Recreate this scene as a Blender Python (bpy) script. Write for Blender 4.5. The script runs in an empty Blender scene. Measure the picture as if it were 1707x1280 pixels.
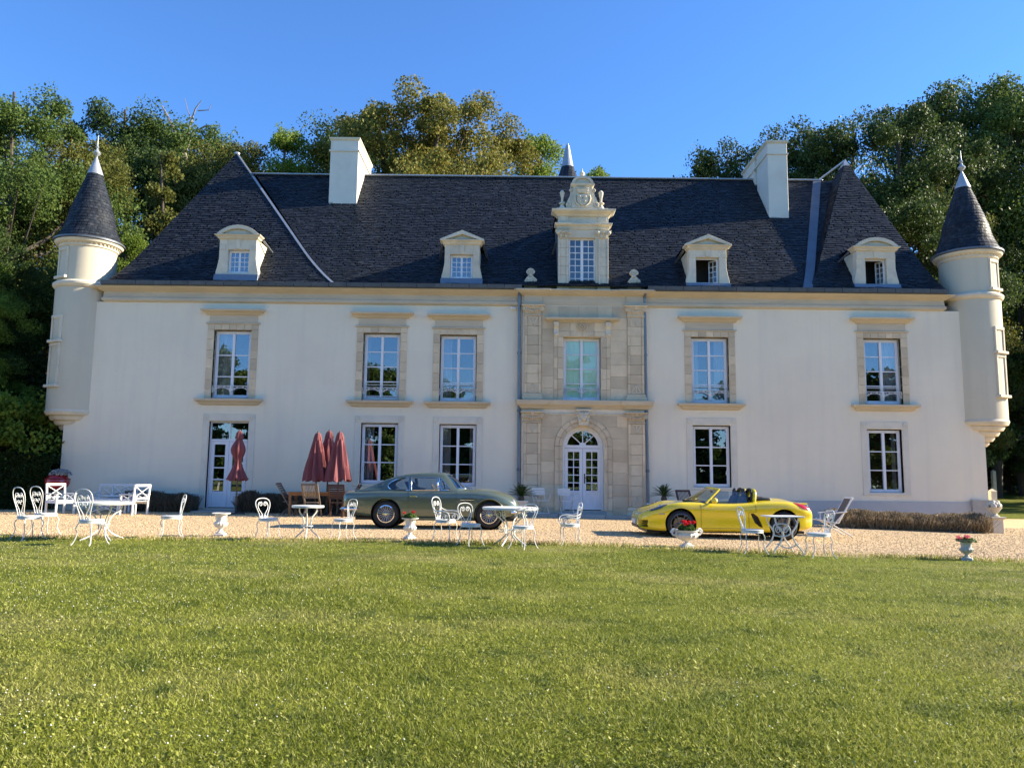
import bpy, bmesh, math, random
import numpy as np
from mathutils import Vector, Matrix

SC = bpy.context.scene
COL = SC.collection
RND = random.Random(11)
NPR = np.random.default_rng(5)
PI = math.pi

# ------------------------------------------------------------------ camera
FPX = 1282.0
CAMZ = 1.40
TH = math.atan(153.0 / FPX)
ROLL = 0.0112
_f = Vector((0, math.cos(TH), math.sin(TH)))
_r0 = Vector((1, 0, 0)); _u0 = Vector((0, -math.sin(TH), math.cos(TH)))
CR = _r0 * math.cos(ROLL) + _u0 * math.sin(ROLL)
CU = _u0 * math.cos(ROLL) - _r0 * math.sin(ROLL)
CP = Vector((0, 0, CAMZ))
cd = bpy.data.cameras.new('camera'); cam = bpy.data.objects.new('camera', cd); COL.objects.link(cam)
cam.matrix_world = Matrix(((CR.x, CU.x, -_f.x, CP.x), (CR.y, CU.y, -_f.y, CP.y), (CR.z, CU.z, -_f.z, CP.z), (0, 0, 0, 1)))
cd.sensor_width = 36; cd.lens = 36 * FPX / 1707; cd.clip_start = 0.05; cd.clip_end = 2000
SC.camera = cam

# ------------------------------------------------------------------ world, sun, exposure
SUN_EL = math.radians(25.0)
SUN_AZ = math.radians(83.8)          # clockwise from +Y towards +X
w = bpy.data.worlds.new('World'); SC.world = w; w.use_nodes = True
nt = w.node_tree; nt.nodes.clear()
sky = nt.nodes.new('ShaderNodeTexSky'); sky.sky_type = 'NISHITA'; sky.sun_disc = False
sky.sun_elevation = SUN_EL; sky.sun_rotation = SUN_AZ
sky.air_density = 1.0; sky.dust_density = 0.0; sky.ozone_density = 10.0; sky.altitude = 50
bg = nt.nodes.new('ShaderNodeBackground'); bg.inputs['Strength'].default_value = 0.12
wo = nt.nodes.new('ShaderNodeOutputWorld')
nt.links.new(sky.outputs[0], bg.inputs[0]); nt.links.new(bg.outputs[0], wo.inputs[0])
sl = bpy.data.lights.new('sun', 'SUN'); sl.energy = 5.0; sl.angle = math.radians(0.55); sl.color = (1.0, 0.89, 0.69)
sun = bpy.data.objects.new('sun', sl); COL.objects.link(sun)
SUNV = Vector((math.sin(SUN_AZ) * math.cos(SUN_EL), math.cos(SUN_AZ) * math.cos(SUN_EL), math.sin(SUN_EL)))
sun.rotation_euler = SUNV.to_track_quat('Z', 'Y').to_euler(); sun.location = (60, 10, 40)
SC.view_settings.view_transform = 'Standard'; SC.view_settings.look = 'None'
SC.view_settings.gamma = 1.0; SC.view_settings.use_curve_mapping = False
SC.view_settings.exposure = 1.4
SC.render.engine = 'CYCLES'
SC.cycles.max_bounces = 8; SC.cycles.transparent_max_bounces = 16

# ------------------------------------------------------------------ helpers: places
def ray(px, py):
    return (_f * FPX + CR * (px - 853.5) - CU * (py - 640.0))
YF = 27.5
def F(px, py, Y=YF):
    d = ray(px, py); t = Y / d.y
    return d.x * t, CAMZ + d.z * t
def FX(px, py, Y=YF): return F(px, py, Y)[0]
def FZ(px, py, Y=YF): return F(px, py, Y)[1]
def sstep(t):
    t = np.clip(t, 0, 1); return t * t * (3 - 2 * t)
def terrain(x, y):
    x = np.asarray(x, float); y = np.asarray(y, float)
    z = 0.05 - 0.30 * sstep((x + 2) / 20.0)
    z = z + 0.030 * np.clip(y - 42, 0, 60) + 0.06 * np.clip(y - 102, 0, 200)
    z = z + 0.02 * np.sin(x * 0.31 + 1) * np.sin(y * 0.27) * sstep((14 - y) / 4)
    return z
def H(x, y): return float(terrain(x, y))
def G(px, py):
    d = ray(px, py); z = 0.0
    for _ in range(12):
        t = (z - CAMZ) / d.z; x, y = d.x * t, d.y * t; z = H(x, y)
    return x, y, z

# ------------------------------------------------------------------ helpers: meshes
class MB:
    def __init__(s): s.v = []; s.f = []
    def add(s, vs, fs):
        o = len(s.v); s.v.extend(tuple(p) for p in vs); s.f.extend(tuple(i + o for i in q) for q in fs); return s
    def box(s, x0, x1, y0, y1, z0, z1):
        v = [(x0,y0,z0),(x1,y0,z0),(x1,y1,z0),(x0,y1,z0),(x0,y0,z1),(x1,y0,z1),(x1,y1,z1),(x0,y1,z1)]
        return s.add(v, [(0,3,2,1),(4,5,6,7),(0,1,5,4),(1,2,6,5),(2,3,7,6),(3,0,4,7)])
    def bar(s, a, b, wx, wz, up=(0,0,1)):
        a = Vector(a); b = Vector(b); d = (b - a).normalized(); up = Vector(up)
        if abs(d.dot(up)) > .98: up = Vector((0, 1, 0))
        sx = d.cross(up).normalized(); sz = sx.cross(d).normalized()
        v = []
        for p in (a, b):
            for i, j in ((-1,-1),(1,-1),(1,1),(-1,1)): v.append(p + sx * (wx * .5 * i) + sz * (wz * .5 * j))
        return s.add(v, [(0,1,2,3),(7,6,5,4),(0,4,5,1),(1,5,6,2),(2,6,7,3),(3,7,4,0)])
    def prism(s, poly, a, b, axis='y'):
        """poly: 2d points; axis y -> (x,z) extruded in y; z -> (x,y); x -> (y,z)"""
        n = len(poly)
        def m(p, t):
            if axis == 'y': return (p[0], t, p[1])
            if axis == 'z': return (p[0], p[1], t)
            return (t, p[0], p[1])
        v = [m(p, a) for p in poly] + [m(p, b) for p in poly]
        fs = [tuple(range(n)), tuple(range(2*n-1, n-1, -1))]
        fs += [(i, i + n, (i + 1) % n + n, (i + 1) % n) for i in range(n)]
        return s.add(v, fs)
    def tube(s, pts, r, n=6, cap=True, closed=False):
        pts = [Vector(p) for p in pts]; m = len(pts); vs = []; fs = []
        rr = r if hasattr(r, '__len__') else [r] * m
        prev = None
        for i, p in enumerate(pts):
            if closed: t = pts[(i + 1) % m] - pts[i - 1]
            else: t = pts[min(i + 1, m - 1)] - pts[max(i - 1, 0)]
            if t.length < 1e-9: t = Vector((0, 0, 1))
            t.normalize()
            if prev is None:
                ref = Vector((0, 0, 1)) if abs(t.z) < .9 else Vector((0, 1, 0))
                nx = t.cross(ref).normalized()
            else:
                nx = (prev - t * prev.dot(t))
                nx = nx.normalized() if nx.length > 1e-6 else t.orthogonal().normalized()
            prev = nx; ny = t.cross(nx)
            for k in range(n):
                a = 2 * PI * k / n
                vs.append(p + (nx * math.cos(a) + ny * math.sin(a)) * rr[i])
        for i in range(m if closed else m - 1):
            j = (i + 1) % m
            for k in range(n):
                l = (k + 1) % n
                fs.append((i*n+k, i*n+l, j*n+l, j*n+k))
        if cap and not closed:
            fs.append(tuple(range(n-1, -1, -1))); fs.append(tuple((m-1)*n + k for k in range(n)))
        return s.add(vs, fs)
    def lathe(s, prof, n=20, c=(0,0,0), wob=None, cap=True):
        vs = []; fs = []; m = len(prof)
        for i, (r, z) in enumerate(prof):
            for k in range(n):
                a = 2 * PI * k / n; q = r * (wob(a, i) if wob else 1)
                vs.append((c[0] + q * math.cos(a), c[1] + q * math.sin(a), c[2] + z))
        for i in range(m - 1):
            for k in range(n):
                l = (k + 1) % n; fs.append((i*n+k, i*n+l, (i+1)*n+l, (i+1)*n+k))
        if cap:
            fs.append(tuple(range(n-1, -1, -1))); fs.append(tuple((m-1)*n + k for k in range(n)))
        return s.add(vs, fs)
    def ball(s, c, r, n=8, m=6, sq=(1,1,1)):
        prof = [(max(1e-4, math.sin(PI*i/m)) , -math.cos(PI*i/m)) for i in range(m+1)]
        o = len(s.v); s.lathe(prof, n)
        for i in range(o, len(s.v)):
            v = s.v[i]; s.v[i] = (c[0]+v[0]*r*sq[0], c[1]+v[1]*r*sq[1], c[2]+v[2]*r*sq[2])
        return s
    def xform(s, M):
        s.v = [tuple(M @ Vector(p)) for p in s.v]; return s
    def mesh(s, name, m, smooth=False, bevel=0):
        me = bpy.data.meshes.new(name); me.from_pydata(s.v, [], s.f); me.update()
        bm = bmesh.new(); bm.from_mesh(me)
        bmesh.ops.recalc_face_normals(bm, faces=bm.faces)
        if bevel:
            es = [e for e in bm.edges if len(e.link_faces) == 2 and e.calc_face_angle(0) > .7]
            bmesh.ops.bevel(bm, geom=es, offset=bevel, segments=1, affect='EDGES', clamp_overlap=True)
        bm.to_mesh(me); bm.free()
        if m is not None: me.materials.append(m)
        if smooth:
            me.polygons.foreach_set('use_smooth', [True] * len(me.polygons))
            try: me.set_sharp_from_angle(angle=math.radians(38 if smooth is True else smooth))
            except Exception: pass
        return me
    def build(s, name, m, parent=None, smooth=False, bevel=0, label=None, kind=None):
        return link(name, s.mesh(name, m, smooth, bevel), parent, label, kind)

ROOTLOC = {}
def link(name, me, parent=None, label=None, kind=None):
    o = bpy.data.objects.new(name, me); COL.objects.link(o)
    if parent is not None:
        o.parent = parent
        if parent.name in ROOTLOC: o.matrix_parent_inverse = Matrix.Translation(-ROOTLOC[parent.name])
    if label: o['label'] = label
    if kind: o['kind'] = kind
    return o
def tag(o, label=None, cat=None, group=None, kind=None):
    if label: o['label'] = label
    if cat: o['category'] = cat
    if group: o['group'] = group
    if kind: o['kind'] = kind
    return o
def thing(name, label, cat, loc=(0,0,0), rz=0, group=None, world=False, scale=None):
    o = bpy.data.objects.new(name, None); COL.objects.link(o); o.empty_display_size = .2
    o.location = loc; o.rotation_euler = (0, 0, rz)
    if scale: o.scale = (scale,) * 3 if not hasattr(scale, '__len__') else scale
    tag(o, label, cat, group)
    if world: ROOTLOC[o.name] = Vector(loc)
    return o
KIDS = {}
def dup(root, loc, rz, label, group=None, scale=None):
    def cp(o, par):
        c = o.copy(); COL.objects.link(c)
        if par is not None: c.parent = par
        for ch in list(o.children): cp(ch, c)
        return c
    r = cp(root, None)
    r.location = loc; r.rotation_euler = (0, 0, rz); r['label'] = label
    if scale: r.scale = (scale,) * 3
    if group: r['group'] = group
    return r
def np_mesh(name, V, Fq, m, parent=None, smooth=False, kind=None, label=None):
    """V (N,3), Fq (M,k) arrays"""
    V = np.ascontiguousarray(V, np.float32); Fq = np.ascontiguousarray(Fq, np.int32)
    me = bpy.data.meshes.new(name); k = Fq.shape[1]
    me.vertices.add(len(V)); me.vertices.foreach_set('co', V.ravel())
    me.loops.add(Fq.size); me.loops.foreach_set('vertex_index', Fq.ravel())
    me.polygons.add(len(Fq)); me.polygons.foreach_set('loop_start', np.arange(0, Fq.size, k, dtype=np.int32))
    me.polygons.foreach_set('loop_total', np.full(len(Fq), k, np.int32))
    if smooth: me.polygons.foreach_set('use_smooth', np.ones(len(Fq), bool))
    me.update(calc_edges=True)
    me.materials.append(m)
    return link(name, me, parent, label, kind)

# ------------------------------------------------------------------ helpers: materials
def pm(name, col, rough=.6, var=.2, scale=3.0, bump=0.0, bscale=40.0, metal=0.0, spec=.5, coat=0.0, isl=0.0, objv=0.0,
       col2=None, stain=None, stain_scale=.6, stretch=None, coords='Object', det=6):
    m = bpy.data.materials.new(name); m.use_nodes = True; t = m.node_tree; N = t.nodes; L = t.links
    b = N['Principled BSDF']; b.inputs['Roughness'].default_value = rough; b.inputs['Metallic'].default_value = metal
    b.inputs['Specular IOR Level'].default_value = spec
    if coat:
        b.inputs['Coat Weight'].default_value = coat; b.inputs['Coat Roughness'].default_value = .04
    tc = N.new('ShaderNodeTexCoord'); src = tc.outputs[coords]
    if stretch:
        mp = N.new('ShaderNodeMapping'); mp.inputs['Scale'].default_value = stretch; L.new(src, mp.inputs[0]); src = mp.outputs[0]
    n1 = N.new('ShaderNodeTexNoise'); n1.inputs['Scale'].default_value = scale; n1.inputs['Detail'].default_value = det
    n1.inputs['Roughness'].default_value = .65; L.new(src, n1.inputs['Vector'])
    mx = N.new('ShaderNodeMix'); mx.data_type = 'RGBA'
    c2 = col2 or tuple(c * (1 - var) for c in col)
    mx.inputs[6].default_value = (*c2, 1); mx.inputs[7].default_value = (*col, 1)
    rp = N.new('ShaderNodeMapRange'); rp.inputs[1].default_value = .32; rp.inputs[2].default_value = .68
    L.new(n1.outputs[0], rp.inputs[0]); L.new(rp.outputs[0], mx.inputs[0])
    out = mx.outputs[2]
    if stain:
        n2 = N.new('ShaderNodeTexNoise'); n2.inputs['Scale'].default_value = stain_scale; n2.inputs['Detail'].default_value = 8
        L.new(tc.outputs[coords], n2.inputs['Vector'])
        r2 = N.new('ShaderNodeMapRange'); r2.inputs[1].default_value = .5; r2.inputs[2].default_value = .75; r2.inputs[4].default_value = .8
        L.new(n2.outputs[0], r2.inputs[0])
        m2 = N.new('ShaderNodeMix'); m2.data_type = 'RGBA'; L.new(r2.outputs[0], m2.inputs[0]); L.new(out, m2.inputs[6])
        m2.inputs[7].default_value = (*stain, 1); out = m2.outputs[2]
    if isl or objv:
        if isl:
            gi = N.new('ShaderNodeNewGeometry'); rnd = gi.outputs['Random Per Island']
        else:
            gi = N.new('ShaderNodeObjectInfo'); rnd = gi.outputs['Random']
        a = isl or objv
        r3 = N.new('ShaderNodeMapRange'); r3.inputs[3].default_value = 1 - a; r3.inputs[4].default_value = 1 + a
        L.new(rnd, r3.inputs[0])
        hs = N.new('ShaderNodeHueSaturation'); L.new(out, hs.inputs['Color']); L.new(r3.outputs[0], hs.inputs['Value'])
        out = hs.outputs[0]
    L.new(out, b.inputs['Base Color'])
    if bump:
        n3 = N.new('ShaderNodeTexNoise'); n3.inputs['Scale'].default_value = bscale; n3.inputs['Detail'].default_value = 5
        L.new(src, n3.inputs['Vector'])
        bp = N.new('ShaderNodeBump'); bp.inputs['Strength'].default_value = bump; bp.inputs['Distance'].default_value = .02
        L.new(n3.outputs[0], bp.inputs['Height']); L.new(bp.outputs[0], b.inputs['Normal'])
    return m
def weather(m, top, z0, z1):
    """rain streaks and a splash zone at the foot of a rendered wall"""
    t = m.node_tree; N = t.nodes; L = t.links; b = N['Principled BSDF']; src = b.inputs['Base Color'].links[0].from_socket
    tc = N.new('ShaderNodeTexCoord'); mp = N.new('ShaderNodeMapping'); mp.inputs['Scale'].default_value = (2.2, 2.2, .13); L.new(tc.outputs['Object'], mp.inputs[0])
    n = N.new('ShaderNodeTexNoise'); n.inputs['Scale'].default_value = 1.6; n.inputs['Detail'].default_value = 7; L.new(mp.outputs[0], n.inputs['Vector'])
    r = N.new('ShaderNodeMapRange'); r.inputs[1].default_value = .50; r.inputs[2].default_value = .78; r.inputs[4].default_value = .28; L.new(n.outputs[0], r.inputs[0])
    x = N.new('ShaderNodeMix'); x.data_type = 'RGBA'; L.new(r.outputs[0], x.inputs[0]); L.new(src, x.inputs[6]); x.inputs[7].default_value = (*top, 1)
    sp = N.new('ShaderNodeSeparateXYZ'); L.new(tc.outputs['Object'], sp.inputs[0])
    n2 = N.new('ShaderNodeTexNoise'); n2.inputs['Scale'].default_value = 1.1; n2.inputs['Detail'].default_value = 8; L.new(tc.outputs['Object'], n2.inputs['Vector'])
    ad = N.new('ShaderNodeMath'); ad.operation = 'MULTIPLY_ADD'; ad.inputs[1].default_value = 1.5; L.new(n2.outputs[0], ad.inputs[0]); L.new(sp.outputs[2], ad.inputs[2])
    r2 = N.new('ShaderNodeMapRange'); r2.inputs[1].default_value = z0 + .75; r2.inputs[2].default_value = z1 + .75; r2.inputs[3].default_value = .38; r2.inputs[4].default_value = 0; L.new(ad.outputs[0], r2.inputs[0])
    y = N.new('ShaderNodeMix'); y.data_type = 'RGBA'; L.new(r2.outputs[0], y.inputs[0]); L.new(x.outputs[2], y.inputs[6]); y.inputs[7].default_value = (.46, .43, .38, 1)
    L.new(y.outputs[2], b.inputs['Base Color'])
def leafmat(name, cols, trans=.35, rough=.55):
    """leaf colours from a ramp over island random; thin leaves let light through"""
    m = bpy.data.materials.new(name); m.use_nodes = True; t = m.node_tree; N = t.nodes; L = t.links
    N.remove(N['Principled BSDF']); out = N['Material Output']
    gi = N.new('ShaderNodeNewGeometry'); rp = N.new('ShaderNodeValToRGB')
    oi = N.new('ShaderNodeObjectInfo')
    el = rp.color_ramp.elements
    while len(el) < len(cols): el.new(.5)
    for i, c in enumerate(cols): el[i].position = i / (len(cols) - 1); el[i].color = (*c, 1)
    L.new(gi.outputs['Random Per Island'], rp.inputs[0])
    pb = N.new('ShaderNodeBsdfPrincipled'); pb.inputs['Roughness'].default_value = rough; pb.inputs['Specular IOR Level'].default_value = .16
    tr = N.new('ShaderNodeBsdfTranslucent'); hs = N.new('ShaderNodeHueSaturation'); hs.inputs['Value'].default_value = 1.35; hs.inputs['Hue'].default_value = .485
    L.new(rp.outputs[0], pb.inputs['Base Color']); L.new(rp.outputs[0], hs.inputs['Color']); L.new(hs.outputs[0], tr.inputs[0])
    mx = N.new('ShaderNodeMixShader'); mx.inputs[0].default_value = trans
    L.new(pb.outputs[0], mx.inputs[1]); L.new(tr.outputs[0], mx.inputs[2]); L.new(mx.outputs[0], out.inputs[0])
    return m
def glassmat(name, tint=(.9,.93,.95), refl=.16, rough=.0):
    m = bpy.data.materials.new(name); m.use_nodes = True; t = m.node_tree; N = t.nodes; L = t.links
    N.remove(N['Principled BSDF']); out = N['Material Output']
    tr = N.new('ShaderNodeBsdfTransparent'); tr.inputs[0].default_value = (*tint, 1)
    gl = N.new('ShaderNodeBsdfGlossy'); gl.inputs['Roughness'].default_value = rough; gl.inputs[0].default_value = (1, 1, 1, 1)
    lw = N.new('ShaderNodeLayerWeight'); lw.inputs[0].default_value = .25
    mr = N.new('ShaderNodeMapRange'); mr.inputs[3].default_value = refl; mr.inputs[4].default_value = .85
    L.new(lw.outputs['Fresnel'], mr.inputs[0])
    mx = N.new('ShaderNodeMixShader'); L.new(mr.outputs[0], mx.inputs[0]); L.new(tr.outputs[0], mx.inputs[1]); L.new(gl.outputs[0], mx.inputs[2])
    L.new(mx.outputs[0], out.inputs[0])
    return m

M = {}
M['render'] = pm('lime_render', (.85,.755,.575), .85, .07, .5, .3, 90, stain=(.75,.66,.51), stain_scale=.45)
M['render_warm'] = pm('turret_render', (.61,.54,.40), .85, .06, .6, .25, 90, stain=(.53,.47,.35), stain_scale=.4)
weather(M['render'], (.62,.565,.47), -.1, .9); weather(M['render_warm'], (.45,.40,.30), -50, -49)
M['stone'] = pm('limestone', (.70,.56,.37), .85, .18, 2.2, .35, 60, objv=.15, stain=(.52,.40,.26), stain_scale=1.3)
M['surround'] = pm('pale_surround_stone', (.74,.675,.54), .85, .10, 2.5, .3, 60, stain=(.62,.56,.45), stain_scale=1.5)
M['chimney'] = pm('chimney_render', (.70,.655,.56), .85, .08, 1.2, .3, 60, stain=(.56,.51,.43), stain_scale=1.1)
M['stone_pale'] = pm('limestone_pale', (.70,.62,.47), .85, .14, 2.5, .3, 60, objv=.06, stain=(.44,.41,.34), stain_scale=1.5)
M['stone_joint'] = pm('limestone_joint', (.80,.70,.54), .9, .12, 5, .3, 80)
M['stone_gold'] = pm('limestone_gold', (.62,.53,.385), .85, .18, 1.6, .3, 50, stain=(.48,.42,.31), stain_scale=.9, stretch=(.5,1,3))
M['slate'] = pm('slate', (.025,.030,.040), .5, .25, 2.0, .2, 50, isl=.24, spec=.14, stain=(.062,.064,.066), stain_scale=7.0)
M['slate_one'] = pm('slate_piece', (.025,.030,.040), .5, .25, 2.0, .2, 50, objv=.24, spec=.14, stain=(.062,.064,.066), stain_scale=7.0)
M['slate_under'] = pm('slate_underlay', (.012,.012,.014), .8, .2, 3)
M['zinc'] = pm('zinc', (.22,.245,.28), .38, .2, 3, .05, 20, metal=.55)
M['zinc_dark'] = pm('zinc_weathered', (.14,.16,.19), .5, .25, 2, .05, 20, metal=.35)
M['lead'] = pm('lead', (.42,.445,.47), .45, .2, 3, .08, 15, metal=.45)
M['gutter'] = pm('gutter_slate', (.10,.10,.095), .6, .3, 3, .1, 30, isl=.15)
M['white'] = pm('white_paint', (.78,.78,.79), .45, .05, 3, .03, 60)
M['white_iron'] = pm('white_iron_paint', (.68,.67,.63), .42, .06, 8, .1, 90)
M['white_wood'] = pm('white_wood_paint', (.74,.74,.73), .5, .1, 5, .08, 70)
M['glass'] = glassmat('window_glass', (.92,.94,.96), .13)
M['glass_old'] = glassmat('old_window_glass', (.98,1,1), .035)
M['carglass'] = glassmat('car_glass', (.72,.78,.78), .10)
M['mint'] = pm('mint_shutter', (.70,.95,.72), .6, .06, 2)
M['curtain'] = pm('curtain', (.62,.62,.60), .9, .1, 3)
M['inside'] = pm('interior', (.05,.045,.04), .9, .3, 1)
M['pipe'] = pm('pipe_zinc', (.20,.23,.26), .4, .2, 3, .03, 20, metal=.5)
M['black'] = pm('black_paint', (.015,.015,.016), .4, .2, 4)
M['iron'] = pm('dark_iron', (.05,.05,.05), .5, .2, 4)
M['concrete'] = pm('paving_stone', (.40,.38,.34), .9, .2, 3, .3, 60, objv=.08)
# ------------------------------------------------------------------ ground
def edge_y(x):
    x = np.asarray(x, float)
    return 15.7 - .62 * sstep((x - 0.5) / 5.0) + .09 * np.sin(x * 1.3) * np.sin(x * .37 + 2) + .07 * np.sin(x * 3.1 + 1) * np.sin(x * .9) + .05 * np.sin(x * 7.7) * np.sin(x * 1.7)
def grid(name, xs, vs, fy, m, zoff=0, kind='structure'):
    X, Vv = np.meshgrid(xs, vs); Y = fy(X, Vv); Z = terrain(X, Y) + zoff
    V = np.stack([X.ravel(), Y.ravel(), Z.ravel()], 1); nx = len(xs); ny = len(vs)
    i = np.arange((nx - 1) * (ny - 1)); r = i // (nx - 1); c = i % (nx - 1); a = r * nx + c
    return np_mesh(name, V, np.stack([a, a + 1, a + nx + 1, a + nx], 1), m, smooth=True, kind=kind)

def grassmat(name, blade):
    m = bpy.data.materials.new(name); m.use_nodes = True; t = m.node_tree; N = t.nodes; L = t.links
    pb = N['Principled BSDF']; pb.inputs['Roughness'].default_value = .6; pb.inputs['Specular IOR Level'].default_value = .10
    tc = N.new('ShaderNodeTexCoord')
    def noise(s, d=4, st=None):
        n = N.new('ShaderNodeTexNoise'); n.inputs['Scale'].default_value = s; n.inputs['Detail'].default_value = d
        if st:
            mp = N.new('ShaderNodeMapping'); mp.inputs['Scale'].default_value = st; L.new(tc.outputs['Object'], mp.inputs[0]); L.new(mp.outputs[0], n.inputs['Vector'])
        else: L.new(tc.outputs['Object'], n.inputs['Vector'])
        return n.outputs[0]
    def mix(fac, a, b, lo=.35, hi=.65):
        r = N.new('ShaderNodeMapRange'); r.inputs[1].default_value = lo; r.inputs[2].default_value = hi; L.new(fac, r.inputs[0])
        x = N.new('ShaderNodeMix'); x.data_type = 'RGBA'; L.new(r.outputs[0], x.inputs[0])
        for s, c in ((6, a), (7, b)):
            if isinstance(c, tuple): x.inputs[s].default_value = (*c, 1)
            else: L.new(c, x.inputs[s])
        return x.outputs[2]
    g = mix(noise(.55, 5), (.195,.228,.026), (.30,.325,.048))
    g = mix(noise(.33, 6, (1, 1.6, 1)), g, (.42,.385,.13), .50, .76)
    g = mix(noise(2.6, 5), g, (.09,.135,.022), .56, .74)
    g = mix(noise(1.1, 6, (.45, 1.9, 1)), g, (.085,.125,.020), .57, .80)
    if blade:
        gi = N.new('ShaderNodeNewGeometry')
        g2 = mix(gi.outputs['Random Per Island'], g, (.50,.46,.20), .66, 1.2)
        r3 = N.new('ShaderNodeMapRange'); r3.inputs[3].default_value = .62; r3.inputs[4].default_value = 1.36
        L.new(gi.outputs['Random Per Island'], r3.inputs[0])
        hs = N.new('ShaderNodeHueSaturation'); L.new(g2, hs.inputs['Color']); L.new(r3.outputs[0], hs.inputs['Value']); g = hs.outputs[0]
        tr = N.new('ShaderNodeBsdfTranslucent'); L.new(g, tr.inputs[0]); mx = N.new('ShaderNodeMixShader'); mx.inputs[0].default_value = .35
        L.new(g, pb.inputs['Base Color']); L.new(pb.outputs[0], mx.inputs[1]); L.new(tr.outputs[0], mx.inputs[2]); L.new(mx.outputs[0], N['Material Output'].inputs[0])
    else:
        g = mix(noise(45, 4), g, (.05,.06,.02), .5, .75)
        hd = N.new('ShaderNodeHueSaturation'); hd.inputs['Value'].default_value = .68; L.new(g, hd.inputs['Color']); g = hd.outputs[0]
        L.new(g, pb.inputs['Base Color'])
        bp = N.new('ShaderNodeBump'); bp.inputs['Strength'].default_value = .9; bp.inputs['Distance'].default_value = .04
        L.new(noise(60, 4), bp.inputs['Height']); L.new(bp.outputs[0], pb.inputs['Normal'])
    return m
M['lawn'] = grassmat('lawn', False); M['blade'] = grassmat('grass_blades', True)
M['gravel'] = pm('gravel_bed', (.60,.43,.24), .95, .3, 14, .6, 70, col2=(.48,.335,.18), stain=(.42,.30,.165), stain_scale=.5)
M['stones'] = pm('gravel_stones', (.62,.45,.26), .9, .25, 30, isl=.60)
M['clover'] = pm('clover_white', (.75,.74,.64), .8, .1, 5)

xs_g = np.concatenate([np.linspace(-46, -20, 14), np.linspace(-19, 22, 83), np.linspace(24, 46, 12)])
grid('lawn', xs_g, np.linspace(0, 1, 70), lambda X, V: -28 + V * (edge_y(X) + 28), M['lawn'])
grid('gravel_forecourt', xs_g, np.linspace(0, 1, 40), lambda X, V: edge_y(X) + V * (34.5 - edge_y(X)), M['gravel'])
grid('meadow', xs_g, np.concatenate([np.linspace(0, .2, 40), np.linspace(.22, 1, 20)]), lambda X, V: 34.5 + V * 420, M['lawn'])
for sx in (-1, 1):
    grid('meadow', sx * np.array([46, 60, 90, 160, 320]) if sx > 0 else np.array([-320, -160, -90, -60, -46]), np.linspace(0, 1, 60), lambda X, V: -120 + V * 574.5, M['lawn'])
grid('meadow', np.linspace(-46, 46, 10), np.linspace(0, 1, 6), lambda X, V: -120 + V * 92, M['lawn'])

def blades(n, ylo, yhi, hmin, hmax, wid, name, powr=1.6, seed=1):
    g = np.random.default_rng(seed)
    u = g.random(n); y = (ylo ** (1 - powr) + u * (yhi ** (1 - powr) - ylo ** (1 - powr))) ** (1 / (1 - powr))
    x = (g.random(n) * 2 - 1) * (.72 * y + 1.3)
    k = y < edge_y(x) + g.normal(0, .07, n); x = x[k]; y = y[k]; n = len(x)
    cl = np.sin(x * 2.1 + np.sin(y * 1.7) * 2) * np.sin(y * 2.3 + np.sin(x * 1.3) * 2)
    hgt = (hmin + g.random(n) * (hmax - hmin)) * (1 + .3 * cl)
    w_ = wid * (1 + .10 * y) * (.7 + .6 * g.random(n))
    a = g.random(n) * 2 * PI; ca, sa = np.cos(a), np.sin(a)
    la = g.random(n) * 2 * PI; lean = hgt * (.3 + 1.1 * g.random(n))
    z = terrain(x, y) - .004
    lx, ly = np.cos(la) * lean, np.sin(la) * lean
    V = np.empty((n, 4, 3))
    V[:, 0] = np.stack([x - ca * w_, y - sa * w_, z], 1); V[:, 1] = np.stack([x + ca * w_, y + sa * w_, z], 1)
    V[:, 2] = np.stack([x + ca * w_ * .25 + lx, y + sa * w_ * .25 + ly, z + hgt], 1); V[:, 3] = np.stack([x - ca * w_ * .25 + lx, y - sa * w_ * .25 + ly, z + hgt], 1)
    return np_mesh(name, V.reshape(-1, 3), np.arange(n * 4).reshape(n, 4), M['blade'], kind='stuff')
blades(520000, 2.2, 16.0, .012, .036, .0023, 'grass', 1.5, 1)
# clover leaves: small rounded faces lying in the sward
def clover(n, seed):
    g = np.random.default_rng(seed); u = g.random(n); y = (2.2 ** -.4 + u * (15.5 ** -.4 - 2.2 ** -.4)) ** (1 / -.4); x = (g.random(n) * 2 - 1) * (.72 * y + 1.3)
    cx, cy = g.uniform(-12, 12, 500), g.uniform(2, 15.5, 500); cr = g.uniform(.12, .6, 500); pat = np.full(n, -.35)
    for i in range(500):
        m_ = (np.abs(x - cx[i]) < cr[i]) & (np.abs(y - cy[i]) < cr[i]); pat[m_] = np.maximum(pat[m_], 1 - ((x[m_] - cx[i]) ** 2 + (y[m_] - cy[i]) ** 2) / cr[i] ** 2)
    k = (pat > -.6 + 1.2 * g.random(n)) & (y < edge_y(x)); x, y = x[k], y[k]; n = len(x)
    z = terrain(x, y) + .008 + .028 * g.random(n); r = .0035 + .006 * g.random(n) + .0003 * y
    a = g.random(n) * 2 * PI; tx, ty = g.normal(0, .45, n), g.normal(0, .45, n); V = np.empty((n, 4, 3))
    for i in range(4):
        b = a + i * PI / 2; rr = r * (1 if i % 2 else .75); V[:, i, 0] = x + rr * np.cos(b); V[:, i, 1] = y + rr * np.sin(b); V[:, i, 2] = z + rr * (np.cos(b) * tx + np.sin(b) * ty)
    np_mesh('clover_leaves', V.reshape(-1, 3), np.arange(n * 4).reshape(n, 4), M['blade'], kind='stuff')
clover(150000, 8)
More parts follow.
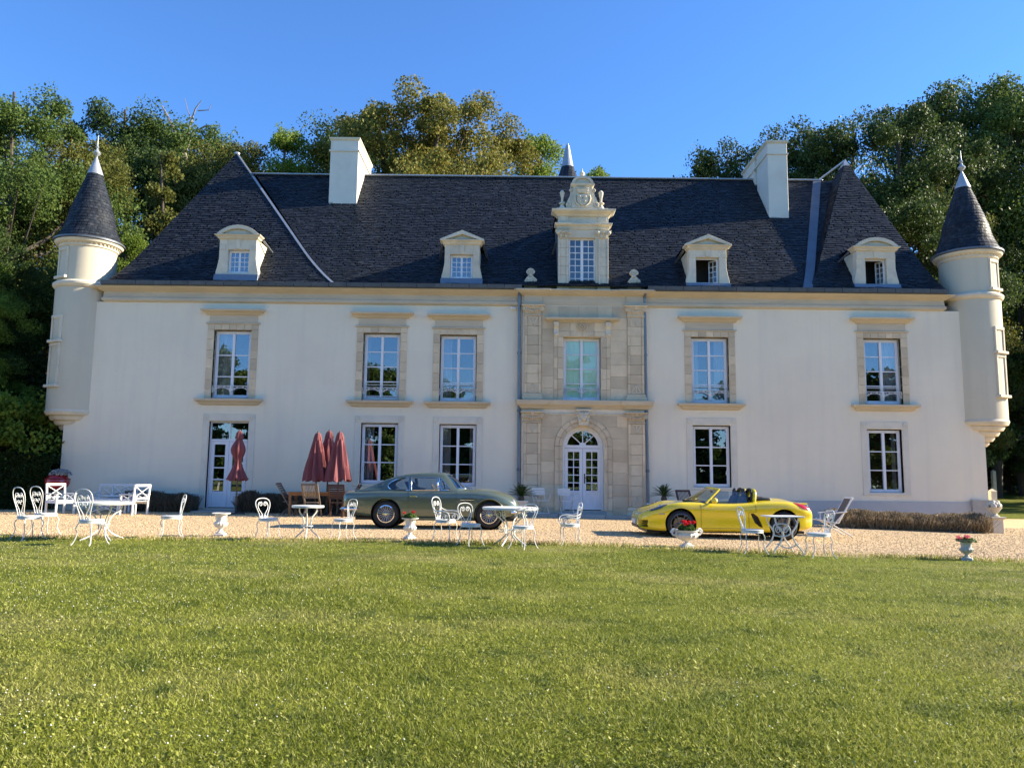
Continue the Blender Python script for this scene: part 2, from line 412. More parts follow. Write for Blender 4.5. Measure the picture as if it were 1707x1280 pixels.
# clover heads
def pebbles(name, x, y, r, m, lift=0.0, seed=2, flat=.6):
    g = np.random.default_rng(seed); n = len(x); z = terrain(x, y) + lift
    base = np.array([(1,0,0),(-1,0,0),(0,1,0),(0,-1,0),(0,0,1),(0,0,-1)], float)
    tri = np.array([(0,2,4),(2,1,4),(1,3,4),(3,0,4),(2,0,5),(1,2,5),(3,1,5),(0,3,5)])
    P = base[None] * (.6 + .8 * g.random((n, 6, 1))) * r[:, None, None]; P[:, :, 2] *= flat
    a = g.random(n) * 2 * PI; c, s = np.cos(a)[:, None], np.sin(a)[:, None]
    X = P[:, :, 0] * c - P[:, :, 1] * s; Y = P[:, :, 0] * s + P[:, :, 1] * c
    V = np.stack([X + x[:, None], Y + y[:, None], P[:, :, 2] + z[:, None]], 2)
    Fq = (tri[None] + (np.arange(n) * 6)[:, None, None]).reshape(-1, 3)
    return np_mesh(name, V.reshape(-1, 3), Fq, m, kind='stuff')
g = np.random.default_rng(9)
y = (2.4 + g.random(9000) * 13.2); x = (g.random(9000) * 2 - 1) * (.7 * y + 1)
den = .35 + .65 * sstep((-x - 0) / 5) ; cl = .5 + .5 * np.sin(x * .9 + 2 * np.sin(y * .7)) * np.sin(y * 1.1 + x * .4)
k = (g.random(9000) < den * cl * .75) & (y < edge_y(x)); x, y = x[k], y[k]
pebbles('clover_flowers', x, y, .0035 + .0030 * g.random(len(x)), M['clover'], .030, 3, .9)
n = 95000
y = 15.2 + 12.6 * g.random(n) ** 1.25; x = (g.random(n) * 2 - 1) * (.72 * y + 1)
k = y > edge_y(x) + g.normal(0, .10, n) - .03; x, y = x[k], y[k]
pebbles('gravel_stones', x, y, .008 + .013 * g.random(len(x)) ** 2, M['stones'], .003, 4)
# weeds and tufts at the lawn edge
y0 = 15.0 + g.random(30000) * 1.0; x0 = (g.random(30000) * 2 - 1) * 12.5
k = np.abs(y0 - edge_y(x0)) < np.abs(g.normal(0, .16, 30000)); x0, y0 = x0[k], y0[k]
n = len(x0); hg = .03 + .07 * g.random(n); a = g.random(n) * 2 * PI; zz = terrain(x0, y0)
ww = .006
V = np.empty((n, 4, 3)); lx = g.normal(0, .03, n); ly = g.normal(0, .03, n)
V[:, 0] = np.stack([x0 - np.cos(a) * ww, y0 - np.sin(a) * ww, zz], 1); V[:, 1] = np.stack([x0 + np.cos(a) * ww, y0 + np.sin(a) * ww, zz], 1)
V[:, 2] = np.stack([x0 + lx + .002, y0 + ly, zz + hg], 1); V[:, 3] = np.stack([x0 + lx - .002, y0 + ly, zz + hg], 1)
np_mesh('lawn_edge_grass', V.reshape(-1, 3), np.arange(n * 4).reshape(n, 4), M['blade'], kind='stuff')
# ------------------------------------------------------------------ chateau
ZB = -.45
XL, XR = FX(104, 735), FX(1643, 752)
Ze = FZ(600, 472, 27.1)                     # roof edge
Zg0 = FZ(600, 479, 27.1)
Zc0 = FZ(600, 488, 27.25); Zf0 = FZ(600, 499, 27.42); Zw = FZ(600, 507, 27.42)
Yr = 32.6; Zr = FZ(900, 297, Yr)
CH = thing('chateau', 'long cream rendered chateau with steep slate roof, corner turrets and stone entrance bay', 'house', (FX(970, 860), YF, 0), world=True)
def part(mb, name, m, parent=None, **k): return mb.build(name, M[m] if isinstance(m, str) else m, parent or CH, **k)
def mould(mb, x0, x1, y, lev, yback=None):
    """stacked, mitred moulding on the plane y; lev = [(projection, z), ...] rising"""
    yb = y + .05 if yback is None else yback
    n = len(lev); vs = []; fs = []
    for p, z in lev: vs += [(x0 - p, y - p, z), (x1 + p, y - p, z), (x1 + p, yb, z), (x0 - p, yb, z)]
    for i in range(n - 1):
        a, b = 4 * i, 4 * i + 4
        for k in range(4): l = (k + 1) % 4; fs.append((a + k, a + l, b + l, b + k))
    fs += [(3, 2, 1, 0), (4*n-4, 4*n-3, 4*n-2, 4*n-1)]
    return mb.add(vs, fs)

# ---- openings ----------------------------------------------------------
# first floor: (left, right px at mid height, top px, bottom px)
W1 = [(354.5, 417.0, 550, 664), (604.5, 666.5, 555, 667), (732.5, 794.5, 558, 669), (1152.5, 1215.0, 562, 672), (1441.0, 1503.0, 564, 674)]
W0 = [(600.5, 662.5, 705, 806), (731.5, 793.5, 707, 810), (1155.5, 1218.5, 709, 812), (1447.5, 1505.5, 715.5, 821)]
DO = (345.0, 411.5, 702, 847)
def opening(q):
    l, r, t, b = q; m = (t + b) / 2
    return FX(l, m), FX(r, m), FZ((l + r) / 2, b), FZ((l + r) / 2, t)
O1 = [opening(q) for q in W1]; O0 = [opening(q) for q in W0]; OD = opening(DO)
Z1a = sum(o[2] for o in O1) / 5; Z1b = sum(o[3] for o in O1) / 5
OC = opening((938.5, 1001, 562.5, 668))            # centre window
DXL, DXR = FX(938, 780), FX(1006, 780); DXC = (DXL + DXR) / 2; DR = (DXR - DXL) / 2
DZ0 = FZ(970, 851); DZS = FZ(970, 744); DZT = DZS + DR
BXL, BXR = FX(869, 680), FX(1078, 680)             # stone bay

def wall_with_holes(x0, x1, z0, z1, holes, y, depth):
    xs = sorted({x0, x1} | {v for h in holes for v in h[:2]}); zs = sorted({z0, z1} | {v for h in holes for v in h[2:4]})
    mb = MB()
    for i in range(len(xs) - 1):
        for j in range(len(zs) - 1):
            cx, cz = (xs[i] + xs[i+1]) / 2, (zs[j] + zs[j+1]) / 2
            if any(h[0] < cx < h[1] and h[2] < cz < h[3] for h in holes): continue
            mb.add([(xs[i], y, zs[j]), (xs[i+1], y, zs[j]), (xs[i+1], y, zs[j+1]), (xs[i], y, zs[j+1])], [(0, 1, 2, 3)])
    for a, b, c, d in holes:
        for p, q in (((a, c), (a, d)), ((a, d), (b, d)), ((b, d), (b, c)), ((b, c), (a, c))):
            mb.add([(p[0], y, p[1]), (p[0], y + depth, p[1]), (q[0], y + depth, q[1]), (q[0], y, q[1])], [(0, 1, 2, 3)])
    return mb
holes = O1 + O0 + [OD, OC, (DXL, DXR, DZ0, DZT)]
part(wall_with_holes(XL, XR, ZB, Zw, holes, YF, .34), 'front_wall', 'render')
YB = YF + 10.2
b = MB(); b.box(XL, XL + .3, YF + .34, YB, ZB, Ze); part(b, 'side_wall', 'render')
b = MB(); b.box(XR - .3, XR, YF + .34, YB, ZB, Ze); part(b, 'side_wall', 'render')
b = MB(); b.box(XL + .3, XR - .3, YB - .3, YB, ZB, Ze); part(b, 'back_wall', 'render')
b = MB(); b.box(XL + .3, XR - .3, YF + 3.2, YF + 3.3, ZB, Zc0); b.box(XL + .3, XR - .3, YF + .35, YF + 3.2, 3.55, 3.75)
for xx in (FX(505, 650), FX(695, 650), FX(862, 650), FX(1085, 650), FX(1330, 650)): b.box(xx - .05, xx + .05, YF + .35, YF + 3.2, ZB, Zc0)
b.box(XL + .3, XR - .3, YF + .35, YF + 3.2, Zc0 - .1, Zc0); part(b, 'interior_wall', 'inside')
# low grey plinth band on the right half and on the left
zp = FZ(1500, 836)
b = MB(); b.box(FX(1250, 835), XR + .03, YF - .03, YF + .02, ZB, zp); part(b, 'plinth', pm('plinth_render', (.47,.47,.46), .9, .1, 2, .2, 60))
b = MB(); b.box(FX(180, 830), FX(330, 830), YF - .025, YF + .02, ZB, FZ(250, 822)); part(b, 'plinth', bpy.data.materials['plinth_render']); b = MB(); b.box(FX(425, 830), FX(590, 830), YF - .025, YF + .02, ZB, FZ(500, 826)); part(b, 'plinth', bpy.data.materials['plinth_render'])
b = MB(); b.box(FX(1618, 850), XR + .06, YF - .16, YF - .03, ZB, FZ(1630, 833)); part(b, 'corner_slab', 'concrete')

# ---- cornice, gutter ---------------------------------------------------
for x0, x1 in ((FX(168, 470, 27.1), BXL - .02), (BXR + .02, FX(1580, 488, 27.1))):
    b = MB(); mould(b, x0, x1, YF, [(.02, Zw), (.10, Zw + .05), (.10, Zf0 - .03), (.06, Zf0), (.05, Zc0 - .02), (.18, Zc0 + .05), (.30, Zc0 + .12), (.33, Zg0 - .02), (.33, Zg0)], YF + .4)
    part(b, 'cornice', 'stone_gold', bevel=.008)
    n = int((x1 - x0) / .62); st = (x1 - x0) / n
    b = MB()
    for i in range(n): b.box(x0 + i * st + .008, x0 + (i + 1) * st - .008, YF - .44, YF - .36, Zg0 + .02, Ze + .01 + RND.uniform(-.006, .006))
    part(b, 'gutter_slates', 'gutter', kind='stuff')
    b = MB(); b.box(x0, x1, YF - .37, YF - .2, Zg0, Zg0 + .10); part(b, 'gutter_channel', 'zinc_dark')

# ---- slates ------------------------------------------------------------
def flare(q, D, z0, z1, a=.34, uf=1.35):
    """height on a roof slope that kicks out at the eaves"""
    u = q * D; k = (z1 - (z0 - a)) / D
    return z1 - k * (D - u) + (a * (1 - u / uf) ** 2 if u < uf else 0)
HOLES = []      # roof openings inside the dormers: x0, x1, z0, z1
for pl_, pr_, pb_, pe_ in ((365, 427, 458, 398), (741, 799, 464.5, 407), (1149, 1211, 472.5, 415), (1428, 1493, 474, 418)):
    HOLES.append((FX(pl_, (pb_ + pe_) / 2, YF - .16) + .10, FX(pr_, (pb_ + pe_) / 2, YF - .16) - .10, FZ((pl_ + pr_) / 2, pb_, YF - .16) - .1, FZ((pl_ + pr_) / 2, pe_, YF - .16) + .02))
class Slates:
    def __init__(s): s.mb = MB(); s.single = []; s.under = MB()
    def face(s, cL, cR, n, wid=.23, indiv=None):
        d0 = (cR(0) - cL(0)).normalized()
        for i in range(n):
            q0, q1 = i / n, min(1.0, (i + 1.15) / n)
            L0, R0, L1, R1 = cL(q0), cR(q0), cL(q1), cR(q1)
            up = ((L1 + R1) - (L0 + R0)); up = (up - d0 * up.dot(d0)).normalized(); nrm = d0.cross(up).normalized()
            if nrm.z < 0: nrm = -nrm
            zc = (L0.z + L1.z) / 2; gaps = [h for h in HOLES if abs(d0.x) > .9 and h[2] < zc < h[3] and min(L0.x, R0.x) < h[0] and h[1] < max(L0.x, R0.x)]
            if not gaps: s.under.add([L0 - nrm * .02, R0 - nrm * .02, R1 - nrm * .02, L1 - nrm * .02], [(0, 1, 2, 3)])
            else:
                sd = 1 if d0.x > 0 else -1; gaps.sort(key=lambda h: h[0] * sd); cut = [0.0]
                for h in gaps:
                    for xx in ((h[0], h[1]) if sd > 0 else (h[1], h[0])): cut.append((xx - L0.x) / (R0.x - L0.x))
                cut.append(1.0)
                for k in range(0, len(cut), 2):
                    A, B, C, D = L0.lerp(R0, cut[k]), L0.lerp(R0, cut[k+1]), L1.lerp(R1, cut[k+1]), L1.lerp(R1, cut[k]); s.under.add([p - nrm * .02 for p in (A, B, C, D)], [(0, 1, 2, 3)])
            a0, a1 = L0.dot(d0), R0.dot(d0); b0, b1 = L1.dot(d0), R1.dot(d0)
            off = wid * .5 * (i % 2) + RND.uniform(-.03, .03)
            k0 = math.floor((min(a0, b0) - off) / wid); k1 = math.ceil((max(a1, b1) - off) / wid)
            for k in range(k0, k1 + 1):
                xa = k * wid + off + RND.uniform(-.03, .03) + .005; xb = (k + 1) * wid + off + RND.uniform(-.03, .03) - .005
                pa0, pb0 = max(xa, a0), min(xb, a1); pa1, pb1 = max(xa, b0), min(xb, b1)
                if pb0 - pa0 < .02 and pb1 - pa1 < .02: continue
                if pb0 <= pa0: m = (max(min(pa0, a1), a0)); pa0 = pb0 = m
                if pb1 <= pa1: m = (max(min(pa1, b1), b0)); pa1 = pb1 = m
                xm_ = (L0 + d0 * ((pa0 + pb0) / 2 - a0)).x
                if any(h_[0] < xm_ < h_[1] for h_ in gaps): continue
                h = .020 + RND.uniform(-.006, .012); dr = RND.uniform(-.020, .012)
                A = L0 + d0 * (pa0 - a0) + nrm * h - up * dr; B = L0 + d0 * (pb0 - a0) + nrm * (h + RND.uniform(-.003, .003)) - up * dr
                C = L1 + d0 * (pb1 - b0) + nrm * .002; D = L1 + d0 * (pa1 - b0) + nrm * .002
                vs = [A, B, C, D, A - nrm * .018, B - nrm * .018]; fs = [(0, 1, 2, 3), (4, 5, 1, 0)]
                if indiv and indiv(i, k): s.single.append((vs, fs))
                else: s.mb.add(vs, fs)
    def build(s, roof):
        s.under.build('underlay', M['slate_under'], roof)
        s.mb.build('slates', M['slate'], roof, kind='stuff')
        for vs, fs in s.single: MB().add(vs, fs).build('slate', M['slate_one'], roof)

EY = YF - .34
XPl, _ = F(395, 256, 32.1); ZPl = FZ(395, 256, 32.1); XPr = FX(1409, 268, 32.1); ZPr = FZ(1409, 268, 32.1)
XvL = FX(555, 472, EY); XvR = FX(1350, 480, EY)
PB = YB + .3
DPM = Yr - EY; DP = 32.1 - EY
def pyr(x0, x1, xp, zp):
    def corner(cx, cy):
        def f(q): return Vector((cx + (xp - cx) * q, cy + (32.1 - cy) * q, flare(q, DP, Ze, zp)))
        return f
    return corner(x0, EY), corner(x1, EY), corner(x1, PB), corner(x0, PB)
def rows(D, z0, z1, e=.118): return int(math.hypot(D, z1 - z0) / e)
# main roof
xrl, xrr = FX(425, 291, Yr), FX(1365, 303, Yr)
MR = Slates()
mL = lambda q: Vector((XvL + .05 + (xrl - XvL) * q, EY + DPM * q, flare(q, DPM, Ze, Zr)))
mR = lambda q: Vector((XvR - .10 + (xrr - XvR) * q, EY + DPM * q, flare(q, DPM, Ze, Zr)))
nr = rows(DPM, Ze, Zr)
MR.face(mL, lambda q: mR(q) + Vector((.15 + .75 * q, 0, 0)), nr, .23)
mainroof = part(MB().add([(xrl - .5, Yr, Zr - .03), (xrr + .5, Yr, Zr - .03), (XvR + 1, PB, Ze), (XvL - 1, PB, Ze)], [(0, 1, 2, 3)]), 'main_roof', 'slate_under')
MR.build(mainroof)
b = MB(); b.bar((xrl - .1, Yr, Zr + .03), (xrr + .15, Yr, Zr + .02), .22, .07); b.build('ridge_cap', M['lead'], mainroof, bevel=.02)
# left pavilion
XpL0 = FX(178, 468, EY)
a_, b_, c_, d_ = pyr(XpL0, XvL, XPl, ZPl)
nrp = rows(DP, Ze, ZPl)
PL = Slates(); PL.face(a_, b_, nrp, .25); PL.face(b_, c_, nrp, .25); PL.face(d_, a_, nrp, .25)
pavl = part(MB().add([c_(0), d_(0), Vector((XPl, 32.1, ZPl - .02))], [(0, 1, 2)]), 'pavilion_roof', 'slate_under'); PL.build(pavl)
def strip(mb, f, q0, q1, w, off, n=26, t=.03):
    pts = [f(q0 + (q1 - q0) * i / n) for i in range(n + 1)]
    vs = []; fs = []
    for p in pts:
        vs += [p + Vector((-w / 2, -.02 - off, .02)), p + Vector((w / 2, -.02 - off, .02)), p + Vector((w / 2, .1, -.05)), p + Vector((-w / 2, .1, -.05))]
    for i in range(n):
        a, c = 4 * i, 4 * i + 4
        for k in range(4): l = (k + 1) % 4; fs.append((a + k, a + l, c + l, c + k))
    return mb.add(vs, fs)
b = MB(); strip(b, b_, 0, .80, .10, .02); b.build('flashing', M['lead'], pavl)
b = MB(); b.bar(b_(.80), b_(.985), .10, .05); b.build('hip_cap', M['zinc_dark'], pavl)
b = MB(); b.ball((XPl, 32.1, ZPl - .02), .11, 8, 5, (1.2, 1, .8)); b.build('apex_cap', M['lead'], pavl, smooth=True)
# right pavilion
XpR1 = FX(1578, 486, EY)
a_, b_, c_, d_ = pyr(XvR, XpR1, XPr, ZPr)
PR = Slates()
_cnt = [0]
def pick(i, k):
    if i < nrp * .30 and _cnt[0] < 300: _cnt[0] += 1; return True
    return False
_cnt2 = {'n': 0}
PR.face(a_, b_, nrp, .27, indiv=lambda i, k: (10 <= i and pick(i, k)))
PR.face(d_, a_, nrp, .27); PR.face(b_, c_, nrp, .27)
pavr = part(MB().add([c_(0), d_(0), Vector((XPr, 32.1, ZPr - .02))], [(0, 1, 2)]), 'pavilion_roof', 'slate_under'); PR.build(pavr)
b = MB(); strip(b, mR, 0, 1.0, .34, .05); b.build('valley_flashing', M['zinc_dark'], pavr)
p_ = d_; b = MB()
b.bar(Vector((xrr, Yr, Zr + .05)), Vector((XPr - .02, 32.12, ZPr + .0)), .10, .06); b.build('hip_cap', M['lead'], pavr)
b = MB(); q_ = .955
b.add([a_(q_) + Vector((-.03, -.03, 0)), b_(q_) + Vector((.03, -.03, 0)), c_(q_) + Vector((.03, .03, 0)), d_(q_) + Vector((-.03, .03, 0)), Vector((XPr, 32.1, ZPr + .08))], [(0, 1, 4), (1, 2, 4), (2, 3, 4), (3, 0, 4), (3, 2, 1, 0)])
b.build('apex_cap', M['lead'], pavr)

# ---- chimneys ----------------------------------------------------------
def roof_y(px, py):
    for i in range(400):
        q = i / 400; Y = EY + DPM * q
        if FZ(px, py, Y) < flare(q, DPM, Ze, Zr): return Y
    return Yr
def chimney(pl, pr, pyb, pyt, yd, notch=False):
    Y0 = roof_y((pl + pr) / 2, pyb); x0, x1 = FX(pl, pyb, Y0), FX(pr, pyb, Y0); zt = FZ((pl + pr) / 2, pyt, Y0)
    Y1 = Y0 + yd
    b = MB()
    if notch:
        b.box(x0, x1, Y0, Y0 + yd * .42, Ze + .5, zt - .12); b.box(x0 + .10, x1 - .05, Y0 + yd * .42, Y0 + yd * .50, Ze + .5, zt - .12); b.box(x0, x1, Y0 + yd * .50, Y1, Ze + .5, zt - .12)
    else: b.box(x0, x1, Y0, Y1, Ze + .5, zt - .12)
    c = part(b, 'chimney', 'chimney', bevel=.015)
    b = MB(); mould(b, x0, x1, Y0, [(.0, zt - .62), (.05, zt - .60), (.05, zt - .54), (0, zt - .52)], Y1); b.build('chimney_band', M['chimney'], c)
    b = MB(); mould(b, x0, x1, Y0, [(.0, zt - .13), (.06, zt - .06), (.06, zt)], Y1 + .06); b.build('chimney_cap', M['stone_pale'], c)
    b = MB()
    for i in range(46):
        xx, yy = RND.uniform(x0, x1), RND.uniform(Y0, Y1); b.ball((xx, yy, zt + .01), RND.uniform(.03, .07), 5, 4, (1.3, 1.3, .7))
    b.build('moss', pm('moss_dark', (.09,.08,.05), .95, .4, 20), c, kind='stuff')
chimney(547.5, 594.5, 340, 230, 2.9)
chimney(1282.5, 1315.5, 364, 235, 3.4, True)

# ---- turrets -----------------------------------------------------------
def turret(pxc, side, zc_px, zring_px, ztop_px, ztip_px, zb_px, cap_px, fin_px):
    YT = YF + .62; R_ = 1.0
    xc = FX(pxc, zc_px, YT)
    z0, z1, z2, z3, zbot, zcap, zf = [FZ(pxc, p, YT - .9) for p in (zc_px, zring_px, ztop_px, ztip_px, zb_px, cap_px, fin_px)]
    z3, zcap, zf = [FZ(pxc, p, YT) for p in (ztip_px, cap_px, fin_px)]
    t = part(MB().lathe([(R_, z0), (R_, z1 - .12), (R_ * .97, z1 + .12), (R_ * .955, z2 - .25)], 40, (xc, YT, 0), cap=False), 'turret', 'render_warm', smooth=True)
    b = MB(); n = 7; prof = [(.03, zbot - .12), (.10, zbot)]
    for i in range(5):
        r0 = .16 + (R_ - .1) * (i / 5) ** .9; za = zbot + (z0 - zbot) * i / 5; zz = zbot + (z0 - zbot) * (i + 1) / 5; h = zz - za
        r1 = .16 + (R_ + .03 - .16) * ((i + 1) / 5) ** .9
        prof += [(r0, za + .01), (r0 + (r1 - r0) * .55, za + h * .12), (r1 - .02, za + h * .5), (r1, za + h * .8), (r1 - .015, zz - .005)]
    prof += [(R_, z0 + .04)]
    b.lathe(prof, 40, (xc, YT, 0)).build('corbel', M['stone_pale'], t, smooth=25)
    b = MB().lathe([(R_ - .03, z1 - .14), (R_ + .05, z1 - .10), (R_ + .10, z1 - .02), (R_ + .10, z1 + .05), (R_ + .02, z1 + .12), (R_ - .06, z1 + .15)], 40, (xc, YT, 0), cap=False); b.build('string_course', M['stone_pale'], t, smooth=25)
    Rt = R_ * .955
    b = MB().lathe([(Rt - .02, z2 - .27), (Rt + .05, z2 - .22), (Rt + .05, z2 - .14), (Rt + .16, z2 - .08), (Rt + .20, z2), (Rt - .1, z2 + .03)], 40, (xc, YT, 0), cap=False); b.build('top_cornice', M['stone_pale'], t, smooth=25)
    b = MB()
    for k in range(44):
        a = 2 * PI * k / 44; c, s = math.cos(a), math.sin(a); r0, r1 = Rt + .02, Rt + .10
        b.bar((xc + c * r0, YT + s * r0, z2 - .12), (xc + c * r1, YT + s * r1, z2 - .12), .06, .05)
    b.build('dentils', M['stone_gold'], t, kind='stuff')
    b = MB().lathe([(Rt + .15, z2 + .0), (Rt + .25, z2 + .03), (Rt + .25, z2 + .09), (Rt + .12, z2 + .10)], 36, (xc, YT, 0), cap=False); b.build('turret_gutter', M['zinc_dark'], t, smooth=30)
    # cone of slates
    zc = z2 + .06; Rc = Rt + .16; Hc = z3 - zc
    def cr(z): q = (z - zc) / Hc; return Rc * (1 - q) - .05 * math.sin(min(1, q * 3) * PI) * 1.2 + .02
    MB().lathe([(cr(zc) - .02, zc)] + [(cr(zc + Hc * i / 8) - .02, zc + Hc * i / 8) for i in range(1, 8)] + [(.02, z3 - .05)], 30, (xc, YT, 0)).build('underlay', M['slate_under'], t)
    b = MB(); nrow = int((zcap - zc) / .125)
    for i in range(nrow + 1):
        za = zc + (zcap - zc) * i / (nrow + 1); zb = zc + (zcap - zc) * min(1.0, (i + 1.2) / (nrow + 1)); ra, rb = cr(za), cr(zb)
        m = max(8, int(2 * PI * ra / .18)); o = .5 * (i % 2) + RND.uniform(-.1, .1)
        for k in range(m):
            a0 = 2 * PI * (k + o + .02 + RND.uniform(-.05, .05)) / m; a1 = 2 * PI * (k + 1 + o - .02) / m
            h = .018 + RND.uniform(-.004, .008); dz = RND.uniform(-.012, .012)
            def P(a, r, z): return (xc + r * math.cos(a), YT + r * math.sin(a), z)
            am = (a0 + a1) / 2
            b.add([P(a0, ra + h, za + dz), P(am, ra + h + .004, za + dz), P(a1, ra + h, za + dz), P(a1, rb + .004, zb), P(am, rb + .008, zb), P(a0, rb + .004, zb), P(a0, ra, za + dz), P(am, ra, za + dz), P(a1, ra, za + dz)],
                  [(0, 1, 4, 5), (1, 2, 3, 4), (6, 7, 1, 0), (7, 8, 2, 1)])
    b.build('slates', M['slate'], t, kind='stuff')
    MB().lathe([(cr(zcap - .05) + .03, zcap - .05), (cr(zcap - .05) + .02, zcap), (.035, z3), (.03, z3 + .02)], 16, (xc, YT, 0)).build('lead_cap', M['lead'], t, smooth=True)
    MB().lathe([(.04, z3), (.05, z3 + .05), (.13, z3 + .12), (.14, z3 + .17), (.06, z3 + .27), (.035, z3 + .34), (.07, z3 + .40), (.03, z3 + .46), (.022, zf - .3), (.012, zf)], 10, (xc, YT, 0)).build('finial', M['lead'], t, smooth=True)
    # narrow stone framed slit windows on the outer side
    aw = PI / 2 * -1 + side * math.radians(29)
    dx, dy = math.cos(aw), math.sin(aw); tx, ty = -dy, dx
    def slit(za, zb, wid, R0):
        o = Vector((xc + dx * R0, YT + dy * R0, 0)); tv = Vector((tx, ty, 0)); dv = Vector((dx, dy, 0))
        b = MB()
        def bx(t0, t1, d0, d1, a, c):
            v = [o + tv * t + dv * d + Vector((0, 0, z)) for z in (a, c) for t, d in ((t0, d0), (t1, d0), (t1, d1), (t0, d1))]
            b.add(v, [(0,3,2,1),(4,5,6,7),(0,1,5,4),(1,2,6,5),(2,3,7,6),(3,0,4,7)])
        e = .09
        bx(-wid/2 - e, -wid/2, -.25, .04, za, zb); bx(wid/2, wid/2 + e, -.25, .04, za, zb); bx(-wid/2 - e, wid/2 + e, -.25, .05, zb, zb + .12)
        bx(-wid/2 - e - .05, wid/2 + e + .05, -.25, .12, za - .10, za)
        b.build('slit_window', M['stone_pale'], t, bevel=.008)
        b = MB(); bx(-wid/2, wid/2, -.25, -.03, za, zb); b.build('blind_panel', M['stone'], t)
    hz = z1 - z0
    slit(z0 + hz * .20, z0 + hz * .50, .40, R_ - .02); slit(z0 + hz * .55, z0 + hz * .72, .40, R_ - .02)
    slit(z1 + .28, z2 - .42, .36, Rt - .02)
    return t
turret(128, -1, 684, 472, 398, 262, 725, 290, 226)
turret(1628, 1, 700, 492, 418, 287, 744, 313, 252)

# rear stair turret showing above the ridge
YS = YB + .8; xs_ = FX(946, 290, YS); zs_ = FZ(947, 240, YS); zk = FZ(946, 279, YS)
t = part(MB().lathe([(1.5, ZB), (1.5, Zr - 2.6), (1.62, Zr - 2.5)], 24, (xs_, YS, 0)), 'stair_turret', 'render_warm', smooth=True)
zq = Zr - 2.5
b = MB()
cone_r = lambda z: max(.02, .30 * (zs_ - z) / (zs_ - zk)) if z > zk else .30 + .36 * (zk - z) / 1.0
for i in range(34):
    za = zq + (zk - zq) * i / 34; zb = zq + (zk - zq) * (i + 1.2) / 34; m = max(8, int(2 * PI * cone_r(za) / .2))
    for k in range(m):
        a0 = 2 * PI * (k + .5 * (i % 2) + .02) / m; a1 = a0 + 2 * PI * .96 / m; ra, rb = cone_r(za) + .018, cone_r(min(zb, zk)) + .003
        b.add([(xs_ + r * math.cos(a), YS + r * math.sin(a), z) for a, r, z in ((a0, ra, za), (a1, ra, za), (a1, rb, zb), (a0, rb, zb), (a0, ra - .02, za), (a1, ra - .02, za))], [(0, 1, 2, 3), (4, 5, 1, 0)])
b.build('slates', M['slate'], t, kind='stuff')
MB().lathe([(cone_r(zq) - .02, zq), (cone_r(zk) - .02, zk), (.02, zs_ - .05)], 20, (xs_, YS, 0)).build('underlay', M['slate_under'], t)
MB().lathe([(.34, zk - .03), (.31, zk + .02), (.10, zs_ - .12), (.07, zs_ - .1), (.05, zs_)], 16, (xs_, YS, 0)).build('lead_cap', M['lead'], t, smooth=True)
# ------------------------------------------------------------------ windows
def stone(mb_args, par, m='stone', bevel=.006):
    x0, x1, y0, y1, z0, z1 = mb_args
    return MB().box(x0, x1, y0, y1, z0, z1).build('stone_block', M[m], par, bevel=bevel)
def casement(o, rows, yw=YF + .15, curtains=None, leaves=2, name='window', arch=False, cols=1, par=None, mid=.095, tint='glass', mat='white'):
    """white two-leaf casement: frame, muntins and each pane"""
    x0, x1, z0, z1 = o; f = MB(); E = .055
    f.box(x0, x0 + E, yw, yw + .08, z0, z1); f.box(x1 - E, x1, yw, yw + .08, z0, z1)
    f.box(x0 + E, x1 - E, yw, yw + .08, z1 - E, z1); f.box(x0 + E, x1 - E, yw, yw + .08, z0, z0 + E * 1.3)
    xa, xb, za, zb = x0 + E, x1 - E, z0 + E * 1.3, z1 - E
    xm = (xa + xb) / 2
    f.box(xm - mid / 2, xm + mid / 2, yw - .015, yw + .07, za, zb)
    lv = []
    for a, c in ((xa, xm - mid / 2), (xm + mid / 2, xb)):
        s = .045; f.box(a, a + s, yw + .012, yw + .065, za, zb) if a == xa else None
        if a != xa: f.box(c - s, c, yw + .012, yw + .065, za, zb); c -= s
        else: a += s
        f.box(a, c, yw + .012, yw + .065, zb - s, zb); f.box(a, c, yw + .012, yw + .065, za, za + s)
        lv.append((a, c, za + s, zb - s))
    root = f.build(name, M[mat], par or CH, bevel=.006)
    for a, c, u, v in lv:
        zz = [u + (v - u) * r for r in rows]; g = MB()
        ws = (c - a) / cols
        for k in range(1, len(rows) - 1): g.box(a, c, yw + .015, yw + .055, zz[k] - .018, zz[k] + .018)
        for k in range(1, cols): g.box(a + ws * k - .014, a + ws * k + .014, yw + .017, yw + .053, u, v)
        if g.v: g.build('muntins', M[mat], root)
        for k in range(len(rows) - 1):
            for q in range(cols):
                cx, cz = a + ws * (q + .5), (zz[k] + zz[k+1]) / 2; hw, hh = ws / 2, (zz[k+1] - zz[k]) / 2
                tx, tz = RND.uniform(-.004, .004), RND.uniform(-.004, .004)
                p = [(cx + i * hw, yw + .035 + tx * i * hw + tz * j * hh, cz + j * hh) for i, j in ((-1,-1),(1,-1),(1,1),(-1,1))]
                MB().add(p + [(v_[0], v_[1] + .006, v_[2]) for v_ in p], [(0,1,2,3),(7,6,5,4),(0,4,5,1),(1,5,6,2),(2,6,7,3),(3,7,4,0)]).build('pane', M[tint], root)
    for cu in curtains or []:
        xa_, xb_, m_ = cu; n = 26; vs = []; fs = []
        for i in range(n + 1):
            x = x0 + (x1 - x0) * (xa_ + (xb_ - xa_) * i / n); yy = yw + .30 + .03 * math.sin(i * 1.7) + .012 * math.sin(i * 4.1)
            vs += [(x, yy, z0 - .1), (x, yy, z1 + .05)]
        for i in range(n): fs.append((2*i, 2*i+2, 2*i+3, 2*i+1))
        MB().add(vs, fs).build('curtain', M[m_], root, smooth=True)
    return root
